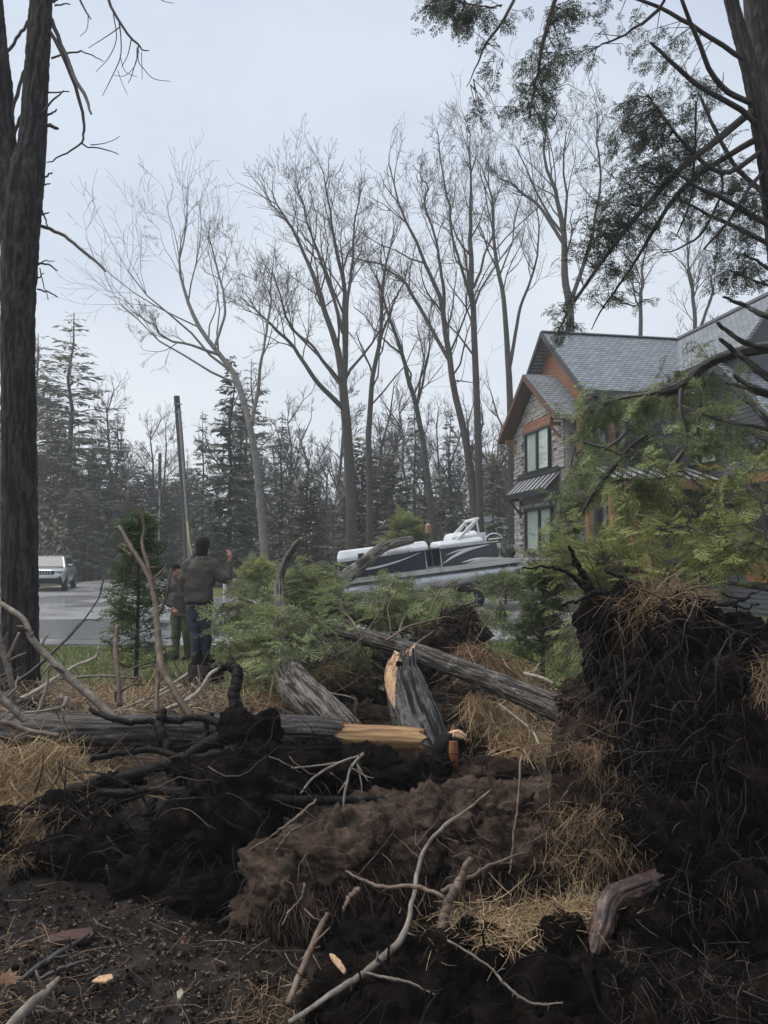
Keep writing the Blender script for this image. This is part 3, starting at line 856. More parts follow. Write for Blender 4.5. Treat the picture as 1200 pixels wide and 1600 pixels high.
b = MB(); b.box((4.21, -3.35, 7.93), (4.275, 2.0, 8.15)); b.build('gutter', M['fascia'], rc)
b = MB(); b.prism([(4.45, 5.2), (9.2, 5.2), (9.2, 6.5), (5.8, 9.95), (4.45, 8.05)], 1, -2.9, -2.42); b.build('wall', M['siding'], house)

# pale building far behind the boat
sh = empty('outbuilding', (W(822, 870, 52)[0], 52, 0), rad(6), 'pale grey sided outbuilding far behind the pontoon boat', 'outbuilding')
for i in range(13):
    b = MB(); b.prism([(-0.04, 0.25*i), (0.0, 0.25*i), (0.0, 0.25*i+0.26), (-0.012, 0.25*i+0.26)], 0, -2.6, 4.0); b.build('siding_board', M['siding_pale'], sh)
b = MB(); b.box((-2.55, 0.0, -0.2), (3.95, 4, 3.2)); b.build('wall', M['siding_pale'], sh)
b = MB(); slab(b, (-2.9, 2.2, 4.6), (4.3, 2.2, 4.6), (4.3, -0.5, 3.15), (-2.9, -0.5, 3.15), 0.15); slab(b, (4.3, 2.2, 4.599), (-2.9, 2.2, 4.599), (-2.9, 4.6, 3.15), (4.3, 4.6, 3.15), 0.15); b.build('roof', M['shingle_x'], sh)
b = MB(); b.box((-2.0, -0.10, 0.6), (-1.0, -0.045, 1.7)); b.build('window', M['black_metal'], sh)
# ------------------------------------------------------------------ bare trees
def _nrm(v):
    s = math.sqrt(v[0]*v[0]+v[1]*v[1]+v[2]*v[2])+1e-9
    return (v[0]/s, v[1]/s, v[2]/s)

def branch_off(d, ang, rnd):
    """A direction leaving d at angle ang, random around it."""
    a = (rnd.gauss(0, 1), rnd.gauss(0, 1), rnd.gauss(0, 1))
    k = a[0]*d[0]+a[1]*d[1]+a[2]*d[2]
    p = _nrm((a[0]-k*d[0], a[1]-k*d[1], a[2]-k*d[2]))
    c, s = math.cos(ang), math.sin(ang)
    return (d[0]*c+p[0]*s, d[1]*c+p[1]*s, d[2]*c+p[2]*s)

def grow(out, p, d, L, r, lev, maxlev, rnd, kids, up=0.10, wig=0.16, rmin=0.006):
    n = 5 if lev <= 1 else (3 if lev < 4 else 2)
    pts, rr, dirs = [p], [r], [d]
    for i in range(n):
        d = _nrm((d[0]+rnd.gauss(0, wig), d[1]+rnd.gauss(0, wig), d[2]+rnd.gauss(0, wig)+up))
        p = (p[0]+d[0]*L/n, p[1]+d[1]*L/n, p[2]+d[2]*L/n)
        pts.append(p); dirs.append(d); rr.append(max(rmin, r*(1-0.68*(i+1)/n)))
    out.setdefault(lev, []).append((pts, rr))
    if lev < maxlev:
        for j in range(kids[min(lev, len(kids)-1)]):
            t = 1.0 if j == 0 else rnd.uniform(0.22, 1.0)
            i = min(n, int(t*n+0.5))
            grow(out, pts[i], branch_off(dirs[i], rnd.uniform(0.35, 0.85), rnd), L*rnd.uniform(0.42, 0.72)*(1.12-0.4*t),
                 max(rmin, rr[i]*rnd.uniform(0.5, 0.75)), lev+1, maxlev, rnd, kids, up, wig, rmin)

def tree_mesh(stems, seed, maxlev=4, kids=(0, 5, 4, 4, 3), nbr=12, t0=0.3, Lk=0.33, rmin=0.007, sides=7, up=0.10, ang=(0.4, 0.85)):
    """stems: list of (pts, radii). Returns (V,F) of trunk stems and (V,F) of the branchwork."""
    rnd = random.Random(seed)
    out = {}
    for pts, rr in stems:
        pts = [tuple(p) for p in pts]
        n = len(pts)
        H = sum(math.dist(pts[i], pts[i+1]) for i in range(n-1))
        for j in range(nbr):
            t = t0+(1-t0)*((j+rnd.random())/nbr)
            i = min(n-2, int(t*(n-1)))
            d = _nrm([pts[i+1][k]-pts[i][k] for k in range(3)])
            L = H*Lk*rnd.uniform(0.6, 1.15)*(1.15-0.75*(t-t0)/(1-t0))
            grow(out, pts[i], branch_off(d, rnd.uniform(*ang), rnd), L, max(rmin*1.5, rr[i]*rnd.uniform(0.34, 0.55)), 1, maxlev, rnd, kids, up, 0.17, rmin)
        for j in range(4):                                   # the leader ends in twigs, never in a spike
            i = n-1-(j % 3)
            d = _nrm([pts[n-1][k]-pts[n-3][k] for k in range(3)])
            grow(out, pts[i], branch_off(d, rnd.uniform(0.1, 0.6), rnd), H*Lk*rnd.uniform(.28, .5), max(rmin, rr[i]*.9), 2, maxlev, rnd, kids, up, .17, rmin)
    big = out.get(1, [])
    fine = [q for k, v in out.items() if k >= 2 for q in v]
    A = tubes(stems, sides)
    Vb, Fb = tubes(big, 5)
    if fine:
        Vf, Ff = tubes(fine, 3)
        return A, (np.concatenate([Vb, Vf]), np.concatenate([Fb, Ff+len(Vb)]))
    return A, (Vb, Fb)

def bare_tree(name, stem_px, seed, label, m, group=None, **kw):
    """stem_px: list of stems, each a list of (px, py, depth, width_px)."""
    stems = []
    for s in stem_px:
        n_ = 22; P, R = px_path(s, n_); R = R*.80
        P = P + np.concatenate([fbm(np.stack([np.linspace(0, 6, n_), np.full(n_, 7.7*k_+seed), np.full(n_, 3.1*len(stems))], -1), seed, 3)[:, None] for k_ in range(3)], 1)*np.linspace(0, .26, n_)[:, None]*np.array((1, 1, .5))
        stems.append((P, R))
    (Vt, Ft), (Vb, Fb) = tree_mesh(stems, seed, **kw)
    base = stems[0][0][0]
    t = empty(name, tuple(base), 0, label, 'tree', group)
    o = link('trunk', mesh_np('trunk', Vt-base, Ft, m), t)
    o = link('crown', mesh_np('crown', Vb-base, Fb, m), t)
    return t

T = {}
bare_tree('bare_tree', [[(416, 905, 38, 17), (407, 790, 38, 15), (395, 680, 38, 13), (372, 600, 38.5, 12), (340, 550, 39, 10), (305, 490, 39.5, 8), (285, 430, 40, 5), (283, 350, 40, 2)],
    [(393, 660, 38, 9), (405, 600, 38, 7), (412, 540, 37, 5), (425, 470, 37, 4), (430, 420, 36, 2)],
    [(345, 555, 39, 7), (300, 540, 38, 5), (255, 525, 37, 4), (215, 490, 36, 2)],
    [(335, 545, 39, 6), (350, 490, 40, 5), (345, 430, 41, 4), (325, 370, 41, 2)]],
    21, 'pale leaning bare tree forking low, in front of the dark spruce', M['bark_pale'], nbr=9, t0=0.42, Lk=0.34, kids=(0, 4, 4, 3, 2))
bare_tree('bare_tree', [[(550, 860, 40, 24), (548, 760, 40, 22), (543, 660, 40, 20), (536, 600, 40, 17), (520, 520, 40, 12), (495, 440, 40, 9), (470, 380, 40, 6), (432, 320, 40, 3)],
    [(537, 610, 40, 14), (540, 540, 41, 11), (536, 450, 41, 9), (522, 370, 41, 6), (510, 270, 41, 2)],
    [(540, 560, 40, 9), (545, 470, 39, 7), (555, 390, 39, 5), (560, 300, 39, 2)],
    [(538, 640, 40, 11), (490, 590, 39, 9), (455, 540, 39, 7), (425, 505, 38, 5), (395, 470, 38, 2)],
    [(532, 600, 40, 9), (490, 545, 41, 6), (450, 500, 42, 5), (430, 430, 42, 2)],
    [(536, 520, 40, 8), (510, 430, 41, 6), (480, 350, 41, 4), (465, 290, 41, 2)]],
    22, 'broad many-limbed bare oak standing in the middle behind the boat', M['bark_far'], nbr=10, t0=0.38, Lk=0.33, kids=(0, 4, 4, 3, 2))
bare_tree('bare_tree', [[(578, 860, 43, 15), (577, 760, 43, 13), (576, 680, 43, 12), (585, 600, 43, 10), (592, 520, 43, 8), (600, 440, 43, 6), (610, 370, 43, 2)],
    [(592, 540, 43, 6), (610, 480, 43, 4), (640, 420, 42, 2)]],
    23, 'slender bare tree close beside the broad oak, leaning slightly right', M['bark_far'], nbr=10, t0=0.4, Lk=0.26, kids=(0, 4, 4, 3, 2))
bare_tree('bare_tree', [[(680, 850, 44, 12), (665, 720, 44, 11), (650, 630, 44, 10), (630, 560, 44, 8), (612, 500, 44, 6), (602, 440, 44, 2)],
    [(650, 640, 44, 6), (668, 560, 45, 4), (672, 480, 45, 2)]],
    24, 'thin bare tree leaning left between the oak and the tall pair', M['bark_far'], nbr=10, t0=0.35, Lk=0.26, kids=(0, 4, 4, 3, 2))
bare_tree('bare_tree', [[(745, 850, 39, 18), (742, 790, 39, 17), (728, 700, 39, 15), (712, 620, 39, 13), (698, 520, 39, 11), (680, 440, 39, 8), (640, 350, 39, 5), (605, 260, 39, 2)],
    [(700, 560, 39, 8), (650, 470, 40, 7), (620, 430, 40, 5), (560, 400, 41, 2)],
    [(694, 500, 39, 8), (690, 420, 38, 6), (670, 330, 38, 4), (655, 260, 38, 2)]],
    25, 'tall bare tree sweeping up to the left above the boat', M['bark_far'], nbr=11, t0=0.42, Lk=0.26, kids=(0, 4, 4, 3, 2))
bare_tree('bare_tree', [[(751, 850, 38.6, 16), (750, 760, 38.6, 15), (746, 640, 38.6, 14), (740, 500, 38.6, 12), (736, 400, 38.6, 10), (735, 310, 38.6, 6), (737, 205, 38.6, 2)],
    [(739, 480, 38.6, 7), (715, 390, 38, 5), (700, 320, 38, 4), (678, 215, 38, 2)],
    [(740, 450, 38.6, 6), (765, 380, 39, 4), (778, 300, 39, 2)]],
    26, 'straight tall bare tree rising directly above the boat frame', M['bark_far'], nbr=12, t0=0.42, Lk=0.22, kids=(0, 4, 4, 3, 2))
bare_tree('bare_tree', [[(800, 850, 46, 15), (797, 620, 46, 13), (790, 500, 46, 10), (780, 420, 46, 8), (768, 330, 46, 5), (752, 260, 46, 2)],
    [(795, 580, 46, 8), (815, 480, 46, 6), (840, 400, 45, 4), (842, 300, 45, 2)]],
    27, 'bare forked tree just left of the stone gable', M['bark_far'], nbr=11, t0=0.45, Lk=0.26, kids=(0, 4, 4, 3, 2))
bare_tree('bare_tree', [[(892, 700, 42, 18), (890, 500, 42, 16), (884, 430, 42, 14), (880, 360, 42, 11), (865, 300, 42, 8), (855, 240, 42, 5), (848, 180, 42, 2)],
    [(888, 480, 42, 9), (910, 420, 42, 8), (930, 340, 42, 6), (935, 260, 41, 4), (930, 180, 41, 2)],
    [(880, 380, 42, 8), (840, 320, 43, 6), (800, 290, 43, 4), (770, 270, 43, 2)]],
    28, 'bare double-stemmed tree rising behind the main roof peak', M['bark_far'], nbr=12, t0=0.4, Lk=0.28, kids=(0, 4, 4, 3, 2))
bare_tree('bare_tree', [[(1000, 700, 52, 9), (1000, 500, 52, 8), (1005, 440, 52, 6), (1012, 380, 52, 2)]],
    29, 'small bare tree showing above the middle of the roof ridge', M['bark_far'], nbr=14, t0=0.4, Lk=0.26, kids=(0, 4, 4, 3, 2))
bare_tree('bare_tree', [[(1085, 700, 52, 10), (1085, 500, 52, 8), (1080, 440, 52, 6), (1075, 380, 52, 2)], [(1085, 540, 52, 7), (1110, 460, 52, 5), (1120, 400, 52, 2)]],
    30, 'bare tree with spreading twigs above the roof valley', M['bark_far'], nbr=12, t0=0.4, Lk=0.28, kids=(0, 4, 4, 3, 2))

# far bare wood: three generic trees, copied one by one
FAR = []
for s in range(4):
    rnd = random.Random(70+s)
    st = []
    H = rnd.uniform(11, 14)
    pts = [(rnd.gauss(0, 0.1)*k, rnd.gauss(0, 0.1)*k, H*k/7) for k in range(8)]
    st.append((pts, [0.17*(1-0.85*k/7)+0.01 for k in range(8)]))
    if s % 2:
        p0 = pts[3]; q = [(p0[0]+0.35*k, p0[1]+0.2*k*(-1)**s, p0[2]+H*0.09*k) for k in range(6)]
        st.append((q, [0.09*(1-0.8*k/5)+0.008 for k in range(6)]))
    (Vt, Ft), (Vb, Fb) = tree_mesh(st, 70+s, nbr=18, t0=0.3, Lk=0.22, kids=(0, 5, 4, 3), maxlev=4 if s < 2 else 3, rmin=0.010)
    FAR.append((mesh_np('trunk', Vt, Ft, M['bark_far']), mesh_np('crown', Vb, Fb, M['bark_far'])))
def far_tree(px, d, k, sc, rz):
    x, y, _ = W(px, 862, d)
    g = float(ground_h(np.array([x]), np.array([y]))[0])
    t = empty('bare_tree', (x, y, g-0.1), rz, 'slim bare tree in the hazy wood along the far side of the street', 'tree', 'bare trees in the far wood')
    t.scale = (sc, sc, sc)
    link('trunk', FAR[k][0], t); link('crown', FAR[k][1], t)
rf_ = np.random.default_rng(5)
for i in range(62):
    px = 60+ i*12.5 + rf_.uniform(-9, 9)
    far_tree(px, rf_.uniform(52, 78), int(rf_.integers(4)), rf_.uniform(0.7, 1.3)*(1.0 if px < 200 or px > 300 else 0.8), rf_.uniform(0, 6.28))
for i in range(10):
    far_tree(800+i*45+rf_.uniform(-12, 12), rf_.uniform(58, 75), int(rf_.integers(4)), rf_.uniform(1.15, 1.5), rf_.uniform(0, 6.28))

for i in range(14):                                          # the wood goes on behind the big trunk
    far_tree(-260+i*23+rf_.uniform(-8, 8), rf_.uniform(48, 75), int(rf_.integers(4)), rf_.uniform(.9, 1.35), rf_.uniform(0, 6.28))

# ------------------------------------------------------------------ conifers
def conifer(H, Lmax, seed, zlow, spacing, per, droop, dens, curve, wid, gap=0.0, top=0.9, qlen=1.0):
    """Trunk, branch tubes and needle quads (with tint) of one conifer."""
    r = np.random.default_rng(seed)
    br, Q, tint = [], [], []
    z = zlow
    while z < H*0.985:
        f = (z-zlow)/(H-zlow)
        for k in range(per):
            if r.random() < gap: continue
            a = r.uniform(0, 2*np.pi)
            L = Lmax*(1-f)**top*r.uniform(0.55, 1.12)+0.12
            n = 5
            s = np.linspace(0, 1, n)
            out = np.array((math.cos(a), math.sin(a), 0.0))
            zz = z + r.uniform(-.5, .5)*spacing
            h = (0.25-0.9*f*0)*0
            P = np.array([out*L*t + np.array((0, 0, zz + L*(curve*t*(1-t)*0.6 - droop*(1-0.7*f)*t*t + 0.25*f*t))) for t in s])
            P[:, :2] += r.normal(0, 0.02*L, (n, 2))*s[:, None]
            br.append((P, 0.018*(1-0.8*s)*(0.5+L/2.5)+0.003))
            m = max(3, int(dens*L))
            side = np.array((-out[1], out[0], 0))
            for q in range(m):
                t = 0.18+0.82*(q+r.random())/m
                i = min(n-2, int(t*(n-1))); g = t*(n-1)-i
                p = P[i]*(1-g)+P[i+1]*g
                sg = 1 if q % 2 else -1
                l = qlen*(0.16+0.34*L*(1-t)*0.55+0.10)*r.uniform(0.6, 1.3)
                dr = out*r.uniform(.45, .9)+side*sg*r.uniform(.4, 1)+np.array((0, 0, r.uniform(-.45, .12)-droop*0.4))
                dr /= np.linalg.norm(dr)
                w = np.cross(dr, np.array((0, 0, 1.0))+r.normal(0, .4, 3)); w /= np.linalg.norm(w)+1e-9
                ww = wid*l*r.uniform(.7, 1.2)
                Q.append([p, p+dr*l*.45+w*ww, p+dr*l, p+dr*l*.5-w*ww]); tint += [float(np.clip(r.normal(.5, .25), 0, 1))]*4
        z += spacing*r.uniform(.7, 1.3)
    tp = [(r.normal(0, .015)*k, r.normal(0, .015)*k, H*k/8) for k in range(9)]
    Vt, Ft = tubes([(tp, [H*0.013*(1-.93*k/8)+.006 for k in range(9)])], 7)
    Vb, Fb = tubes(br, 3)
    Q = np.array(Q).reshape(-1, 3)
    Fq = np.arange(len(Q)).reshape(-1, 4)
    return (Vt, Ft), (Vb, Fb), (Q, Fq, np.array(tint))

def conifer_meshes(args, mleaf):
    (Vt, Ft), (Vb, Fb), (Q, Fq, tint) = conifer(**args)
    tr = mesh_np('trunk', np.concatenate([Vt, Vb]), np.concatenate([Ft, Fb+len(Vt)]), M['bark_conifer'])
    return tr, mesh_np('crown', Q, Fq, mleaf, tint=tint)
CON = {
 'spruce': conifer_meshes(dict(H=12.0, Lmax=2.7, seed=1, zlow=0.6, spacing=0.33, per=7, droop=0.22, dens=13, curve=0.3, wid=0.24, gap=.08), M['leaf_spruce']),
 'spruce_b': conifer_meshes(dict(H=12.0, Lmax=2.4, seed=2, zlow=1.2, spacing=0.42, per=7, droop=0.30, dens=12, curve=0.3, wid=0.22, gap=.15), M['leaf_spruce']),
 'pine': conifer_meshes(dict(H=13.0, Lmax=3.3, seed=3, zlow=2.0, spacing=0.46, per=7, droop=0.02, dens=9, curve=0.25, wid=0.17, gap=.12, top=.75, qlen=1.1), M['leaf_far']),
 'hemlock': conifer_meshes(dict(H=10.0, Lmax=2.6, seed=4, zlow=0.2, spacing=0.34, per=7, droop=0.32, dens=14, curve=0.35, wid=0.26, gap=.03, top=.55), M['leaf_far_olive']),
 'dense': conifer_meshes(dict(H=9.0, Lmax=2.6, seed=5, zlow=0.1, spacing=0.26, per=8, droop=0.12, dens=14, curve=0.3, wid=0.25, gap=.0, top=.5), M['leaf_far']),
}
HGT = {'spruce': 12.0, 'spruce_b': 12.0, 'pine': 13.0, 'hemlock': 10.0, 'dense': 9.0}
def con(kind, px, ytop, d, wide, label, group=None, rz=0.0, name=None):
    x, y, zt = W(px, ytop, d)
    g = float(ground_h(np.array([x]), np.array([y]))[0])
    s = (zt-g)/HGT[kind]
    t = empty(name or {'spruce': 'spruce_tree', 'spruce_b': 'spruce_tree', 'pine': 'pine_tree', 'hemlock': 'hemlock_tree', 'dense': 'evergreen_tree'}[kind], (x, y, g-0.05), rz, label, 'tree', group)
    t.scale = (s*wide, s*wide, s)
    link('trunk', CON[kind][0], t); link('crown', CON[kind][1], t)
    return t
con('spruce', 362, 555, 42, 0.95, 'tall dark spruce with pointed top behind the pale leaning tree', rz=.4)
con('spruce_b', 318, 640, 46, 0.8, 'dark spruce with sparse limbs left of the tallest spruce', rz=1.4)
con('spruce_b', 440, 640, 47, 0.9, 'dark evergreen to the right of the tall spruce', rz=2.2)
con('dense', 480, 735, 44, 1.1, 'broad dark green pine between the spruce and the oak', rz=.3)
con('dense', 566, 680, 48, 0.9, 'dark bushy evergreen hidden behind the oak trunks', rz=2.0)
con('dense', 612, 705, 47, 1.0, 'bushy evergreen right of the oak trunks', rz=4.0)
con('spruce_b', 648, 620, 50, 0.8, 'sparse spruce behind the thin leaning tree', rz=5.0)
con('spruce_b', 702, 635, 51, 0.85, 'sparse spruce left of the tall bare pair', rz=3.1)
con('hemlock', 770, 700, 47, 0.8, 'dark hemlock between the tall bare pair and the stone gable', rz=1.0)
con('pine', 112, 488, 58, 1.25, 'tall wispy white pine towering over the left wood', rz=.9)
con('pine', 60, 520, 62, 1.15, 'tall wispy pine half hidden by the big forked trunk', rz=2.9)
con('hemlock', 84, 640, 52, 1.1, 'olive hemlock below the tall wispy pine', rz=.2)
con('hemlock', 158, 690, 55, 1.15, 'olive hemlock in the left wood behind the street', rz=3.6)
con('dense', 205, 752, 54, 1.1, 'low dark evergreen left of the thin far pole', rz=1.1)
con('dense', 125, 760, 50, 1.25, 'low dark evergreen behind the silver car', rz=2.1)
con('dense', 262, 745, 56, 1.0, 'dark evergreen between the two utility poles', rz=5.1)
con('spruce_b', 185, 640, 66, 0.9, 'distant pointed spruce in the gap of the left wood', rz=5.4)
con('pine', 395, 560, 66, 0.9, 'distant thin pine behind the tall spruce', rz=4.4)
rc_ = np.random.default_rng(9)
for i in range(34):
    px = 55+i*22.3+rc_.uniform(-12, 12)
    k = ('hemlock', 'dense', 'pine', 'hemlock')[int(rc_.integers(4))]
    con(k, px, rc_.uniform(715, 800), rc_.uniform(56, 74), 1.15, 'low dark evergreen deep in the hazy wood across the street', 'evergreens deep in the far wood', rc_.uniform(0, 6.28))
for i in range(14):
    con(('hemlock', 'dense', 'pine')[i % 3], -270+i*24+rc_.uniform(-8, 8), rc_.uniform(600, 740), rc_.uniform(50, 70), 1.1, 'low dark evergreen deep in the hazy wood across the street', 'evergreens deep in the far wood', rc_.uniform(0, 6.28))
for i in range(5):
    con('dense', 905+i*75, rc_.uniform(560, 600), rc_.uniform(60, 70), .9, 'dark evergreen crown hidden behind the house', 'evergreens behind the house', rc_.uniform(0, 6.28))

# understory of the far wood: one mass nobody could count
def understory():
    r = np.random.default_rng(12)
    N = 52000
    px = r.uniform(-280, 830, N)
    d = r.uniform(46, 70, N)
    x = (px-600)/FPX*d
    top = 2.6+1.8*vnoise(np.stack([px/45, d/9, px*0], -1), 4)
    z = np.abs(r.normal(0, 1, N))*0.55*np.maximum(top, 0.5)
    C = np.stack([x, d, z], -1)
    A = r.normal(0, 1, (N, 3)); A /= np.linalg.norm(A, axis=1, keepdims=True)
    B = np.cross(A, r.normal(0, 1, (N, 3))); B /= np.linalg.norm(B, axis=1, keepdims=True)
    s = r.uniform(.10, .26, N)[:, None]
    Q = np.stack([C-A*s, C+B*s*.45, C+A*s, C-B*s*.45], 1).reshape(-1, 3)
    keep = ~((x > -20) & (x < -9) & (d < 62))
    F = np.arange(N*4).reshape(-1, 4)[keep]
    t = np.repeat(r.uniform(0, 1, N), 4)
    tag(link('woodland_understory', mesh_np('woodland_understory', Q, F, M['leaf_far_olive'], tint=t)), 'dark tangled understory filling the far wood', 'understory', kind='stuff')
    # thin stems of brush in the same band
    polys = []
    rnd = random.Random(4)
    for i in range(700):
        p = rnd.uniform(50, 830); dd = rnd.uniform(44, 70); x0 = (p-600)/FPX*dd
        if -19 < x0 < -9 and dd < 62: continue
        h = rnd.uniform(1.5, 6.5); lx, ly = rnd.gauss(0, .3), rnd.gauss(0, .3)
        polys.append(([(x0, dd, -0.1), (x0+lx*.4+rnd.gauss(0, .1), dd+ly*.4, h*.5), (x0+lx, dd+ly, h)], [.03, .02, .008]))
    V, F = tubes(polys, 3)
    tag(link('woodland_brush', mesh_np('woodland_brush', V, F, M['bark_far'])), 'thin bare saplings and brush massed in the far wood', 'brush', kind='stuff')
understory()
# ------------------------------------------------------------------ hemlock sprays
def make_spray(seed, L=0.45, n=7, sub=2, wid=0.0135):
    r = np.random.default_rng(seed)
    Q = []
    def quad(p, d, l, w):
        d = d/np.linalg.norm(d)
        s = np.cross(d, (0, 0, 1.0)); s /= np.linalg.norm(s)+1e-9
        s = s + np.array((0, 0, r.normal(0, .35)))
        Q.append([p, p+d*l*.4+s*w, p+d*l, p+d*l*.6-s*w])
    for i in range(n):
        t = (i+.5)/n
        b = np.array((t*L, 0, -.22*t*t*L))
        for sg in (-1, 1):
            l = L*(.46*(1-t)**.7+.09)*r.uniform(.75, 1.15)
            a = rad(r.uniform(38, 62))
            d = np.array((math.cos(a), sg*math.sin(a), r.uniform(-.38, .02)))
            quad(b, d, l, wid*.7)
            for j in range(sub):
                u = .2+.75*(j+.5)/sub
                for s2 in ((-1, 1) if j % 2 == 0 else (1,)):
                    a2 = a+s2*rad(r.uniform(25, 50))
                    d2 = np.array((math.cos(a2), sg*math.sin(a2), d[2]+r.uniform(-.25, .1)))
                    quad(b+d*l*u, d2, l*(.34*(1-u)+.16), wid)
    quad(np.array((0, 0, 0.0)), np.array((1, 0, -.2)), L*1.05, wid*.7)
    return np.array(Q)                                      # (q,4,3)
SPRAY = [make_spray(s) for s in (1, 2, 3)]
SPRAY_FINE = [make_spray(s, n=7, sub=3, wid=0.011) for s in (4, 5)]

def place_sprays(items, temps, seed):
    """items: list of (pos, axis, scale, tint). Returns V, F, tint."""
    r = np.random.default_rng(seed)
    Vs, Ts = [], []
    N = len(items)
    pos = np.array([i[0] for i in items]); ax = np.array([i[1] for i in items]); sc = np.array([i[2] for i in items]); tn = np.array([i[3] for i in items])
    ax /= np.linalg.norm(ax, axis=1, keepdims=True)+1e-9
    up = np.array((0, 0, 1.0))+r.normal(0, .45, (N, 3))
    sd = np.cross(up, ax); sd /= np.linalg.norm(sd, axis=1, keepdims=True)+1e-9
    nz = np.cross(ax, sd)
    R = np.stack([ax, sd, nz], -1)*sc[:, None, None]
    which = r.integers(0, len(temps), N)
    for k, tp in enumerate(temps):
        m = which == k
        if not m.any(): continue
        q = tp.reshape(-1, 3)
        V = np.einsum('nij,vj->nvi', R[m], q)+pos[m][:, None, :]
        Vs.append(V.reshape(-1, 3))
        tq = np.repeat(np.clip(r.normal(0, .10, (int(m.sum()), len(tp)))+tn[m][:, None], 0, 1), 4, axis=1)
        Ts.append(tq.ravel())
    V = np.concatenate(Vs); F = np.arange(len(V)).reshape(-1, 4)
    return V, F, np.concatenate(Ts)

def cloud(hub, ell, seed, nb, per, sc=(0.6, 1.2), droop=0.35, tint=(0.2, 0.8), rb=0.006, lean=None, wide=.55):
    """Branchlets from hub points (n,3) into pixel ellipses (px,py,rx,ry,d0,d1,weight); sprays along them."""
    rnd = np.random.default_rng(seed)
    hub = np.asarray(hub)
    items, polys = [], []
    wsum = sum(e[6] for e in ell)
    for e in ell:
        for k in range(int(nb*e[6]/wsum)):
            d = rnd.uniform(e[4], e[5])
            ox, oy = np.clip(rnd.normal(0, .56, 2), -1.35, 1.35)
            tgt = np.array(W(e[0]+e[2]*ox, e[1]+e[3]*oy, d))
            dist = np.linalg.norm(hub-tgt, axis=1)+rnd.uniform(0, .5, len(hub))
            h = hub[int(np.argmin(dist))]
            v = tgt-h; L = np.linalg.norm(v)
            mx = 1.3
            if L > mx: h = tgt-v/L*mx; L = mx
            v = tgt-h
            mid = h+v*.5+np.array((0, 0, droop*.22*L))+rnd.normal(0, .05, 3)
            P = [h, mid, tgt]
            polys.append((P, [rb*1.6, rb, rb*.4]))
            t0 = float(np.clip(rnd.normal((tint[0]+tint[1])/2, (tint[1]-tint[0])/2.2), 0, 1))
            for j in range(per):
                u = .25+.75*(j+rnd.random())/per
                p = (h*(1-u)**2+2*mid*u*(1-u)+tgt*u*u)
                dr = v/(L+1e-6)*rnd.uniform(.4, 1)+np.array((rnd.normal(0, wide), rnd.normal(0, wide), -droop*rnd.uniform(.3, 1.8)))
                if lean is not None: dr = dr+np.array(lean)
                items.append((p, dr, rnd.uniform(*sc), np.clip(t0+rnd.normal(0, .12), 0, 1)))
    return items, polys

def leaf_object(name, items, mleaf, parent, seed, temps=None, base=None):
    V, F, t = place_sprays(items, temps or SPRAY, seed)
    if base is not None: V = V-np.asarray(base)
    o = link(name, mesh_np(name, V, F, mleaf, tint=t), parent)
    return o
def tube_object(name, polys, m, parent, sides=5, base=None):
    V, F = tubes(polys, sides)
    if base is not None: V = V-np.asarray(base)
    o = link(name, mesh_np(name, V, F, m), parent)
    if name in ('twigs', 'branches', 'hanging_twigs'): o['kind'] = 'stuff'
    return o

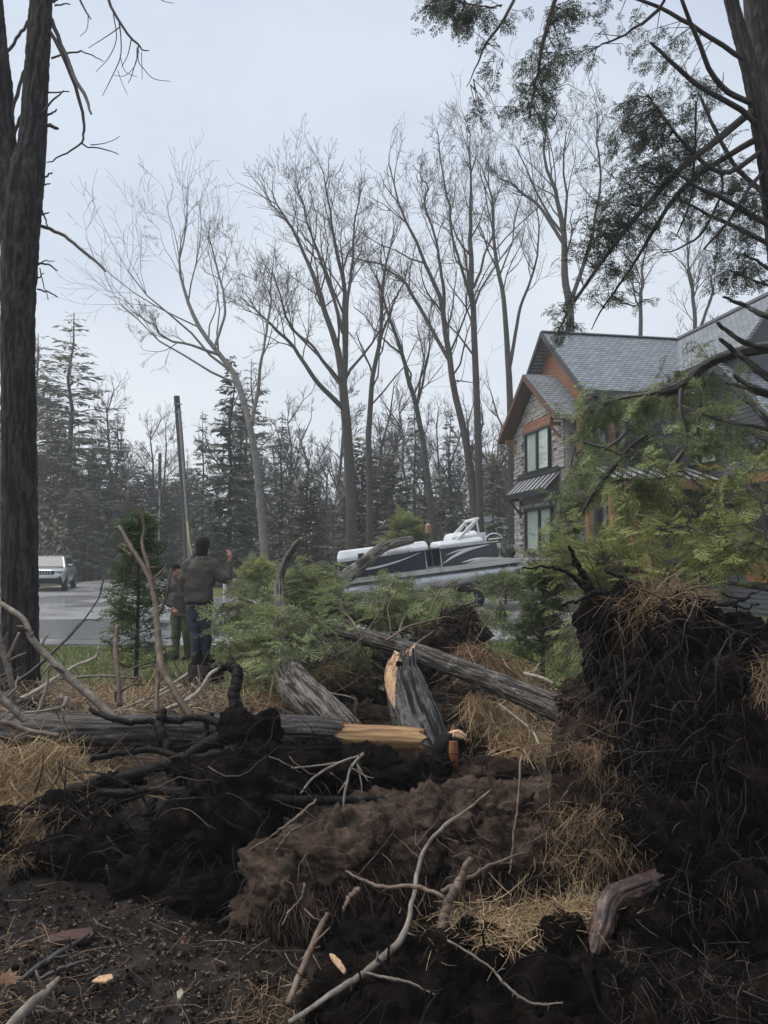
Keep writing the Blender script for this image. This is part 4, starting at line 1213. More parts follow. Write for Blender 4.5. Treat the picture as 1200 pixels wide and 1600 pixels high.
def bark_mesh(P, R, nr=72, nl=240, ridge=0.012, seed=1, along=1.6, around=9.0, lump=0.03, jag0=0.0, jag1=0.0):
    """A log with real bark ridges: displaced tube, ends optionally splintered. Returns V, F(list)."""
    rows = np.concatenate([np.asarray(P), np.asarray(R)[:, None]], 1)
    S = smooth_path(rows, nl)
    C, rad_ = S[:, :3], S[:, 3]
    seg = np.r_[0, np.cumsum(np.linalg.norm(np.diff(C, axis=0), axis=1))]
    T = np.gradient(C, axis=0); T /= np.linalg.norm(T, axis=1, keepdims=True)
    ref = np.eye(3)[int(np.argmin(np.abs(C[-1]-C[0])))]
    U = np.cross(T, ref); U /= np.linalg.norm(U, axis=1, keepdims=True); Q = np.cross(T, U)
    a = np.arange(nr)*2*np.pi/nr
    ca, sa = np.cos(a), np.sin(a)
    NN = np.stack([np.outer(np.ones(nl), ca)*around*.35, np.outer(np.ones(nl), sa)*around*.35, np.outer(seg, np.ones(nr))*along], -1)
    w = fbm(NN*np.array((1, 1, 2.0)), seed+3, 2)*0.5
    rid = 1-np.abs(fbm(NN*1.0+w[..., None]*.5, seed, 3))*1.6
    disp = ridge*(rid-0.4)+lump*rad_[:, None]*fbm(NN*.35, seed+9, 2)+ridge*.35*fbm(NN*4, seed+5, 2)
    rr = rad_[:, None]+disp
    V = C[:, None, :]+rr[..., None]*(ca[None, :, None]*U[:, None, :]+sa[None, :, None]*Q[:, None, :])
    if jag0 or jag1:
        j = fbm(np.stack([ca*3.3, sa*3.3, np.full(nr, seed*1.7)], -1), seed, 3)
        for side, jg in ((0, jag0), (1, jag1)):
            if not jg: continue
            k = int(nl*.12)
            for q in range(k):
                i = q if side == 0 else nl-1-q
                wgt = (1-q/k)
                V[i] += (T[i]*(-1 if side == 0 else 1))[None, :]*(j*jg*wgt)[:, None]
    V = V.reshape(-1, 3)
    idx = np.arange(nl*nr).reshape(nl, nr)
    F = np.stack([idx[:-1], np.roll(idx, -1, 1)[:-1], np.roll(idx, -1, 1)[1:], idx[1:]], -1).reshape(-1, 4)
    c0, c1 = len(V), len(V)+1
    V = np.vstack([V, C[0]+T[0]*rad_[0]*.15, C[-1]-T[-1]*rad_[-1]*.15])
    t0 = np.stack([np.full(nr, c0), np.roll(idx[0], -1), idx[0]], -1)
    t1 = np.stack([np.full(nr, c1), idx[-1], np.roll(idx[-1], -1)], -1)
    midx = np.r_[np.zeros(len(F), int), np.ones(2*nr, int)]
    tn = np.r_[np.clip(.5+.62*(rid-.55)+.12*fbm(NN*4, seed+5, 2), 0, 1).ravel(), .5, .5]
    return V, [F, np.concatenate([t0, t1])], midx, tn

def log_part(name, lst, mats, parent, base, n=14, **kw):
    P, R = px_path(lst, n)
    V, F, mi, tn = bark_mesh(P, R, **kw)
    return link(name, mesh_np(name, V-np.asarray(base), F, mats, midx=mi, tint=tn), parent)

# ------------------------------------------------------------------ big forked tree on the left
D = 9.3
base = np.array(W(32, 1100, D))
lt = empty('forked_tree', tuple(base), 0, 'big dark forked trunk with dead side twigs at the left edge', 'tree')
log_part('trunk', [(30, 1150, D, 84), (30, 1085, D, 62), (31, 1000, D, 53), (31, 880, D, 51), (30, 700, D, 50), (28, 500, D, 50), (32, 380, D, 54), (38, 290, D, 56), (50, 220, D, 41), (57, 110, D, 35), (64, 0, D, 33), (72, -160, D, 34), (82, -420, D, 28), (95, -800, D, 18)],
         [M['bk_tree'], M['bk_tree']], lt, base, n=40, nr=64, nl=520, ridge=0.018, seed=3, along=3.2, around=15)
log_part('stem', [(24, 380, D, 46), (14, 280, D, 44), (5, 220, D, 38), (-3, 100, D, 34), (-12, 0, D, 31), (-28, -200, D, 28), (-55, -700, D, 18)],
         [M['bk_tree'], M['bk_tree']], lt, base, n=24, nr=48, nl=320, ridge=0.014, seed=4, along=3.2, around=14)
dead = [
 [(80, 30, D, 7), (98, 75, D, 6.5), (116, 118, D-.1, 6), (133, 150, D-.2, 5.5), (142, 178, D-.3, 3.5)],
 [(79, 50, D, 7), (100, 92, D, 6.5), (116, 130, D+.1, 6), (128, 175, D+.2, 5), (131, 205, D+.2, 4), (125, 225, D+.2, 3), (98, 243, D+.2, 2.5), (74, 255, D+.2, 2)],
 [(126, 223, D+.2, 3), (138, 230, D+.3, 2.2), (160, 232, D+.3, 2), (185, 241, D+.4, 1.3)],
 [(142, 228, D+.3, 1.8), (170, 222, D+.3, 1.2), (187, 213, D+.3, 1)],
 [(80, 90, D, 3.5), (118, 81, D, 3), (140, 85, D-.1, 2.2), (162, 97, D-.1, 1.3)],
 [(64, 353, D, 6), (90, 363, D, 5.5), (115, 380, D-.1, 5), (145, 405, D-.2, 4.5), (164, 424, D-.3, 3)],
 [(58, 410, D, 3.5), (75, 413, D, 3), (90, 423, D, 2)], [(60, 414, D, 2.5), (70, 408, D, 2), (84, 408, D, 1.3)],
 [(56, 452, D, 3), (72, 455, D, 2.6), (90, 464, D, 1.8)], [(56, 440, D, 3), (67, 426, D, 2)],
 [(72, 145, D, 3), (108, 143, D, 2)], [(66, 175, D-.1, 3.5), (85, 155, D-.1, 3), (99, 141, D-.1, 2)], [(73, 182, D, 4), (89, 171, D, 2.5)],
 [(72, 197, D, 7), (84, 198, D, 6), (90, 201, D, 4)], [(68, 277, D, 3.5), (83, 270, D, 2.4)], [(66, 291, D, 3), (80, 286, D, 2)],
 [(66, 330, D, 3), (72, 345, D, 2.5), (75, 358, D, 2)], [(66, 336, D, 3), (77, 332, D, 2)],
 [(14, 200, D, 6), (22, 165, D, 6), (34, 120, D+.1, 5), (44, 100, D+.2, 4)], [(12, 80, D, 5), (30, 55, D, 5), (45, 35, D+.1, 5)],
 [(20, 215, D, 6), (34, 180, D, 5), (50, 165, D, 5)], [(14, 95, D, 2), (19, 130, D, 2), (20, 152, D, 1.2)], [(20, 240, D, 5), (32, 234, D, 4)],
 [(62, 420, D, 2), (76, 470, D, 1.2)], [(82, 3, D, 6), (96, -10, D, 6)], [(84, 8, D, 3), (110, 7, D, 2)],
]
tw = [
 [(165, -20, D-1, 5), (172, 8, D-1, 5), (188, 36, D-1, 4.5), (203, 58, D-1, 4), (217, 70, D-1, 3.5), (222, 78, D-1, 2.5), (233, 79, D-1, 1.4)],
 [(186, 34, D-1, 2.4), (189, 60, D-1, 2), (188, 90, D-1, 1.8), (175, 120, D-1, 1.6), (160, 150, D-1, 1)], [(188, 42, D-1, 2), (165, 58, D-1, 1.5), (138, 75, D-1, 1)],
 [(177, 22, D-1, 2), (182, 60, D-1, 1.6), (170, 90, D-1, 1.4), (150, 112, D-1, .9)], [(205, 62, D-1, 2), (200, 85, D-1, 1.5), (190, 105, D-1, 1)],
 [(216, 72, D-1, 2.2), (216, 95, D-1, 1.6), (225, 108, D-1, 1.4), (240, 123, D-1, 1.2), (266, 127, D-1, .9)], [(217, 80, D-1, 1.6), (205, 120, D-1, 1.3), (200, 130, D-1, .9)],
 [(214, 74, D-1, 1.5), (212, 100, D-1, 1.2), (196, 118, D-1, 1), (178, 118, D-1, .8)], [(221, 82, D-1, 1.4), (222, 110, D-1, 1), (222, 124, D-1, .8)],
 [(188, 90, D-1, 1.4), (196, 112, D-1, 1.1), (214, 120, D-1, .8)], [(184, 110, D-1, 1.2), (190, 128, D-1, 1), (199, 148, D-1, .8)],
 [(120, -10, D-1, 4), (133, 16, D-1, 3), (142, 30, D-1, 2)], [(138, 22, D-1, 1.6), (136, 45, D-1, 1.2), (125, 57, D-1, .8)], [(240, -8, D-1, 1.6), (256, 2, D-1, 1.2), (272, 5, D-1, .8)],
]
for q in dead:
    P, R = px_path(q, max(6, len(q)*3)); P = P+RS.normal(0, .006, P.shape)
    V, F = tubes([(P, R)], 6); link('dead_branch', mesh_np('dead_branch', V-base, F, M['stick_dark']), lt)
polys = [px_path(q, 12) for q in tw]
tube_object('hanging_twigs', polys, M['stick_dark'], lt, 5, base)

# ------------------------------------------------------------------ hemlock pair at the upper right
D = 7.6
base = np.array(W(1290, 1100, D+.4)); base[2] = 0
rt = empty('hemlock_tree', tuple(base), 0, 'double-trunked hemlock leaning in from the upper right corner', 'tree')
log_part('trunk', [(1300, 1150, D+.4, 60), (1275, 800, D+.3, 50), (1245, 560, D+.2, 44), (1222, 380, D+.1, 38), (1197, 230, D, 31), (1172, 110, D, 25), (1150, 30, D, 21), (1134, -40, D, 19), (1114, -160, D, 15), (1098, -300, D, 9)],
         [M['bk_tree'], M['bk_tree']], rt, base, n=30, nr=48, nl=380, ridge=0.010, seed=6, along=3.2, around=13)
log_part('stem', [(1300, 800, D+.9, 60), (1240, 450, D+.8, 60), (1215, 250, D+.7, 56), (1202, 120, D+.7, 54), (1190, 0, D+.7, 52), (1175, -200, D+.7, 54), (1170, -600, D+.7, 36)],
         [M['bk_tree'], M['bk_tree']], rt, base, n=24, nr=56, nl=300, ridge=0.014, seed=7, along=3.0, around=14)
limbs = [
 [(1175, 175, D, 13), (1130, 208, D-.1, 12), (1060, 265, D-.2, 10), (990, 340, D-.3, 8), (930, 420, D-.3, 6), (890, 480, D-.3, 5), (872, 520, D-.3, 2)],
 [(1185, 215, D, 11), (1125, 250, D+.2, 9), (1070, 292, D+.3, 8), (1020, 370, D+.3, 6), (975, 440, D+.3, 4), (948, 475, D+.3, 3), (930, 512, D+.3, 1.5)],
 [(1175, 160, D, 9), (1140, 145, D-.3, 9), (1110, 108, D-.5, 8), (1085, 55, D-.7, 7), (1062, 0, D-.9, 6), (1045, -40, D-1, 5)],
 [(1165, 95, D, 8), (1100, 55, D-.3, 7), (1040, 20, D-.5, 6), (975, -2, D-.7, 4), (960, -20, D-.8, 3)],
 [(1180, 195, D, 9), (1160, 172, D-.2, 9), (1105, 140, D-.4, 8), (1060, 102, D-.5, 7), (1022, 66, D-.6, 4)],
 [(1050, -40, D-.9, 5), (1030, 10, D-.8, 5), (982, 48, D-.7, 4), (950, 65, D-.7, 3), (925, 80, D-.7, 1.5)],
 [(1190, 240, D, 9), (1130, 270, D, 8), (1080, 240, D-.1, 6), (1040, 190, D-.2, 4), (1012, 150, D-.3, 2)],
 [(1225, 365, D, 10), (1170, 335, D-.1, 9), (1120, 310, D-.2, 8), (1085, 295, D-.3, 6), (1050, 270, D-.4, 3)],
 [(1230, 395, D, 9), (1150, 355, D-.1, 7), (1085, 325, D-.2, 4), (1060, 310, D-.2, 2)],
 [(880, -30, D-.6, 8), (862, 20, D-.6, 7), (848, 75, D-.6, 6), (838, 125, D-.6, 4), (830, 180, D-.6, 2)],
 [(815, -30, D-.6, 6), (795, 25, D-.6, 5), (768, 65, D-.6, 4), (752, 100, D-.6, 2.5), (735, 132, D-.6, 1.2)],
 [(1215, 330, D, 8), (1190, 300, D+.5, 8), (1150, 260, D+.6, 7), (1115, 200, D+.6, 6), (1090, 150, D+.6, 4)],
 [(1120, 250, D+.2, 5), (1125, 300, D, 4), (1095, 360, D-.1, 4), (1060, 385, D-.2, 3), (1035, 392, D-.2, 2)],
 [(955, 460, D+.3, 2.5), (985, 475, D+.3, 2), (1010, 465, D+.2, 1.4)], [(1088, 160, D+.2, 4), (1086, 260, D+.2, 3.5), (1080, 320, D+.2, 3), (1060, 370, D+.2, 2)],
 [(1195, 265, D, 7), (1160, 310, D-.2, 6), (1135, 350, D-.3, 5), (1100, 390, D-.3, 3)],
 [(1200, 420, D, 6), (1175, 405, D-.1, 4), (1150, 398, D-.1, 2)], [(1215, 450, D, 5), (1160, 430, D, 3), (1140, 422, D, 1.6)],
 [(700, -30, D-1, 4), (720, 0, D-1, 3), (755, 15, D-1, 2.4), (790, 10, D-.8, 3)],
]
hub = []
for q in limbs:
    P, R = px_path(q, 16)
    hub.append(P[3:])
    P = P+np.cumsum(RS.normal(0, .006, P.shape), 0)
    V, F = tubes([(P, R)], 7); link('limb', mesh_np('limb', V-base, F, M['bark_dark']), rt)
hub = np.concatenate(hub)
ell = [(700, 15, 60, 24, 6.4, 7.0, 1.2), (745, 40, 45, 30, 6.6, 7.0, .5), (860, 95, 70, 45, 6.7, 7.3, 1.2), (825, 165, 75, 50, 6.7, 7.3, 1.5), (890, 20, 60, 25, 6.8, 7.2, .8), (1015, 90, 40, 40, 6.9, 7.6, .7),
       (1050, 165, 70, 55, 7.0, 8.0, 1.5), (1010, 210, 80, 40, 7.1, 8.0, 2.0), (985, 270, 70, 50, 7.1, 7.9, 2.2), (950, 340, 60, 55, 7.1, 7.9, 2.0), (930, 400, 45, 45, 7.2, 7.9, 1.4),
       (1090, 270, 70, 55, 7.1, 8.4, 2.2), (1150, 330, 55, 60, 7.2, 8.4, 1.9), (1040, 330, 50, 45, 7.3, 8.0, 1.0), (985, 440, 45, 35, 7.6, 8.1, .5), (1160, 410, 50, 40, 7.4, 8.2, 1.5), (880, 495, 30, 30, 7.1, 7.5, .5)]
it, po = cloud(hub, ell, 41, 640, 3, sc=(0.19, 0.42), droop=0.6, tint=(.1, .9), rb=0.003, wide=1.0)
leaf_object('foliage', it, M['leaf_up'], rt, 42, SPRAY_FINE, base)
tube_object('twigs', po, M['stick_dark'], rt, 4, base)

# ------------------------------------------------------------------ hemlock brought down against the house (right)
base = np.array(W(1330, 950, 9.5)); base[2] = 0.0
ft = empty('fallen_hemlock', tuple(base), 0, 'fallen hemlock crown with broken dark limbs hanging over the house front', 'fallen tree')
limbs = [
 [(1290, 545, 9.5, 40), (1200, 545, 9.7, 30), (1140, 555, 10, 26), (1100, 575, 10.3, 22), (1070, 600, 10.5, 26), (1035, 612, 10.8, 30)],
 [(1290, 520, 8.6, 16), (1200, 497, 8.8, 13), (1165, 480, 9, 10), (1130, 466, 9.1, 4)],
 [(1290, 570, 8.6, 20), (1215, 545, 8.7, 16), (1165, 530, 8.8, 13), (1120, 500, 8.9, 6)],
 [(1290, 625, 8.5, 22), (1200, 590, 8.6, 18), (1165, 565, 8.7, 15), (1140, 545, 8.8, 12), (1123, 527, 8.8, 7)],
 [(1290, 640, 9, 18), (1200, 612, 9.1, 14), (1160, 590, 9.2, 11), (1148, 582, 9.2, 7)],
 [(1280, 640, 9, 15), (1190, 615, 9.3, 12), (1150, 602, 9.5, 9), (1128, 597, 9.6, 5)],
 [(1280, 690, 9, 12), (1195, 668, 9.3, 10), (1120, 655, 9.8, 7), (1060, 632, 10.3, 3)],
 [(1240, 700, 9, 14), (1195, 650, 9.2, 12), (1165, 620, 9.4, 8)],
 [(1280, 700, 9, 12), (1200, 685, 9.3, 9), (1165, 672, 9.6, 3)],
 [(1065, 605, 10.5, 9), (1062, 650, 10.4, 8), (1072, 690, 10.3, 7), (1055, 720, 10.2, 8), (1043, 735, 10.2, 5)],
 [(1010, 680, 11, 6), (985, 700, 11.2, 7), (955, 735, 11.4, 8), (930, 770, 11.6, 8), (905, 810, 11.7, 4)],
 [(912, 690, 11.5, 4), (950, 705, 11.3, 5), (985, 720, 11.2, 3)], [(948, 702, 11.3, 4), (965, 685, 11.2, 5), (975, 676, 11.2, 5)],
 [(1200, 860, 8.2, 5), (1190, 810, 8.3, 4), (1185, 770, 8.4, 3)], [(1160, 815, 8.6, 3), (1190, 830, 8.4, 4), (1205, 870, 8.3, 4)],
 [(960, 750, 10.8, 2.5), (1010, 748, 10.6, 2.5), (1060, 742, 10.4, 2)], [(1030, 745, 10.2, 2), (1065, 735, 10.1, 2.5), (1090, 755, 10, 4), (1110, 780, 9.9, 5), (1125, 800, 9.8, 3)],
 [(1095, 650, 10, 3), (1090, 690, 10, 3), (1080, 720, 10, 2)],
 [(1270, 900, 8, 8), (1190, 870, 8.4, 6), (1120, 840, 9, 4), (1050, 820, 9.6, 2)], [(1250, 930, 8, 8), (1100, 905, 9, 6), (980, 890, 10, 4), (900, 870, 10.5, 2)],
 [(1100, 600, 10.3, 8), (1020, 615, 11, 6), (950, 630, 11.8, 5), (915, 660, 12.3, 3), (893, 730, 12.5, 2)],
]
hub = []
for i, q in enumerate(limbs):
    P, R = px_path(q, 16); hub.append(P[2:])
    P = P+np.cumsum(RS.normal(0, .006, P.shape), 0)
    if i < 9:
        V, F, mi_, tn_ = bark_mesh(P, R*(.62 if i == 0 else .6), nr=26, nl=90, ridge=.012, seed=80+i, along=4, around=9, lump=.12, jag1=.03 if i else .10)
        link('limb', mesh_np('limb', V-base, F, [M['bk_log'], M['wood_fresh'] if i == 0 else M['bk_log']], midx=mi_, tint=tn_), ft)
    else:
        V, F = tubes([(P, R)], 8); link('limb', mesh_np('limb', V-base, F, M['stick_dark']), ft)
hub = np.concatenate(hub)
ell = [(960, 625, 90, 28, 11.2, 12.8, 2.2), (1060, 590, 60, 22, 10.6, 11.4, .9), (1010, 650, 50, 45, 11, 12, 1.6), (1120, 640, 55, 45, 9.8, 11, 1.4), (1110, 700, 80, 45, 9.6, 11.4, 2.0), (1170, 690, 40, 70, 9.3, 10.5, 1.0),
       (925, 690, 35, 45, 12, 13, 1.2), (908, 770, 38, 60, 11.8, 12.8, 1.8), (930, 740, 55, 40, 11.4, 12.6, 1.0), (935, 650, 40, 30, 12, 13, 1.0), (1020, 720, 50, 40, 10.4, 11.4, 1.3), (1085, 560, 20, 25, 10.4, 10.8, .35), (880, 835, 30, 45, 12, 12.8, 1.0)]
it, po = cloud(hub, ell, 51, 330, 4, sc=(0.32, 0.68), droop=0.65, tint=(.15, .9), rb=0.004, wide=.7)
leaf_object('foliage', it, M['leaf_hem'], ft, 52, None, base)
ell2 = [(960, 860, 100, 45, 9.2, 11.2, 2.6), (870, 890, 45, 45, 9.6, 10.6, 1.3), (1000, 800, 70, 40, 10, 11, .8), (1110, 800, 70, 60, 8.8, 10.4, 1.6), (1160, 860, 70, 60, 8.0, 9.6, 1.8), (1080, 890, 80, 45, 8.2, 9.6, 1.6), (1170, 750, 40, 50, 9, 10, .8), (930, 920, 60, 30, 9.6, 10.6, .9), (1000, 905, 60, 30, 9, 10, .9), (870, 1010, 20, 45, 9, 9.6, .4), (960, 780, 20, 40, 10.4, 11, .4), (1000, 790, 16, 40, 10.4, 11, .4)]
it2, po2 = cloud(hub, ell2, 53, 350, 4, sc=(0.32, 0.70), droop=0.15, tint=(.2, .95), rb=0.004, lean=(0, 0, .25))
leaf_object('foliage', it2, M['leaf_yel'], ft, 54, None, base)
tube_object('twigs', po+po2, M['stick_dark'], ft, 4, base)

# ------------------------------------------------------------------ uprooted hemlock across the middle
base = np.array(W(870, 1106, 6.3))
mt = empty('uprooted_hemlock', tuple(base), 0, 'long lichen-flecked fallen trunk sloping from right root ball into green hemlock crown', 'fallen tree')
log_part('trunk', [(905, 1125, 6.1, 42), (860, 1103, 6.4, 38), (810, 1082, 6.8, 35), (760, 1061, 7.3, 32), (700, 1038, 7.9, 29), (640, 1016, 8.5, 27), (540, 988, 9.5, 24), (460, 970, 10.3, 22), (400, 955, 11, 15), (350, 945, 11.6, 8)],
         [M['bk_lichen'], M['wood_fresh']], mt, base, n=24, nr=72, nl=420, ridge=0.011, seed=8, along=2.3, around=21)
limbs = [
 [(560, 992, 9.3, 8), (540, 960, 10, 7), (500, 920, 11, 5), (450, 890, 11.6, 3)],
 [(500, 980, 9.9, 8), (470, 1010, 9.8, 6), (420, 1020, 9.8, 4), (370, 1040, 9.8, 2)],
 [(620, 1010, 8.7, 8), (630, 968, 10, 6), (660, 938, 11.4, 5), (705, 930, 12, 3)],
 [(640, 1015, 8.5, 7), (690, 980, 10, 6), (735, 965, 11, 4), (772, 962, 11.5, 2)],
 [(570, 995, 9.2, 6), (600, 950, 10.5, 5), (620, 900, 11.6, 3)],
 [(430, 960, 10.6, 6), (390, 940, 11, 4), (350, 930, 11.3, 2)],
 [(520, 985, 9.6, 6), (540, 1030, 9.2, 5), (560, 1070, 8.9, 3)],
 [(602, 1000, 8.6, 6), (640, 975, 8.8, 6), (690, 962, 9, 4), (710, 958, 9, 2)],
 [(740, 1010, 9.2, 2.5), (760, 975, 9.5, 3), (790, 920, 9.9, 1.5)], [(612, 985, 9, 3), (606, 950, 9.2, 3), (625, 915, 9.4, 3), (645, 912, 9.5, 2)],
 [(670, 960, 9.4, 3), (690, 920, 9.8, 4), (720, 905, 10, 3)], [(455, 1055, 8.4, 4), (500, 1040, 8.6, 4), (540, 1020, 8.8, 3), (570, 1000, 9, 3)],
]
hub = []
for q in limbs:
    P, R = px_path(q, 14); hub.append(P[2:])
    P = P+np.cumsum(RS.normal(0, .006, P.shape), 0)
    V, F = tubes([(P, R*.62)], 7); link('limb', mesh_np('limb', V-base, F, M['stick_brown']), mt)
hub = np.concatenate(hub)
ell = [(395, 1000, 60, 70, 9.0, 10.8, 2.6), (370, 980, 35, 55, 10, 11, 1.6), (440, 930, 70, 45, 10.6, 11.8, 2.4), (500, 920, 50, 32, 10.6, 12.2, 1.5), (500, 960, 80, 30, 10.2, 11.4, 2.0), (575, 960, 60, 40, 10.3, 12, 2.2), (640, 935, 55, 28, 11, 12.4, 1.2),
       (680, 942, 40, 20, 11.2, 12.4, .7), (725, 980, 55, 22, 10.6, 12, 1.0), (650, 970, 55, 25, 10.4, 11.6, 1.0), (432, 1005, 48, 50, 7.5, 8.6, 1.6), (437, 960, 30, 30, 8.2, 9.2, .8), (560, 950, 130, 45, 9.6, 12, 3.0), (690, 960, 80, 32, 10, 11.8, 1.6), (470, 990, 110, 50, 9.0, 11, 2.0), (395, 1050, 40, 35, 8.6, 9.6, .8), (560, 1045, 55, 35, 8.8, 9.8, 1.1), (520, 1010, 55, 25, 9.5, 10.4, 1.0), (790, 975, 20, 25, 10.8, 11.4, .2), (490, 890, 40, 22, 10.8, 12, .8), (700, 985, 60, 25, 10, 11, .5)]
it, po = cloud(hub, ell, 61, 800, 4, sc=(0.30, 0.70), droop=0.3, tint=(.15, .85), rb=0.004)
leaf_object('foliage', it, M['leaf_hem'], mt, 62, None, base)
tube_object('twigs', po, M['stick_grey'], mt, 4, base)

# ------------------------------------------------------------------ small evergreens
def sapling(name, px, ytop, ybot, d, wpx, label, m, seed, nb, per=2, sc=(.4, .8)):
    base = np.array(W(px, ybot, d)); top = np.array(W(px+3, ytop, d))
    H = top[2]-base[2]
    t = empty(name, tuple(base), 0, label, 'shrub')
    rnd = np.random.default_rng(seed)
    tube_object('trunk', [([(0, 0, 0), (.02, .01, H*.5), (0.02, 0, H*.97)], [.035, .022, .005])], M['bark_conifer'], t, 6)
    items, polys = [], []
    for k in range(nb):
        f = rnd.uniform(0.03, 1)**.8
        a = rnd.uniform(0, 2*np.pi)
        L = PW(wpx, d)/2*((1-f)**.75*.95+.08)*rnd.uniform(.4, 1.35)
        o = np.array((math.cos(a), math.sin(a), 0))
        p0 = np.array((0, 0, f*H*.93)); p1 = p0+o*L+np.array((0, 0, L*rnd.uniform(.1, .7)))
        polys.append(([p0, (p0+p1)/2+np.array((0, 0, -.03)), p1], [.006, .004, .002]))
        t0 = rnd.uniform(.15, .85)
        for j in range(per):
            u = .35+.6*(j+rnd.random())/per
            items.append((p0*(1-u)+p1*u, o*rnd.uniform(.5, 1)+np.array((rnd.normal(0, .4), rnd.normal(0, .4), rnd.uniform(-.1, .7))), rnd.uniform(*sc), t0))
    tube_object('branches', polys, M['bark_conifer'], t, 4)
    leaf_object('foliage', items, m, t, seed+1)
    return t
sapling('cedar_sapling', 212, 795, 1062, 11.2, 92, 'young green cedar standing on the lawn left of the two men', M['leaf_cedar'], 71, 230)
sapling('cedar_sapling', 848, 880, 1058, 10.6, 84, 'narrow dark evergreen shrub at the lawn edge beside the root ball', M['leaf_cedar'], 73, 170)
sapling('evergreen_shrub', 402, 880, 925, 22, 60, 'pale leafy shrub behind the fallen crown, right of the men', M['leaf_yel'], 75, 90, sc=(.6, 1.2))
sapling('evergreen_shrub', 636, 808, 880, 33, 70, 'yellow-green bushy evergreen behind the boat cover', M['leaf_yel'], 77, 150, sc=(1, 1.8))
sapling('evergreen_shrub', 790, 900, 945, 24, 80, 'low clipped green shrub beneath the boat stern', M['leaf_hem'], 79, 110, sc=(.6, 1.1))
sapling('evergreen_shrub', 852, 880, 935, 24, 70, 'dark rounded shrub at the foot of the stone bay', M['leaf_cedar'], 81, 130, sc=(.7, 1.2))
M['fibre'] = tinted(mat('fibre', rough=.7), (.006, .004, .0035), (.07, .045, .031))
M['root_dark'] = noisy(mat('root_dark', rough=.6, spec=.2), [(.006, .005, .0045), (.018, .0145, .0125), (.045, .036, .030)], 18, bump=.4, bscale=60, bdist=.004)
M['root_brown'] = noisy(mat('root_brown', rough=.65), [(.022, .014, .011), (.07, .045, .034), (.15, .105, .08)], 16, bump=.4, bscale=60, bdist=.004)
# ------------------------------------------------------------------ torn soil and roots in the foreground
def lump(c, r, seed, amp=0.22, freq=1.6, fine=0.03, res=(88, 52), ff=7.0, rz=0.0):
    nu, nv = res
    u = np.arange(nu)*2*np.pi/nu; v = np.linspace(0.02, np.pi-0.02, nv)
    UU, VV = np.meshgrid(u, v)
    N = np.stack([np.cos(UU)*np.sin(VV), np.sin(UU)*np.sin(VV), np.cos(VV)], -1)
    k = 1+amp*fbm(N*freq+seed*3.1, seed, 3)
    L = N*k[..., None]*np.array(r)
    cz, sz = math.cos(rz), math.sin(rz)
    P = np.stack([L[..., 0]*cz-L[..., 1]*sz, L[..., 0]*sz+L[..., 1]*cz, L[..., 2]], -1)+np.array(c)
    P = P+N*(fine*fbm(P*ff, seed+50, 4, .6))[..., None]
    W1 = P+.03*np.stack([vnoise(P*9, seed+1), vnoise(P*9, seed+2), vnoise(P*9, seed+3)], -1)
    f1, f2, cid = worley(W1*8.0, seed)                       # broken clods with cracks between them
    g1, g2, cig = worley(W1*19.0, seed+3)
    P = P+N*(fine*(.9*(cid-.5)-1.0*np.exp(-(f2-f1)*9)+.45*(cig-.5)-.45*np.exp(-(g2-g1)*8)+.3*fbm(P*30.0, seed+95, 2)))[..., None]
    idx = np.arange(nu*nv).reshape(nv, nu)
    F = np.stack([idx[:-1], np.roll(idx, -1, 1)[:-1], np.roll(idx, -1, 1)[1:], idx[1:]], -1).reshape(-1, 4)
    return P.reshape(-1, 3), F, N.reshape(-1, 3)

def join(parts):
    V, F, N, b = [], [], [], 0
    for v, f, n in parts:
        V.append(v); F.append(f+b); N.append(n); b += len(v)
    return np.concatenate(V), np.concatenate(F), np.concatenate(N)

def soil(name, lumps, m, parent, base):
    V, F, N = join([lump(**q) for q in lumps])
    link(name, mesh_np(name, V-base, F, m), parent)
    return V, N

def rootlets(name, V, N, n, parent, base, m, seed, ln=(.06, .30), rr=(.0012, .0035), sel=None, spread=.35, sides=3, down=1.0):
    r = np.random.default_rng(seed)
    ok = np.where(sel(V, N))[0] if sel is not None else np.arange(len(V))
    ok = r.choice(ok, n)
    polys, tint = [], []
    for i in ok:
        L = r.uniform(*ln)*r.uniform(.5, 1)
        p = V[i]-N[i]*.01
        d = N[i]*r.uniform(.2, .9)+r.normal(0, spread, 3)
        P = [p]
        for k in range(3):
            d = d*.75+np.array((0, 0, -.35*down))+r.normal(0, .25, 3)
            d /= np.linalg.norm(d)
            p = p+d*L/3; P.append(p)
        q = r.uniform(*rr)
        polys.append((P, [q, q*.85, q*.65, q*.3])); tint += [float(r.uniform(0, 1)**1.6)]*(4*sides)
    Vt, Ft = tubes(polys, sides)
    o = link(name, mesh_np(name, Vt-base, Ft, m, tint=tint), parent)
    o['kind'] = 'stuff'
    return o

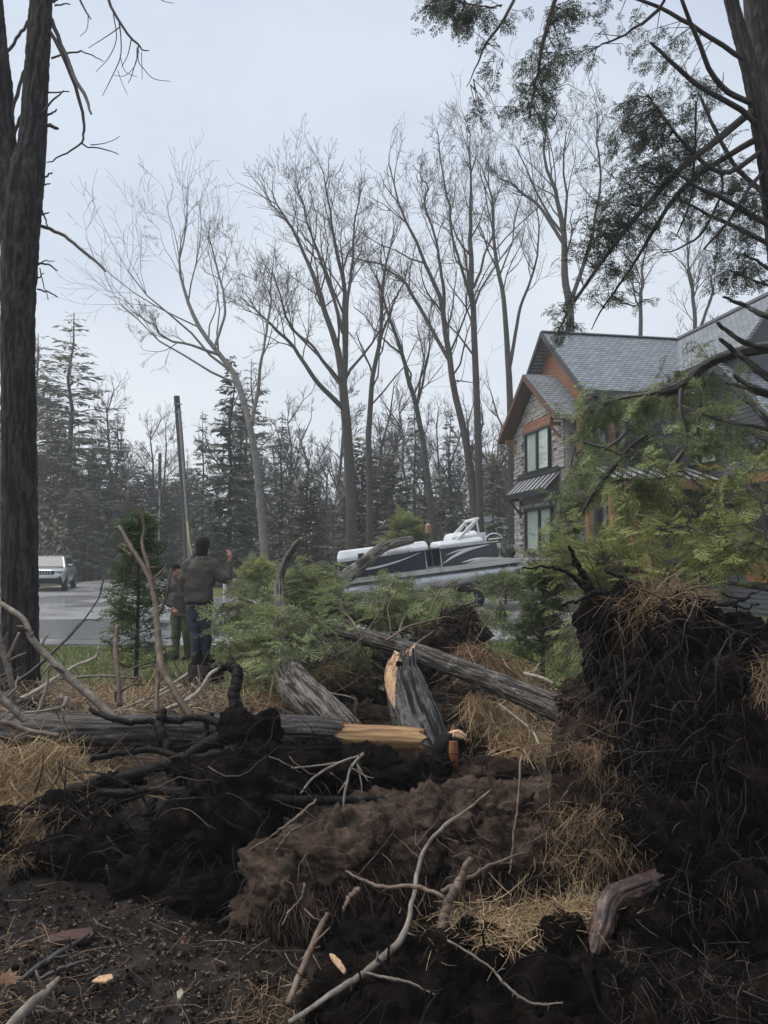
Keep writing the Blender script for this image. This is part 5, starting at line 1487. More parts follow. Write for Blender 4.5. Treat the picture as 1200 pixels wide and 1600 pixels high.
def blades(name, centers, n, m, parent, base, seed, ln=(.12, .35), w=.0022, d0=(0, 0, -.2), spread=.6, curl=.5, own=None):
    """Dry grass: thin three-segment ribbons. centers: list of (pos, (sx,sy,sz), direction)."""
    r = np.random.default_rng(seed)
    Vs, Ts = [], []
    for (c, s, d) in centers:
        k = n//len(centers)
        P0 = np.array(c)+r.normal(0, 1, (k, 3))*np.array(s)
        D = np.array(d)[None, :]+r.normal(0, spread, (k, 3)); D /= np.linalg.norm(D, axis=1, keepdims=True)
        L = r.uniform(*ln, k)[:, None]
        B = np.cross(D, r.normal(0, 1, (k, 3))); B /= np.linalg.norm(B, axis=1, keepdims=True)
        C = r.normal(0, curl, (k, 3))+np.array((0, 0, -.25))
        ww = w*r.uniform(.6, 1.5, k)[:, None]
        pts = []
        for j, t in enumerate((0, .35, .7, 1.0)):
            q = P0+D*L*t+C*L*t*t*.5
            pts.append((q-B*ww*(1-.6*t), q+B*ww*(1-.6*t)))
        quad = []
        for j in range(3):
            quad.append(np.stack([pts[j][0], pts[j][1], pts[j+1][1], pts[j+1][0]], 1))
        Vs.append(np.concatenate(quad, 0).reshape(-1, 3))
        Ts.append(np.repeat(np.tile(r.uniform(0, 1, k), 3), 4))
    V = np.concatenate(Vs); F = np.arange(len(V)).reshape(-1, 4)
    o = link(name, mesh_np(name, V-np.asarray(base), F, m, tint=np.concatenate(Ts)), parent)
    o['kind'] = 'stuff'
    return o

def roots(parent, base, lst, m, sides=9, wob=.012):
    for q in lst:
        P, R = px_path(q, max(24, len(q)*12))
        k = np.arange(len(P))[:, None]*.45
        P = P+wob*fbm(np.concatenate([k, k*0+RS.uniform(0, 50), k*0], 1)[:, None, :]+np.array([[0, 0, 0], [0, 9, 0], [0, 18, 0]])[None], 3, 2)
        ks = np.linspace(0, 1, len(P))[:, None]*min(12.0, float(np.linalg.norm(np.diff(P, axis=0), axis=1).sum())/(14*R.mean()))
        R = R*(1+.18*fbm(np.concatenate([ks, k*0+RS.uniform(0, 50), k*0], 1), 5, 3))*.88; P = P+RS.normal(0, .05, P.shape)*R[:, None]
        mb = MB(); mb.tube(P-base, list(R), sides)
        mb.build('root', m, parent, smooth=True)

def rand_roots(parent, base, n, ell, m, seed, L=(.25, .9), r=(.005, .02), out=None, name='root', hang=0.0):
    """Random dead roots around a pixel ellipse, each its own part."""
    rnd = np.random.default_rng(seed)
    for i in range(n):
        px, py, rx, ry, d0, d1 = ell
        a = rnd.uniform(0, 6.28); q = math.sqrt(rnd.uniform(0, 1))
        p = np.array(W(px+rx*q*math.cos(a), py+ry*q*math.sin(a), rnd.uniform(d0, d1)))
        d = rnd.normal(0, 1, 3)*np.array((1, .35, .8)); d /= np.linalg.norm(d)
        if out is not None: d = d*.6+np.array((math.cos(a)*rx, 0, -math.sin(a)*ry))/max(rx, ry)*out
        ll = rnd.uniform(*L); P = [p]
        for k in range(7):
            d = d+rnd.normal(0, .28, 3)*np.array((1, .5, 1))+np.array((0, 0, -hang)); d /= np.linalg.norm(d); p = p+d*ll/7; P.append(p)
        rr = rnd.uniform(*r)
        mb = MB(); mb.tube(np.array(P)-base, list(rr*np.linspace(1, .25, 8)), 6)
        mb.build(name, m, parent, smooth=True)

# ---- left root plate: black, ragged, with gaps that show the bank behind
base = np.array(W(250, 1400, 4.9))
lp = empty('root_plate', tuple(base), 0, 'ragged black root plate at left, torn up below the long log', 'root plate')
L_ = lambda px, py, d, r, s, **k: dict(c=W(px, py, d), r=r, seed=s, **k)
V, N = soil('soil', [
    L_(40, 1370, 5.2, (.42, .22, .22), 1), L_(-40, 1330, 5.3, (.4, .25, .3), 2), L_(140, 1345, 5.2, (.42, .25, .30), 3), L_(110, 1270, 5.4, (.32, .16, .14), 4),
    L_(240, 1380, 5.1, (.42, .25, .22), 5), L_(340, 1300, 5.2, (.40, .28, .42), 6), L_(400, 1220, 5.4, (.44, .26, .30), 7), L_(390, 1150, 5.7, (.26, .16, .20), 8),
    L_(480, 1200, 5.6, (.46, .22, .18), 9), L_(560, 1205, 5.7, (.42, .22, .17), 10), L_(640, 1215, 5.8, (.36, .20, .13), 11), L_(180, 1235, 5.5, (.22, .12, .12), 12), L_(300, 1200, 5.5, (.2, .12, .12), 13),
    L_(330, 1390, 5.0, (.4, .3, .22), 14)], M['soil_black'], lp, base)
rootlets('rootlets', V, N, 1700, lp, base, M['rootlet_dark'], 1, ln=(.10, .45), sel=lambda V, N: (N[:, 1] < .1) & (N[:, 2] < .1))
roots(lp, base, [
    [(140, 1108, 6.0, 8), (200, 1128, 5.9, 10), (270, 1124, 5.9, 11), (330, 1124, 5.8, 13), (350, 1140, 5.7, 16)],
    [(140, 1188, 5.6, 10), (190, 1176, 5.6, 10), (240, 1172, 5.6, 11), (300, 1185, 5.5, 14), (370, 1170, 5.5, 18)],
    [(60, 1262, 5.5, 16), (130, 1230, 5.5, 20), (190, 1215, 5.5, 22), (260, 1195, 5.5, 20), (330, 1160, 5.6, 22), (385, 1130, 5.7, 26)],
    [(150, 1240, 5.4, 12), (240, 1235, 5.3, 16), (380, 1242, 5.2, 18), (500, 1250, 5.2, 17), (600, 1252, 5.2, 12)],
    [(240, 1250, 5.4, 14), (232, 1290, 5.3, 14), (240, 1340, 5.2, 16), (220, 1390, 5.1, 18)],
    [(265, 1240, 5.3, 8), (270, 1280, 5.3, 7), (262, 1330, 5.2, 8)],
    [(205, 1275, 5.3, 8), (260, 1270, 5.3, 9), (330, 1285, 5.2, 11)],
    [(255, 1110, 5.9, 16), (250, 1140, 5.8, 18), (262, 1170, 5.7, 16), (280, 1200, 5.6, 14)], [(330, 1115, 5.9, 10), (322, 1150, 5.8, 12), (335, 1190, 5.6, 14)],
    [(362, 1040, 6.3, 16), (372, 1052, 6.2, 20), (366, 1085, 6.1, 20), (370, 1110, 6.0, 26), (385, 1145, 5.8, 34)],
    [(345, 1045, 6.3, 9), (362, 1042, 6.3, 14), (374, 1060, 6.2, 12)],
    [(190, 1290, 5.2, 7), (235, 1300, 5.2, 8), (290, 1325, 5.1, 10)],
    [(420, 1215, 5.1, 4), (455, 1228, 5.0, 3.5), (490, 1238, 5.0, 2.5)], [(80, 1320, 5.0, 3), (82, 1350, 4.9, 3), (90, 1385, 4.8, 2.5), (96, 1420, 4.7, 2)], [(50, 1370, 4.9, 3), (45, 1400, 4.8, 3), (36, 1440, 4.7, 2)],
], M['root_black'])
rand_roots(lp, base, 40, (250, 1290, 240, 100, 4.85, 5.2), M['root_black'], 5, L=(.25, .8), r=(.002, .009))
rand_roots(lp, base, 26, (280, 1260, 250, 110, 4.7, 5.1), M['root_dark'], 25, L=(.2, .8), r=(.002, .008), hang=.12)
rand_roots(lp, base, 10, (330, 1230, 200, 90, 4.7, 5.0), M['root_brown'], 26, L=(.2, .6), r=(.002, .006))
rand_roots(lp, base, 16, (470, 1190, 170, 30, 5.2, 5.5), M['root_black'], 6, L=(.2, .6), r=(.003, .012))
blades('dry_grass', [(W(40, 1285, 5.35), (.16, .05, .03), (0, -.5, -.6)), (W(95, 1262, 5.4), (.14, .05, .03), (0, -.5, -.5)), (W(10, 1310, 5.3), (.14, .05, .03), (0, -.4, -.5))], 1300, M['dry_grass_red'], lp, base, 3, ln=(.08, .28))

# ---- middle soil mass: red-brown, overhanging, hung with rootlets
base = np.array(W(600, 1440, 4.6))
mp = empty('soil_clod', tuple(base), 0, 'overhanging brown soil mass fringed with hanging rootlets in the middle foreground', 'soil mass')
V, N = soil('soil', [
    L_(455, 1370, 4.7, (.30, .28, .24), 21, fine=.035), L_(530, 1335, 4.8, (.36, .3, .26), 22, fine=.035), L_(620, 1320, 4.9, (.38, .3, .28), 23, fine=.035), L_(690, 1285, 5.0, (.34, .3, .22), 24, fine=.035),
    L_(770, 1275, 5.1, (.34, .3, .24), 25, fine=.035), L_(720, 1340, 4.9, (.36, .3, .22), 26, fine=.035), L_(810, 1330, 4.9, (.34, .3, .26), 27, fine=.035), L_(420, 1420, 4.7, (.20, .22, .14), 28), L_(600, 1255, 5.3, (.3, .2, .09), 29)],
    M['soil_brown'], mp, base)
rootlets('rootlets', V, N, 5200, mp, base, M['rootlet'], 2, ln=(.05, .30), sel=lambda V, N: (N[:, 1] < .2) & (N[:, 2] < -.12))
roots(mp, base, [
    [(476, 1380, 4.35, 5), (470, 1405, 4.3, 4.5), (452, 1425, 4.25, 4), (442, 1445, 4.2, 3)], [(560, 1390, 4.4, 10), (545, 1405, 4.35, 8), (536, 1424, 4.3, 3)],
    [(375, 1340, 4.7, 3), (420, 1310, 4.6, 4), (460, 1280, 4.6, 5), (495, 1250, 4.7, 5)], [(430, 1330, 4.5, 3), (450, 1305, 4.5, 4), (470, 1290, 4.5, 3)],
    [(815, 1180, 4.8, 4), (808, 1260, 4.6, 4.5), (800, 1330, 4.5, 4), (796, 1366, 4.45, 3)]], M['stick_brown'], 7, .006)
rootlets('rootlets', V, N, 700, mp, base, M['rootlet'], 12, ln=(.10, .32), sel=lambda V, N: (N[:, 1] < 0) & (N[:, 2] < .4), spread=.25)
rand_roots(mp, base, 40, (600, 1340, 210, 90, 4.3, 4.5), M['root_brown'], 35, L=(.1, .4), r=(.0015, .005))
blades('dry_grass', [(W(840, 1440, 3.6), (.14, .08, .02), (0, -.4, 0)), (W(770, 1415, 3.7), (.12, .08, .02), (.2, -.4, 0))], 160, M['dry_grass_red'], mp, base, 13, ln=(.05, .15), w=.0013)

# ---- front clump of black root mat with straw on top
base = np.array(W(720, 1600, 3.1))
fp = empty('root_mat', tuple(base), 0, 'black root mat with straw on top at the bottom of the view', 'root mat')
V, N = soil('soil', [
    L_(560, 1565, 3.35, (.24, .22, .16), 31), L_(640, 1550, 3.3, (.28, .24, .22), 32), L_(740, 1540, 3.25, (.30, .26, .24), 33), L_(850, 1540, 3.3, (.32, .28, .27), 34), L_(950, 1530, 3.4, (.30, .28, .27), 35),
    L_(720, 1640, 3.0, (.5, .3, .25), 36), L_(930, 1640, 3.0, (.5, .3, .3), 37), L_(1090, 1620, 3.1, (.45, .3, .25), 38), L_(1190, 1600, 3.3, (.4, .3, .2), 39), L_(600, 1480, 3.9, (.3, .2, .12), 40)], M['soil_black'], fp, base)
rootlets('rootlets', V, N, 1300, fp, base, M['rootlet_dark'], 3, ln=(.08, .30), sel=lambda V, N: (N[:, 1] < .2) & (N[:, 2] < .2))
blades('dry_grass', [(W(730, 1445, 3.35), (.09, .07, .015), (0, -.3, .1)), (W(800, 1438, 3.4), (.10, .07, .018), (.1, -.3, .1)), (W(870, 1425, 3.45), (.10, .07, .02), (0, -.3, .1)), (W(920, 1415, 3.5), (.08, .06, .02), (-.2, -.3, .1)), (W(780, 1462, 3.25), (.10, .05, .02), (0, -.4, -.2))],
       2100, M['dry_grass'], fp, base, 5, ln=(.04, .15), w=.0012)
roots(fp, base, [[(1022, 1372, 3.5, 26), (1000, 1384, 3.45, 30), (965, 1398, 3.4, 34), (947, 1418, 3.35, 36), (940, 1450, 3.3, 34), (930, 1485, 3.25, 26)]], M['root_red'], 14, .006) if False else log_part('root', [(1024, 1371, 3.5, 22), (1000, 1384, 3.45, 27), (965, 1398, 3.4, 30), (947, 1418, 3.35, 30), (940, 1450, 3.3, 30), (926, 1492, 3.25, 22)], [M['root_red'], M['wood_orange']], fp, base, nr=40, nl=90, ridge=.012, seed=29, along=5, around=9, lump=.16, jag0=.03)
roots(fp, base, [[(735, 1342, 3.4, 9), (718, 1375, 3.38, 14), (700, 1410, 3.35, 16), (690, 1455, 3.3, 18)], [(540, 1362, 3.6, 4), (590, 1384, 3.5, 6), (650, 1386, 3.45, 7), (695, 1402, 3.36, 8)],
                 [(822, 1330, 3.6, 3), (770, 1350, 3.5, 5), (725, 1374, 3.4, 7), (690, 1392, 3.36, 8)]], M['stick_brown'], 8, .005)
rand_roots(fp, base, 26, (800, 1540, 300, 60, 2.85, 3.05), M['root_black'], 8, L=(.12, .5), r=(.002, .007))

# ---- right root ball: black underside towards the viewer, brown turf edge on its left
base = np.array(W(1050, 1500, 4.4))
rp = empty('root_ball', tuple(base), 0, 'towering black root ball of the fallen trunk filling the right foreground', 'root ball')
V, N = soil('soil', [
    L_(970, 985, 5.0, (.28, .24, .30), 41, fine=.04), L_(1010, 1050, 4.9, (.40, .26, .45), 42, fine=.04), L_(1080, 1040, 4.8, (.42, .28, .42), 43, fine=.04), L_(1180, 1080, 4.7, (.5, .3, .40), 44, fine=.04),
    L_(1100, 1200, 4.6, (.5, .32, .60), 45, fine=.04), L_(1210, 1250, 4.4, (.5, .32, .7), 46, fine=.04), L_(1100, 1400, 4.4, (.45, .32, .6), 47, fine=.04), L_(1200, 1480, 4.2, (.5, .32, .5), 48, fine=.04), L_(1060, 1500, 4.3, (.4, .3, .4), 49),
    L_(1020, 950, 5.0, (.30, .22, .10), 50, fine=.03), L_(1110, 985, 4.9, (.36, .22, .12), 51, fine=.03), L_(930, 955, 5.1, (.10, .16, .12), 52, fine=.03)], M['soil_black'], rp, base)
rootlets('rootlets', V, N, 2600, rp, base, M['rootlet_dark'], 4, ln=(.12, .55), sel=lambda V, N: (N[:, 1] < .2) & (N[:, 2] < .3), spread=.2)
rootlets('rootlets', V, N, 500, rp, base, M['rootlet'], 24, ln=(.15, .6), sel=lambda V, N: (N[:, 1] < .2) & (N[:, 2] < .4), spread=.2)
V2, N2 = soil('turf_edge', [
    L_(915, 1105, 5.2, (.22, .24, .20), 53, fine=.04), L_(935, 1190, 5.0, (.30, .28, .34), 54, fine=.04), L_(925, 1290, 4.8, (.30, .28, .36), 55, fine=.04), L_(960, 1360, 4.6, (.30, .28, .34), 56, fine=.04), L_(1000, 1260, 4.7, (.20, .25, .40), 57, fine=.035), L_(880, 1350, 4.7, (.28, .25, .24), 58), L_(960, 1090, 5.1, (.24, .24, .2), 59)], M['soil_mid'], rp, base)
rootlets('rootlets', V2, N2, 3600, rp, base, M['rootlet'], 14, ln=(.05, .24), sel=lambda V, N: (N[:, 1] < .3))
blades('dry_grass', [(W(920, 1165, 4.72), (.10, .05, .03), (-.4, -.3, -.6)), (W(960, 1185, 4.68), (.10, .05, .04), (-.2, -.4, -.7)), (W(990, 1210, 4.6), (.08, .05, .06), (0, -.3, -.8)), (W(905, 1270, 4.5), (.10, .05, .03), (-.5, -.4, -.5)), (W(930, 1300, 4.46), (.14, .06, .05), (-.3, -.4, -.5)), (W(970, 1330, 4.4), (.10, .06, .06), (0, -.4, -.5)), (W(900, 1340, 4.4), (.12, .06, .05), (0, -.4, -.2))],
       1900, M['dry_grass_red'], rp, base, 7, ln=(.04, .16), w=.0013)
blades('dry_grass', [(W(1035, 930, 4.85), (.10, .08, .03), (0, -.2, 0)), (W(1065, 938, 4.8), (.08, .08, .03), (0, -.3, -.2)), (W(1010, 945, 4.8), (.10, .06, .04), (-.3, -.3, -.3)), (W(1195, 1070, 4.35), (.04, .05, .09), (0, -.2, -.8))], 1500, M['dry_grass_red'], rp, base, 9, ln=(.06, .26), w=.0018)
roots(rp, base, [
    [(815, 888, 5.0, 3), (850, 886, 5.0, 5), (885, 895, 5.0, 7), (915, 920, 5.0, 10), (940, 955, 5.0, 14)], [(890, 852, 5.0, 6), (902, 880, 5.0, 8), (918, 905, 5.0, 9), (935, 935, 5.0, 11)],
    [(895, 876, 5.0, 4), (905, 895, 5.0, 5), (915, 912, 5.0, 5)], [(880, 945, 4.9, 4), (905, 938, 4.9, 6), (930, 925, 4.9, 8), (950, 935, 4.9, 9)],
    [(945, 890, 5.2, 7), (975, 903, 5.1, 9), (1010, 920, 5.0, 9)], [(1090, 950, 4.7, 8), (1130, 946, 4.6, 6), (1160, 938, 4.6, 5), (1180, 925, 4.6, 3)], [(1140, 946, 4.6, 5), (1165, 950, 4.55, 4), (1185, 945, 4.5, 3)],
    [(1160, 1010, 4.4, 8), (1185, 985, 4.3, 6), (1210, 960, 4.3, 4)],
    [(1010, 965, 4.6, 7), (1050, 985, 4.5, 6), (1085, 1000, 4.45, 5), (1105, 1012, 4.4, 3)], [(1060, 1000, 4.45, 5), (1080, 1060, 4.4, 5), (1090, 1110, 4.35, 4), (1110, 1150, 4.3, 2)],
    [(965, 1060, 4.6, 4), (985, 1042, 4.55, 5), (995, 1030, 4.5, 3)], [(966, 1062, 4.6, 3), (970, 1045, 4.6, 3), (962, 1025, 4.6, 2)],
    [(1110, 1160, 4.2, 4), (1120, 1230, 4.15, 4), (1125, 1300, 4.1, 3), (1110, 1330, 4.1, 2)], [(1200, 1340, 3.9, 5), (1160, 1345, 3.9, 4), (1090, 1380, 3.9, 2)],
    [(965, 1438, 3.5, 4), (1000, 1450, 3.45, 4), (1030, 1490, 3.4, 4), (1060, 1530, 3.35, 4), (1110, 1540, 3.3, 2.5)], [(950, 1475, 3.4, 3), (975, 1500, 3.35, 2.5), (1000, 1520, 3.3, 2)],
    [(1000, 1150, 4.4, 4), (1010, 1220, 4.3, 3.5), (1000, 1290, 4.25, 3)]], M['root_black'], 8)
rand_roots(rp, base, 60, (1100, 1200, 130, 260, 4.2, 4.5), M['root_black'], 11, L=(.2, .9), r=(.0015, .009), hang=.22)
rand_roots(rp, base, 26, (1090, 1160, 130, 240, 4.05, 4.4), M['root_dark'], 31, L=(.2, .9), r=(.0015, .006), hang=.3)
rand_roots(rp, base, 12, (1080, 1200, 130, 270, 4.05, 4.35), M['root_brown'], 32, L=(.15, .5), r=(.0012, .0035), hang=.35)
rand_roots(rp, base, 26, (960, 1230, 80, 170, 4.2, 4.5), M['root_brown'], 33, L=(.12, .5), r=(.0012, .004), hang=.15)
rand_roots(rp, base, 22, (1040, 945, 150, 25, 4.7, 5.1), M['root_black'], 12, L=(.12, .45), r=(.003, .009), out=.5)

blades('needles', [(W(1060, 1565, 2.85), (.16, .08, .05), (0, -.3, -.3)), (W(1150, 1545, 2.95), (.14, .08, .05), (0, -.3, -.3)), (W(1000, 1500, 3.1), (.12, .06, .06), (0, -.3, -.5)), (W(1130, 1400, 3.95), (.16, .05, .2), (0, -.2, -.8)), (W(1060, 1150, 4.25), (.18, .05, .28), (0, -.2, -.8)), (W(1170, 1180, 4.2), (.14, .05, .25), (0, -.2, -.8))], 900, M['fibre'], rp, base, 41, ln=(.04, .16), w=.0010)
# ---- torn mounds farther back
base = np.array(W(700, 1090, 9.6))
bp = empty('root_mound', tuple(base), 0, 'dark reddish root mound behind the fallen trunk with russet grass', 'root mound')
V, N = soil('soil', [L_(690, 1020, 9.8, (.52, .35, .38), 61, fine=.05), L_(640, 1050, 9.8, (.5, .35, .3), 62, fine=.05), L_(745, 1050, 9.6, (.42, .35, .28), 63, fine=.05), L_(720, 985, 10.0, (.34, .3, .26), 64, fine=.05), L_(560, 1080, 9.2, (.5, .4, .3), 65)], M['soil_mid'], bp, base)
rootlets('rootlets', V, N, 900, bp, base, M['rootlet'], 6, ln=(.1, .35), rr=(.003, .006), sel=lambda V, N: (N[:, 1] < .3))
rand_roots(bp, base, 16, (690, 1000, 70, 45, 9.3, 9.6), M['root_black'], 14, L=(.2, .6), r=(.006, .018), out=.5)
blades('dry_grass', [(W(755, 1035, 8.9), (.14, .1, .08), (0, -.2, -.8)), (W(790, 1050, 8.8), (.16, .1, .06), (.2, -.2, -.7)), (W(815, 1075, 8.6), (.14, .1, .05), (.2, -.2, -.6)), (W(735, 1020, 9.0), (.10, .1, .06), (0, -.2, -.8)), (W(505, 1050, 9.0), (.10, .1, .06), (0, -.2, -.5)), (W(440, 1100, 7.6), (.14, .1, .03), (0, -.2, 0))], 2600, M['dry_grass_red'], bp, base, 15, ln=(.15, .45), w=.004)
base = np.array(W(760, 1180, 7.6))
cp = empty('earth_bank', tuple(base), 0, 'dark bare earth bank below the fallen trunk, tan straw at its right', 'earth bank')
V, N = soil('soil', [L_(760, 1120, 8.2, (.55, .4, .38), 71, fine=.04), L_(700, 1150, 8.0, (.5, .4, .3), 72), L_(560, 1140, 8.2, (.6, .35, .3), 73), L_(830, 1150, 8.0, (.5, .35, .3), 74)], M['soil_mid'], cp, base)
soil('clod', [L_(740, 1205, 6.6, (.5, .3, .12), 75), L_(660, 1190, 6.6, (.4, .3, .1), 76)], M['soil_mid'], cp, base)
rootlets('rootlets', V, N, 900, cp, base, M['rootlet'], 7, ln=(.1, .4), rr=(.002, .005), sel=lambda V, N: (N[:, 1] < .3))
blades('dry_grass', [(W(800, 1130, 7.4), (.10, .1, .06), (0, -.2, -.8)), (W(830, 1150, 7.2), (.12, .1, .03), (.2, -.3, -.3)), (W(790, 1105, 7.5), (.16, .06, .03), (0, 0, -1)), (W(745, 1095, 7.6), (.06, .06, .05), (0, 0, -1)), (W(825, 1168, 6.9), (.10, .1, .03), (0, -.4, 0))], 1800, M['dry_grass'], cp, base, 16, ln=(.12, .38), w=.003)

# ---- broken root knot
base = np.array(W(715, 1195, 6.0))
kn = empty('broken_root', tuple(base), 0, 'snapped root knot with orange heartwood in front of the leaning stub', 'root')
log_part('bark', [(690, 1200, 6.1, 34), (700, 1170, 6.0, 40), (716, 1150, 6.0, 36)], [M['root_black'], M['wood_orange']], kn, base, nr=40, nl=50, ridge=.02, seed=12, jag1=.06)
log_part('splinter', [(711, 1198, 5.78, 5), (709, 1180, 5.78, 14), (708, 1158, 5.8, 12)], [M['wood_orange'], M['wood_orange']], kn, base, nr=20, nl=30, ridge=.012, seed=13, jag0=.03)
log_part('splinter', [(702, 1149, 5.95, 8), (715, 1146, 5.92, 12), (728, 1153, 5.92, 7)], [M['wood_split'], M['wood_split']], kn, base, nr=20, nl=24, ridge=.01, seed=14)
rand_roots(kn, base, 14, (720, 1200, 70, 25, 5.5, 5.9), M['root_black'], 15, L=(.15, .5), r=(.003, .010))

# ------------------------------------------------------------------ logs
base = np.array(W(300, 1175, 6.4))
lg = empty('log', tuple(base), 0, 'long wet bark log lying level across the left, its right end stripped to orange wood', 'log')
log_part('bark', [(-120, 1140, 6.7, 60), (0, 1144, 6.6, 58), (150, 1147, 6.5, 57), (300, 1146, 6.45, 56), (420, 1146, 6.4, 54), (500, 1147, 6.38, 51), (532, 1149, 6.37, 47)], [M['bk_log'], M['wood_fresh']], lg, base, n=30, nr=80, nl=460, ridge=.012, seed=15, along=1.9, around=20, jag1=.10)
log_part('bare_wood', [(500, 1150, 6.37, 40), (540, 1152, 6.36, 41), (600, 1154, 6.34, 39), (640, 1155, 6.33, 36), (660, 1156, 6.32, 33)], [M['wood_fresh'], M['wood_fresh']], lg, base, nr=60, nl=120, ridge=.008, seed=16, along=.8, around=8, jag1=.04)
base = np.array(W(665, 1185, 6.9))
st = empty('leaning_stub', tuple(base), 0, 'snapped leaning stub with pale split wood on its left side', 'snag')
stub = [(674, 1200, 6.8, 84), (662, 1160, 6.85, 78), (647, 1115, 6.9, 71), (635, 1075, 6.95, 62), (629, 1045, 7.0, 48), (631, 1022, 7.0, 30)]
log_part('bark', stub, [M['bk_stub'], M['wood_split']], st, base, nr=88, nl=160, ridge=.012, seed=17, along=3.2, around=22, jag1=.10)
def stub_patch(lst, a0, half, t0, t1, seed, off=.012):
    """Raw split wood: a jagged patch of the stub's own surface, raised where bark has gone."""
    P, R = px_path(lst, 14); S = smooth_path(np.concatenate([P, R[:, None]], 1), 90)
    C, rr = S[:, :3], S[:, 3]
    T_ = np.gradient(C, axis=0); T_ /= np.linalg.norm(T_, axis=1, keepdims=True)
    X = np.cross(T_, (0, 1.0, 0)); X /= np.linalg.norm(X, axis=1, keepdims=True); Yv = np.cross(T_, X)
    na = 60; ang = np.linspace(-half*1.3, half*1.3, na)+a0
    t = np.linspace(0, 1, 90)
    A_, T2 = np.meshgrid(ang, t)
    nz = fbm(np.stack([A_*4, T2*3, A_*0+seed], -1), seed, 3)
    gr_ = fbm(np.stack([A_*14, T2*2.5, A_*0+seed], -1), seed+4, 3)
    d = rr[:, None]+off+.010*gr_
    V = C[:, None]+d[..., None]*(np.cos(A_)[..., None]*X[:, None]+np.sin(A_)[..., None]*Yv[:, None])
    k = (T2-t0)/(t1-t0)
    w = half*np.clip(k*1.9, 0, 1)
    mask = (k > -.02+.1*nz) & (k < 1+.10*nz+.10*gr_) & (np.abs(A_-a0-half*.25*(1-k)) < w*(1+.25*nz))
    idx = np.arange(90*na).reshape(90, na)
    Fq = np.stack([idx[:-1, :-1], idx[:-1, 1:], idx[1:, 1:], idx[1:, :-1]], -1)
    ok = mask[:-1, :-1] & mask[1:, 1:] & mask[:-1, 1:] & mask[1:, :-1]
    F = Fq[ok]
    o = link('split_face', mesh_np('split_face', V.reshape(-1, 3)-base, F, M['wood_split']), st)
    sd_ = o.modifiers.new('solid', 'SOLIDIFY'); sd_.thickness = .03; sd_.offset = -1
stub_patch(stub, rad(38), rad(36), .46, .90, 5)
stub_patch(stub, rad(48), rad(26), .84, 1.0, 6)
log_part('knot_hole', [(623, 1037, 6.72, 9), (624, 1037, 6.80, 8)], [M['soil_black'], M['soil_black']], st, base, n=6, nr=16, nl=6, ridge=.001, seed=20)
base = np.array(W(520, 1130, 7.0))
fl = empty('bent_tree', tuple(base), 0, 'deeply furrowed grey trunk bending up and left into the green crown', 'trunk')
log_part('bark', [(545, 1150, 6.8, 52), (510, 1115, 7.0, 52), (475, 1085, 7.3, 54), (455, 1060, 7.7, 48), (444, 1020, 8.4, 26), (438, 960, 9.2, 16), (436, 915, 9.7, 12), (442, 888, 9.9, 11), (455, 862, 10, 9), (470, 843, 10, 5)], [M['bk_grey'], M['wood_split']], fl, base, n=24, nr=80, nl=360, ridge=.015, seed=23, along=2.8, around=19, jag1=.03)
base = np.array(W(322, 1100, 10.7))
sm = empty('stump', tuple(base), 0, 'dark cut stump carrying the standing man', 'stump')
log_part('bark', [(322, 1112, 10.7, 78), (322, 1085, 10.7, 62), (322, 1060, 10.7, 54), (322, 1036, 10.7, 52)], [M['bk_tree'], M['bk_tree']], sm, base, nr=56, nl=60, ridge=.022, seed=24, along=2, around=10)
base = np.array(W(530, 905, 23))
bl = empty('broken_limb', tuple(base), 0, 'thick broken limb propped against the side of the pontoon boat', 'limb')
log_part('bark', [(522, 915, 22.4, 24), (545, 898, 22.8, 22), (570, 878, 23.2, 19), (590, 861, 23.6, 17), (610, 851, 24, 15), (645, 843, 24.2, 12)], [M['bk_grey'], M['wood_split']], bl, base, nr=28, nl=80, ridge=.02, seed=25)
# ------------------------------------------------------------------ single sticks
def stick(q, m, label, cat='stick', n=None, sides=7, kids=(), seed=0):
    P, R = px_path(q, n or max(10, len(q)*4))
    base = P[int(np.argmin(P[:, 2]))].copy()
    r = np.random.default_rng(seed+int(q[0][0])*7+int(q[0][1]))
    P = P+np.cumsum(r.normal(0, .004, P.shape), 0)*.6
    Ltot = float(np.linalg.norm(np.diff(P, axis=0), axis=1).sum())
    def knob(R):
        m_ = len(R); L_a = np.linspace(0, 1, m_)*min(14.0, Ltot/(14*R.mean()))
        return R*(1+.22*fbm(np.stack([L_a, np.full(m_, r.uniform(0, 90)), L_a*0], -1), 3, 2))
    n2 = len(P)*2
    S = smooth_path(np.concatenate([P, R[:, None]], 1), n2); P, R = S[:, :3]+r.normal(0, .0009, (n2, 3)), S[:, 3]
    mb = MB(); mb.tube(P-base, list(knob(R)), sides)
    for k in kids:
        Pk, Rk = px_path(k, max(8, len(k)*6)); mb.tube(Pk-base+r.normal(0, .0009, Pk.shape), list(knob(Rk)), sides)
    if cat == 'stick':
        for k in range(int(r.integers(4, 9))):               # snapped side twigs and knots
            i = int(r.integers(2, n2-2)); dd_ = r.normal(0, 1, 3); t_ = P[i+1]-P[i-1]; t_ /= np.linalg.norm(t_)
            dd_ = dd_-t_*dd_.dot(t_); dd_ /= np.linalg.norm(dd_); ll = R[i]*r.uniform(1.5, 9)
            e_ = P[i]+(dd_+t_*r.uniform(-.6, .6))*ll
            mb.tube(np.array([P[i], (P[i]+e_)/2+r.normal(0, .08, 3)*ll, e_])-base, [R[i]*.45, R[i]*.36, R[i]*.2], 5)
    o = mb.build('fallen_stick', M[m], None, smooth=True, loc=tuple(base))
    return tag(o, label, cat)
A = 6.15
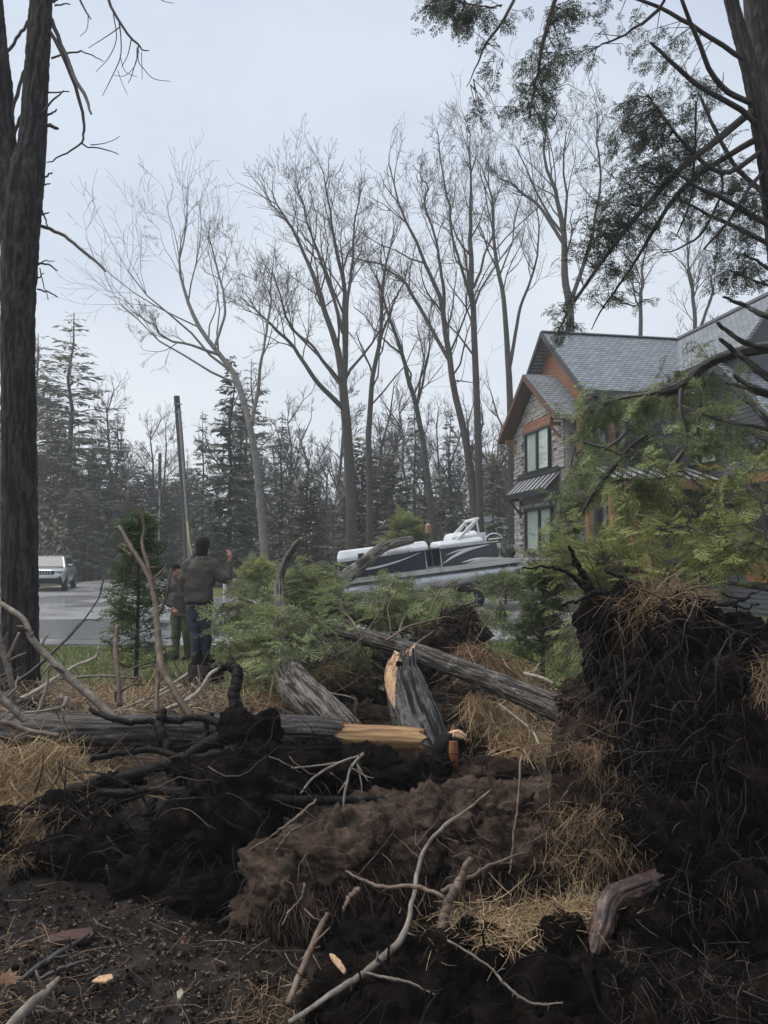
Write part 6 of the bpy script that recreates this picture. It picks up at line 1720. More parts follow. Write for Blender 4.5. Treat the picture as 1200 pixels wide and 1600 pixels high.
stick([(-20, 930, A+.2, 9), (0, 942, A+.2, 9), (40, 966, A+.1, 10), (58, 1000, A+.05, 11), (100, 1042, A, 12), (140, 1080, A-.05, 12), (188, 1124, A-.1, 13)], 'stick_grey', 'thick crooked pale branch slanting down across the left trunk')
stick([(186, 822, 6.9, 7), (205, 855, 6.8, 8), (228, 892, 6.7, 9), (243, 930, 6.6, 10), (249, 975, 6.5, 11), (256, 1040, 6.3, 12), (275, 1075, 6.2, 13), (303, 1120, 6.1, 14)], 'stick_brown', 'tall forked brown branch rising left of the standing man', kids=[[(217, 787, 6.9, 4), (225, 825, 6.9, 5), (222, 850, 6.85, 5), (231, 885, 6.75, 6), (240, 922, 6.65, 8)], [(184, 853, 6.8, 3), (198, 862, 6.8, 4), (206, 870, 6.78, 4)]])
stick([(184, 978, 6.5, 8), (181, 1010, 6.4, 8), (184, 1050, 6.3, 9), (187, 1105, 6.2, 10)], 'stick_brown', 'short upright brown stick behind the log, left of the cedar')
stick([(268, 888, 6.8, 3), (262, 925, 6.7, 4), (252, 958, 6.6, 5)], 'stick_dark', 'thin dark twig crossing in front of the far man')
stick([(348, 1044, 6.6, 4), (330, 1052, 6.5, 6), (315, 1075, 6.4, 6), (296, 1092, 6.35, 7), (272, 1104, 6.3, 6), (250, 1112, 6.3, 4)], 'stick_pale', 'pale peeled curved stick below the stump')
stick([(-5, 985, 6, 9), (8, 1020, 6, 9), (18, 1060, 6, 9), (22, 1112, 6, 8)], 'stick_grey', 'grey Y-shaped branch at the left edge', kids=[[(30, 988, 6, 3), (22, 1008, 6, 5), (12, 1028, 6, 6)]])
stick([(-20, 1062, 5.9, 12), (5, 1090, 5.9, 12), (25, 1112, 5.9, 11), (40, 1126, 5.9, 9)], 'stick_grey', 'short thick grey limb resting on the log at the far left')
stick([(-20, 1118, 5.7, 8), (20, 1130, 5.7, 9), (60, 1142, 5.7, 9), (95, 1146, 5.7, 8)], 'stick_brown', 'brown stick lying in front of the log at the left edge')
stick([(163, 900, 7.4, 2), (150, 938, 7.3, 3), (110, 990, 7.1, 4), (60, 1040, 6.9, 5), (10, 1075, 6.8, 5)], 'stick_dark', 'long thin dark branch reaching up from the left trunk toward the puddle', kids=[[(156, 970, 7.2, 1.5), (130, 970, 7.2, 2.5), (105, 995, 7.1, 3)]])
stick([(155, 1010, 7.6, 4), (148, 1028, 7.6, 5), (120, 1040, 7.5, 5), (90, 1058, 7.3, 6), (50, 1085, 7.0, 7), (15, 1102, 6.8, 7)], 'stick_pale', 'pale sinuous branch lying across the brush at left')
stick([(215, 1060, 7.4, 3), (150, 1055, 7.3, 4), (90, 1060, 7.2, 4)], 'stick_grey', 'thin level twig in the brush behind the log')
stick([(76, 1045, 6.4, 4), (70, 1080, 6.3, 6), (60, 1112, 6.2, 6)], 'stick_grey', 'short upright grey stick in front of the left trunk foot')
stick([(250, 1000, 6.6, 5), (247, 1050, 6.5, 7), (243, 1112, 6.3, 8)], 'stick_brown', 'upright brown shoot beside the tall forked branch')
stick([(105, 1090, 6.3, 6), (98, 1105, 6.25, 8), (70, 1112, 6.2, 5), (30, 1115, 6.2, 4)], 'stick_grey', 'bent grey twig resting on top of the log')
stick([(293, 1052, 7.6, 4), (240, 1085, 7.4, 5), (190, 1105, 7.2, 5)], 'stick_pale', 'long straw-coloured stick slanting below the stump')
stick([(285, 1070, 7.4, 4), (250, 1090, 7.3, 4), (225, 1110, 7.2, 4)], 'stick_pale', 'shorter straw-coloured stick beside the stump foot')
stick([(780, 1100, 7.0, 3), (830, 1140, 6.6, 4), (845, 1165, 6.4, 4)], 'stick_pale', 'thin pale shoot hanging under the fallen trunk')
stick([(485, 1078, 7.1, 2), (520, 1085, 7.1, 2.5), (552, 1092, 7.1, 2.5), (554, 1110, 7.1, 2), (560, 1136, 7.1, 1.5)], 'stick_grey', 'fine bent twig hanging between furrowed trunk and stub')
stick([(818, 1052, 8.2, 6), (840, 1058, 8.1, 6), (862, 1068, 8.0, 5)], 'stick_pale', 'pale stick on the bank below the narrow evergreen shrub')
# foreground
stick([(768, 1234, 4.4, 3), (720, 1270, 4.1, 5), (672, 1310, 3.9, 6), (652, 1350, 3.7, 7), (644, 1400, 3.5, 7), (635, 1445, 3.3, 8), (612, 1482, 3.2, 10), (560, 1520, 3.05, 10), (500, 1558, 2.95, 9), (445, 1595, 2.9, 8)], 'stick_grey', 'long curved grey branch arching up through the foreground',
      kids=[[(565, 1518, 3.05, 4), (600, 1527, 3.0, 4.5), (640, 1535, 2.98, 4), (682, 1556, 2.95, 2.5)]], n=44)
stick([(513, 1428, 3.7, 10), (495, 1470, 3.55, 10), (475, 1530, 3.35, 9), (455, 1582, 3.2, 9)], 'stick_brown', 'straight brown stick standing left of the arching branch')
stick([(700, 1470, 3.05, 3), (760, 1512, 2.95, 4), (785, 1540, 2.9, 4), (830, 1570, 2.85, 3), (870, 1568, 2.85, 2)], 'stick_grey', 'thin grey root straggling down the bottom root mat')
stick([(94, 1528, 3.55, 7), (70, 1550, 3.45, 13), (35, 1580, 3.3, 14), (-10, 1625, 3.2, 14)], 'stick_grey', 'thick grey stick in the bottom left corner')
stick([(140, 1460, 4.1, 5), (95, 1490, 3.95, 9), (45, 1525, 3.8, 9), (0, 1555, 3.7, 8)], 'stick_dark', 'dark stick lying beside the brown bark slab')
stick([(140, 1500, 3.8, 5), (100, 1512, 3.75, 7), (60, 1530, 3.7, 6)], 'stick_dark', 'short dark stick lying in the mud at bottom left')
stick([(567, 1178, 5.2, 5), (548, 1200, 5.1, 4), (541, 1235, 5.0, 4), (535, 1285, 4.9, 3)], 'stick_grey', 'thin grey root fork dangling below the stripped log end',
      kids=[[(556, 1190, 5.15, 3), (563, 1215, 5.1, 2.5), (566, 1240, 5.05, 1.5)], [(549, 1200, 5.1, 2.5), (570, 1212, 5.1, 2), (584, 1216, 5.1, 1.2)], [(545, 1215, 5.05, 2.5), (528, 1240, 5.0, 1.5)], [(558, 1196, 5.1, 2), (576, 1222, 5.05, 1.2)],
            [(566, 1180, 5.2, 4), (530, 1192, 5.2, 4), (490, 1215, 5.1, 4), (470, 1240, 5.0, 3)], [(528, 1192, 5.2, 3), (490, 1197, 5.2, 3), (455, 1200, 5.2, 2)]])
stick([(880, 1182, 4.3, 3), (840, 1310, 4.2, 0.8)], 'stick_grey', 'fine twig hanging on the turf side of the root ball') if False else None

# bark slab, scraps and the maple leaf in the mud
def slab_piece(name, pts, thick, m, label, cat):
    """A flake of bark: quad strip bent across its width."""
    b = MB()
    P = [np.array(W(*p)) for p in pts]
    base = P[0].copy()
    V = [p-base for p in P]+[p-base-np.array((0, 0, thick)) for p in P]
    n = len(P); F = [tuple(range(n)), tuple(range(2*n-1, n-1, -1))]+[(i, n+i, n+(i+1) % n, (i+1) % n) for i in range(n)]
    b.add(V, F)
    o = b.build(name, M[m], None, bevel=.004, loc=tuple(base))
    return tag(o, label, cat)
M['bark_red'] = noisy(mat('bark_red', rough=.6), [(.035, .014, .011), (.075, .034, .026)], 12, stretch=(.4, 1, 1), bump=.5, bscale=40, bdist=.006)
slab_piece('bark_slab', [(66, 1472, 4.25), (78, 1460, 4.33), (110, 1452, 4.38), (143, 1448, 4.42), (147, 1458, 4.34), (140, 1464, 4.28), (100, 1468, 4.24)], .03, 'bark_red', 'flat red-brown bark slab lying on the mud', 'bark')
slab_piece('bark_scrap', [(143, 1532, 3.75), (155, 1524, 3.8), (175, 1521, 3.82), (177, 1527, 3.76), (165, 1533, 3.72)], .012, 'wood_split', 'small yellowish curl of bark on the mud', 'bark')
slab_piece('wood_splinter', [(514, 1488, 3.22), (522, 1490, 3.22), (533, 1500, 3.2), (542, 1516, 3.18), (537, 1519, 3.17), (526, 1507, 3.19), (517, 1496, 3.21)], .012, 'wood_split', 'small cream splinter of fresh wood on black soil', 'splinter')
slab_piece('wood_chip', [(276, 1548, 3.62), (284, 1543, 3.66), (287, 1550, 3.62), (282, 1560, 3.58), (277, 1558, 3.58)], .012, 'stick_pale', 'pale wood chip on the mud near the bottom', 'chip')
M['leaf_maple'] = noisy(mat('maple_leaf', rough=.55), [(.06, .024, .012), (.20, .085, .03)], 30)
def maple(px, py, d, s, label):
    k = [(0, -.5), (.06, -.2), (.42, -.32), (.33, -.1), (.55, .08), (.3, .12), (.34, .38), (.14, .28), (0, .6), (-.14, .28), (-.34, .38), (-.3, .12), (-.55, .08), (-.33, -.1), (-.42, -.32), (-.06, -.2)]
    b = MB(); b.add([(x*s, y*s*.8, s*(.12*abs(x)+.1*y)) for x, y in k]+[(0, 0, .03*s)], [(i, (i+1) % 16, 16) for i in range(16)])
    c = W(px, py, d); o = b.build('maple_leaf', M['leaf_maple'], None, loc=(c[0], c[1], c[2])); o.rotation_euler = (rad(35), rad(5), rad(15))
    return tag(o, label, 'leaf')
maple(284, 1482, 4.15, .10, 'orange-brown maple leaf lying on the dark mud')
maple(12, 1530, 3.72, .11, 'yellow-brown leaf curled at the bottom left edge')

# ------------------------------------------------------------------ ground cover
def on_ground(px, py):
    """March along the pixel ray to the ground."""
    d = np.full(len(px), 2.6)
    cx, cy = (px-600)/FPX, (800-py)/FPX
    yy = math.cos(PITCH)-cy*math.sin(PITCH); zz = math.sin(PITCH)+cy*math.cos(PITCH)
    for k in range(400):
        s = d/yy
        g = ground_h(cx*s, d); z = CAM_H+zz*s
        d = np.where(z > g, d+np.maximum(.01, .02*d)*.6, d)
    lo, hi = d/1.012-.006, d.copy()
    for k in range(14):                                      # refine, so nothing lines up in rows
        mid = (lo+hi)/2; s = mid/yy
        up = CAM_H+zz*s > ground_h(cx*s, mid)
        lo = np.where(up, mid, lo); hi = np.where(up, hi, mid)
    d = (lo+hi)/2
    s = d/yy
    return np.stack([cx*s, d, ground_h(cx*s, d)], -1)

def scatter_quads(name, P, m, seed, size, label, cat, flat=.35):
    r = np.random.default_rng(seed); N = len(P)
    A = r.normal(0, 1, (N, 3))*np.array((1, 1, flat)); A /= np.linalg.norm(A, axis=1, keepdims=True)
    B = np.cross(A, np.array((0, 0, 1.0))+r.normal(0, flat, (N, 3))); B /= np.linalg.norm(B, axis=1, keepdims=True)
    s = r.uniform(*size, N)[:, None]
    C = P+np.array((0, 0, .008))+np.array((0, 0, 1))*s*.2
    Q = np.stack([C-A*s, C+B*s*.55, C+A*s, C-B*s*.55], 1).reshape(-1, 3)
    o = link(name, mesh_np(name, Q, np.arange(len(Q)).reshape(-1, 4), m, tint=np.repeat(r.uniform(0, 1, N)**1.4, 4)))
    return tag(o, label, cat, kind='stuff')
r = np.random.default_rng(31)
n = 9000
P = np.stack([r.uniform(-6.5, 2.5, n), r.uniform(6.0, 10.9, n), np.zeros(n)], -1); P[:, 2] = ground_h(P[:, 0], P[:, 1])
scatter_quads('leaf_litter', P, M['litter'], 1, (.015, .04), 'brown leaf litter covering the forest floor behind the log', 'leaf litter')
n = 2600
P = on_ground(r.uniform(0, 420, n), r.uniform(1400, 1640, n)); P = P[r.random(n) < .5+.5*(P[:, 0] < -1.05)]
scatter_quads('leaf_litter', P, M['litter'], 2, (.005, .016), 'scraps of dead leaf and bark strewn over the mud', 'leaf litter')

def litter_twigs(name, P, seed, L, rr, m, label, up=.25):
    r = np.random.default_rng(seed); polys, tint = [], []
    for p in P:
        d = r.normal(0, 1, 3)*np.array((1, .8, up)); d /= np.linalg.norm(d)
        l = r.uniform(*L); q = r.uniform(*rr)
        a = np.array(p)+np.array((0, 0, .006+abs(d[2])*l*.5)); k = r.normal(0, .07*l, 3)*np.array((1, 1, .3)); k2 = r.normal(0, .04*l, 3)*np.array((1, 1, .3))
        tt = np.linspace(-1, 1, 6)[:, None]
        polys.append((a+d*l/2*tt+k*(1-tt**2)+k2*tt*(1-tt**2)*2.5, q*np.linspace(1, .3, 6))); tint += [r.uniform(0, 1)**1.5]*24
    V, F = tubes(polys, 4)
    return tag(link(name, mesh_np(name, V, F, m, tint=tint)), label, 'twigs', kind='stuff')
M['twig_dark'] = tinted(mat('twig_dark', rough=.6), (.018, .013, .010), (.20, .145, .10))
M['twig_mix'] = tinted(mat('twig_mix', rough=.6), (.05, .036, .028), (.27, .21, .155))
n = 650
P = np.stack([r.uniform(-5.5, -.6, n), r.uniform(6.5, 9.9, n), np.zeros(n)], -1); P[:, 2] = ground_h(P[:, 0], P[:, 1])+r.uniform(0, .10, n)
litter_twigs('twig_litter', P, 3, (.2, 1.1), (.003, .010), M['twig_mix'], 'tangle of dead twigs and sticks heaped behind the log', up=.32)
n = 230
P = on_ground(r.uniform(-20, 520, n), r.uniform(1390, 1640, n))
litter_twigs('twig_litter', P, 4, (.03, .30), (.0008, .004), M['twig_dark'], 'small dead twigs lying in the foreground mud', up=.2)
# tan grass bank under the log at left
base0 = (0, 0, 0)
o = blades('dry_grass', [(W(30, 1200, 6.0), (.16, .12, .06), (-.2, -.5, -.6)), (W(75, 1180, 6.1), (.12, .1, .06), (-.3, -.5, -.6)), (W(120, 1215, 6.1), (.16, .12, .03), (.2, -.4, -.1)), (W(20, 1250, 5.8), (.22, .12, .04), (-.2, -.5, -.4)), (W(90, 1245, 5.8), (.2, .12, .04), (0, -.5, -.3)), (W(-20, 1180, 6.0), (.12, .1, .06), (0, -.5, -.5))], 5600, M['dry_grass'], None, base0, 21, ln=(.12, .42), w=.0026, spread=.45)
tag(o, 'tan matted grass bank under the log at the left', 'dry grass', kind='stuff')
o = blades('dry_grass', [(W(230, 1265, 6.2), (.3, .25, .01), (0, 0, .3)), (W(330, 1200, 6.9), (.3, .2, .01), (0, 0, .4)), (W(180, 1220, 6.4), (.3, .2, .01), (0, 0, .4)), (W(150, 1085, 7.6), (.6, .3, .01), (0, 0, .4)), (W(260, 1100, 7.4), (.5, .3, .01), (0, 0, .4))], 3200, M['dry_grass'], None, base0, 22, ln=(.1, .3), w=.0026)
tag(o, 'tan dead grass showing through gaps behind the root plate', 'dry grass', kind='stuff')
o = blades('dry_grass', [(W(400, 1560, 3.5), (.14, .12, .01), (0, -.2, .1)), (W(440, 1580, 3.4), (.10, .1, .01), (0, -.2, .1)), (W(30, 1490, 4.0), (.2, .16, .01), (0, -.1, .2)), (W(10, 1570, 3.5), (.2, .12, .01), (0, -.1, .2)), (W(15, 1345, 5.0), (.10, .06, .02), (0, -.3, 0))], 1000, M['dry_grass_red'], None, base0, 23, ln=(.04, .14), w=.0012)
tag(o, 'scattered straw and pine needles on the foreground mud', 'straw', kind='stuff')
# lawn blades
n = 52000
x = r.uniform(-9, 6.5, n); y = 9.6+6.0*r.random(n)**.9
keep = (y > 10.3+.5*vnoise(np.stack([x*.8, y*.8, x*0], -1), 3)) & (y < 15.0+np.clip(x-.5, 0, 9)*.35)
x, y = x[keep], y[keep]; N_ = len(x)
z = ground_h(x, y)
h = r.uniform(.025, .075, N_); lean = r.normal(0, .03, (N_, 2)); a = r.uniform(0, 3.14, N_); w = .006
V = np.stack([np.stack([x-np.cos(a)*w, y-np.sin(a)*w, z], -1), np.stack([x+np.cos(a)*w, y+np.sin(a)*w, z], -1), np.stack([x+lean[:, 0], y+lean[:, 1], z+h], -1)], 1).reshape(-1, 3)
tag(link('lawn_grass', mesh_np('lawn_grass', V, np.arange(len(V)).reshape(-1, 3), M['lawn'], tint=np.repeat(r.uniform(0, 1, N_), 3))), 'short green lawn between the torn bank and the street', 'grass', kind='stuff')

# loose crumbs of earth over the pit floor and the torn soil edges
def crumbs(name, P, seed, size, m, label):
    r = np.random.default_rng(seed); N = len(P)
    o8 = np.array([(1, 0, 0), (-1, 0, 0), (0, 1, 0), (0, -1, 0), (0, 0, 1), (0, 0, -1)], float)
    f8 = np.array([(0, 2, 4), (2, 1, 4), (1, 3, 4), (3, 0, 4), (2, 0, 5), (1, 2, 5), (3, 1, 5), (0, 3, 5)])
    s = (r.uniform(0, 1, N)**3*(size[1]-size[0])+size[0])[:, None, None]
    V = P[:, None, :]+o8[None]*s*r.uniform(.55, 1.3, (N, 6, 1))+r.normal(0, .25, (N, 6, 3))*s
    F = (f8[None]+6*np.arange(N)[:, None, None]).reshape(-1, 3)
    return tag(link(name, mesh_np(name, V.reshape(-1, 3), F, m, smooth=False)), label, 'soil crumbs', kind='stuff')
r = np.random.default_rng(77)
n = 3600
P = on_ground(r.uniform(-20, 560, n), r.uniform(1385, 1640, n)); P[:, 2] += .004
crumbs('soil_crumbs', P, 1, (.003, .020), M['soil_mid'], 'loose dark crumbs of earth scattered over the mud')
# ------------------------------------------------------------------ utility poles
M['pole_wood'] = noisy(mat('pole_wood', rough=.8), [(.020, .018, .017), (.05, .045, .042)], 6, stretch=(1, 1, .15))
M['pole_grey'] = noisy(mat('conduit_grey', rough=.5), [(.15, .155, .165), (.22, .225, .24)], 4)
M['white_pvc'] = mat('white_plastic', (.55, .56, .56), .4)
M['wire'] = mat('wire', (.16, .16, .17), .5)
M['yellow_pvc'] = mat('yellow_sleeve', (.55, .47, .10), .4)
d = 38.0
b0 = np.array(W(296, 905, d)); b0[2] = 0
po = empty('utility_pole', tuple(b0), 0, 'leaning dark utility pole with grey conduit rising beside the standing man', 'utility pole')
def pp(px, py, dd=d, off=0): return tuple(np.array(W(px, py, dd))-b0+np.array((0, off, 0)))
b = MB(); b.tube([pp(297, 925), pp(288, 780), pp(281, 680), pp(276, 619)], [.20, .18, .165, .15], 14); b.build('pole', M['pole_wood'], po, smooth=False)
b = MB(); b.tube([pp(300, 915, off=-.2), pp(293, 800, off=-.2), pp(285, 690, off=-.2), pp(281, 640, off=-.18)], [.07]*4, 8); b.build('conduit', M['pole_grey'], po)
b = MB(); b.tube([pp(302, 868, off=-.3), pp(298, 845, off=-.3), pp(295, 815, off=-.3)], [.045]*3, 6); b.build('guy_guard', M['yellow_pvc'], po)
b = MB(); b.tube([pp(309, 905, off=-.4), pp(302, 868, off=-.35), pp(295, 815, off=-.3), pp(282, 650, off=-.2)], [.012]*4, 5); b.build('guy_wire', M['pole_grey'], po)
b = MB(); b.tube([pp(276, 652, off=-.1), pp(271, 680, off=-.1), pp(273, 700, off=-.1), pp(279, 712, off=-.1)], [.014]*4, 5); b.build('loose_wire', M['wire'], po)
for yy in (632, 645): 
    b = MB(); b.tube([pp(273, yy, off=-.2), pp(286, yy+1, off=-.2)], [.03]*2, 6); b.build('bolt', M['pole_grey'], po)
d2 = 55.0
b1 = np.array(W(249, 905, d2)); b1[2] = 0
p2 = empty('utility_pole', tuple(b1), 0, 'thin distant utility pole with pale lower conduit left of the leaning pole', 'utility pole')
def p2p(px, py, off=0): return tuple(np.array(W(px, py, d2))-b1+np.array((0, off, 0)))
b = MB(); b.tube([p2p(247, 900), p2p(249, 790), p2p(250, 708)], [.15, .14, .12], 10); b.build('pole', M['pole_wood'], p2)
b = MB(); b.tube([p2p(249, 845, -.2), p2p(250, 800, -.2), p2p(251, 765, -.2)], [.07]*3, 8); b.build('conduit', M['white_pvc'], p2)
b = MB(); b.tube([p2p(246, 720, -.2), p2p(255, 720, -.2)], [.05]*2, 6); b.build('bracket', M['pole_grey'], p2)
b = MB()
for k, (ya, yb) in enumerate(((773, 783), (776, 787))):
    P = [W(-40+(250+40)*t, ya+(yb-ya)*t+6*math.sin(math.pi*t), 50+5*t) for t in np.linspace(0, 1, 10)]
    b.tube(P, .022, 5)
tag(b.build('overhead_wire', M['wire']), 'pair of thin wires sagging across the left wood to the distant pole', 'wire')

# post with tan lantern behind the boat; white marker beyond the men
M['tan'] = noisy(mat('tan_wood', rough=.6), [(.22, .13, .06), (.34, .21, .10)], 8)
c = np.array(W(669, 880, 31)); c[2] = 0
ln = empty('lamp_post', tuple(c), 0, 'tan-topped dark post standing behind the boat', 'lamp post')
zt = W(669, 818, 31)[2]; zm = W(669, 834, 31)[2]
b = MB(); b.lathe([(.05, 0), (.045, zm)], sides=10); b.build('post', M['black_metal'], ln)
b = MB(); b.lathe([(.07, zm), (.11, zm+.05), (.13, zt-.08), (.10, zt-.06), (.02, zt+.03)], sides=8); b.build('lantern', M['tan'], ln)
c = np.array(W(351, 918, 16)); 
mk = empty('marker_post', tuple(c), 0, 'small white marker post standing beyond the fallen crown', 'marker')
b = MB(); b.lathe([(.035, -.3), (.035, .22), (.05, .24), (.05, .27), (.03, .30)], sides=10); b.build('post', M['white_pvc'], mk)
b = MB(); b.lathe([(.055, .26), (.055, .33), (.02, .36)], sides=10); b.build('cap', M['black_metal'], mk)

# ------------------------------------------------------------------ silver SUV
M['car_paint'] = mat('silver_paint', (.50, .52, .54), .28, .55)
b_ = NL(M['car_paint'])[2]; b_.inputs['Coat Weight'].default_value = .6; b_.inputs['Coat Roughness'].default_value = .08
M['car_black'] = mat('black_trim', (.008, .0085, .009), .55, spec=.2)
M['car_glass'] = mat('car_glass', (.03, .04, .045), .04)
M['tyre'] = noisy(mat('tyre', rough=.85), [(.012, .012, .012), (.024, .024, .024)], 10)
M['rim'] = mat('alloy_rim', (.30, .31, .32), .35, .8)
M['lamp_clear'] = mat('lamp_clear', (.16, .17, .18), .06)
cx, cy = W(66, 925, 35.0)[:2]
car = empty('parked_car', (cx, cy, .04), rad(15), 'silver SUV facing the viewer, half hidden by the big trunk', 'car')
def loft(b, secs, mi=0):
    n = len(secs[0]); V = [p for s in secs for p in s]; F = []
    for i in range(len(secs)-1):
        for k in range(n):
            F.append((i*n+k, i*n+(k+1) % n, (i+1)*n+(k+1) % n, (i+1)*n+k))
    F += [tuple(range(n))[::-1], tuple(range((len(secs)-1)*n, len(secs)*n))]
    return b.add(V, F, mi)
def sec(y, w, zb, zt, cr=.03, sh=.10):
    return [(-w*.9, y, zb), (-w*.98, y, zb+.18), (-w, y, (zb+zt)/2), (-w*.99, y, zt-sh), (-w*.88, y, zt-.01), (-w*.4, y, zt+cr), (w*.4, y, zt+cr), (w*.88, y, zt-.01), (w*.99, y, zt-sh), (w, y, (zb+zt)/2), (w*.98, y, zb+.18), (w*.9, y, zb)]
b = MB(); loft(b, [sec(-.02, .70, .48, .84), sec(.06, .84, .40, .96), sec(.22, .91, .34, 1.01), sec(.6, .94, .30, 1.05), sec(1.15, .945, .30, 1.10), sec(2.4, .945, .30, 1.12, .0), sec(3.7, .945, .30, 1.13, .0), sec(4.4, .91, .36, 1.12, .0), sec(4.58, .82, .45, 1.05, .0)])
body = b.build('body', M['car_paint'], car, smooth=True, bevel=0)
b = MB(); loft(b, [[(-.84, 1.10, 1.09), (.84, 1.10, 1.09), (.86, 4.45, 1.11), (-.86, 4.45, 1.11)], [(-.74, 1.52, 1.38), (.74, 1.52, 1.38), (.76, 4.33, 1.40), (-.76, 4.33, 1.40)], [(-.65, 1.88, 1.60), (.65, 1.88, 1.60), (.66, 4.15, 1.62), (-.66, 4.15, 1.62)], [(-.55, 2.1, 1.65), (.55, 2.1, 1.65), (.56, 4.0, 1.66), (-.56, 4.0, 1.66)]])
b.build('cabin', M['car_paint'], car, smooth=False, bevel=.04)
b = MB(); b.add([(-.74, 1.10, 1.125), (.74, 1.10, 1.125), (.58, 1.83, 1.585), (-.58, 1.83, 1.585), (-.74, 1.13, 1.11), (.74, 1.13, 1.11), (.58, 1.86, 1.57), (-.58, 1.86, 1.57)], [(0, 1, 2, 3), (4, 7, 6, 5), (0, 4, 5, 1), (1, 5, 6, 2), (2, 6, 7, 3), (3, 7, 4, 0)])
for v in range(len(b.v)): b.v[v] = (b.v[v][0], b.v[v][1]-.035, b.v[v][2]+.02)
b.build('windshield', M['car_glass'], car)
for s in (-1, 1):
    for (ya, yb) in ((1.62, 2.75), (2.83, 3.9)):
        y2 = ya+(.30 if ya < 2 else .02)
        b = MB(); b.add([(s*.875, ya, 1.14), (s*.875, yb, 1.14), (s*.715, yb, 1.55), (s*.715, y2, 1.55), (s*.85, ya, 1.14), (s*.85, yb, 1.14), (s*.69, yb, 1.55), (s*.69, y2, 1.55)], [(0, 1, 2, 3), (7, 6, 5, 4), (0, 4, 5, 1), (1, 5, 6, 2), (2, 6, 7, 3), (3, 7, 4, 0)]); b.build('side_window', M['car_glass'], car)
    b = MB(); loft(b, [[(s*.90, 1.50, 1.10), (s*1.10, 1.47, 1.11), (s*1.10, 1.47, 1.25), (s*.90, 1.50, 1.22)], [(s*.90, 1.62, 1.11), (s*1.10, 1.58, 1.12), (s*1.10, 1.58, 1.24), (s*.90, 1.62, 1.21)]]); mr = b.build('mirror', M['car_black'], car, bevel=.02)
    b = MB(); b.box((s*1.0-.10, 1.462, 1.18), (s*1.0+.10, 1.475, 1.262)); b.build('mirror_cap', M['car_paint'], mr)
    b = MB(); b.prism([(s*.46, .80), (s*.83, .84), (s*.86, .96), (s*.46, .94)], 1, -.005, .10); b.build('headlight', M['lamp_clear'], car, bevel=.015)
    b = MB(); b.prism([(s*.55, .60), (s*.80, .56), (s*.82, .68), (s*.66, .70)], 1, -.02, .12); b.build('fog_lamp', M['car_black'], car, bevel=.01)
    b = MB(); b.tube([(s*.62, 2.1, 1.66), (s*.62, 2.2, 1.70), (s*.62, 3.9, 1.71), (s*.62, 4.0, 1.67)], .02, 6); b.build('roof_rail', M['car_black'], car)
b = MB(); b.box((-.50, -.045, .78), (.50, .10, .97)); gr = b.build('grille', M['car_black'], car, bevel=.02)
for k in range(7):
    b = MB(); b.box((-.42+k*.12, -.056, .81), (-.36+k*.12, -.046, .94)); b.build('slot', M['rim'], gr, bevel=.004)
b = MB(); b.box((-.84, -.075, .32), (.84, .22, .62)); b.build('bumper', M['car_black'], car, bevel=.05)
b = MB(); b.box((-.66, -.07, .33), (.66, .05, .385)); b.build('skid_plate', M['rim'], car, bevel=.02)
for sx in (-1, 1):
    for wy in (.85, 3.6):
        w_ = empty('wheel', (sx*.86, wy, .34)); w_.parent = car
        b = MB(); b.lathe([(.21, -.11), (.31, -.12), (.345, -.08), (.345, .08), (.31, .12), (.21, .11)], sides=28, axis='x'); b.build('tyre', M['tyre'], w_, smooth=True)
        b = MB(); b.lathe([(.20, -.09), (.215, .10), (.05, .085)], sides=20, axis='x')
        for k in range(5):
            a = k*2*math.pi/5; b.tube([(sx*.115, .03*math.cos(a), .03*math.sin(a)), (sx*.115, .2*math.cos(a), .2*math.sin(a))], .02, 6)
        b.build('rim', M['rim'], w_)
        b = MB(); b.lathe([(.36, -.03), (.42, -.03), (.42, .06), (.36, .06)], c=(sx*.03, 0, 0), sides=28, axis='x'); b.build('wheel_arch', M['car_black'], w_)

# ------------------------------------------------------------------ pontoon boat on its trailer
M['navy'] = mat('navy_panel', (.010, .013, .028), .18)
M['hull_white'] = noisy(mat('boat_white', rough=.5), [(.52, .54, .56), (.66, .68, .70)], 3)
M['cover_white'] = noisy(mat('cover_white', rough=.6), [(.50, .53, .56), (.68, .71, .74)], 2.5, bump=.25, bscale=5, bdist=.05)
M['alu'] = noisy(mat('aluminium', rough=.3, metal=.85), [(.38, .385, .39), (.55, .555, .56)], 3, rrange=(.22, .4))
M['alu_dull'] = mat('alu_dull', (.32, .33, .34), .4, .6)
o0 = W(524, 907, 25.6)
boat = empty('pontoon_boat', o0, rad(3), 'white and navy pontoon boat tilted on its trailer beside the house', 'boat')
boat.rotation_euler = (0, rad(-7.2), rad(3))
LB = 6.35
b = MB(); b.box((0, -1.25, -.10), (LB-.2, 1.25, .0)); b.build('deck', M['alu_dull'], boat, bevel=.02)
b = MB(); b.box((-.02, -1.28, -.13), (LB-.15, -1.255, .03)); b.build('deck_rail', M['alu'], boat)
for s in (-1, 1):
    b = MB(); b.lathe([(.02, .25), (.20, .28), (.29, .5), (.30, .9), (.30, LB-.9), (.295, LB-.5), (.25, LB-.18), (.20, LB-.02), (.12, LB+.03)], c=(0, s*.95, -.40), sides=24, axis='x'); pt = b.build('pontoon', M['alu'], boat, smooth=True)
    for k in range(3):
        b = MB(); b.lathe([(.303, 0), (.308, .02), (.303, .04)], c=(1.6+k*1.5, s*.95, -.40), sides=24, axis='x'); b.build('weld', M['alu_dull'], pt)
    b = MB(); b.box((.5, s*.95-.02, -.14), (LB-.5, s*.95+.02, -.105)); b.build('strake', M['alu'], pt)
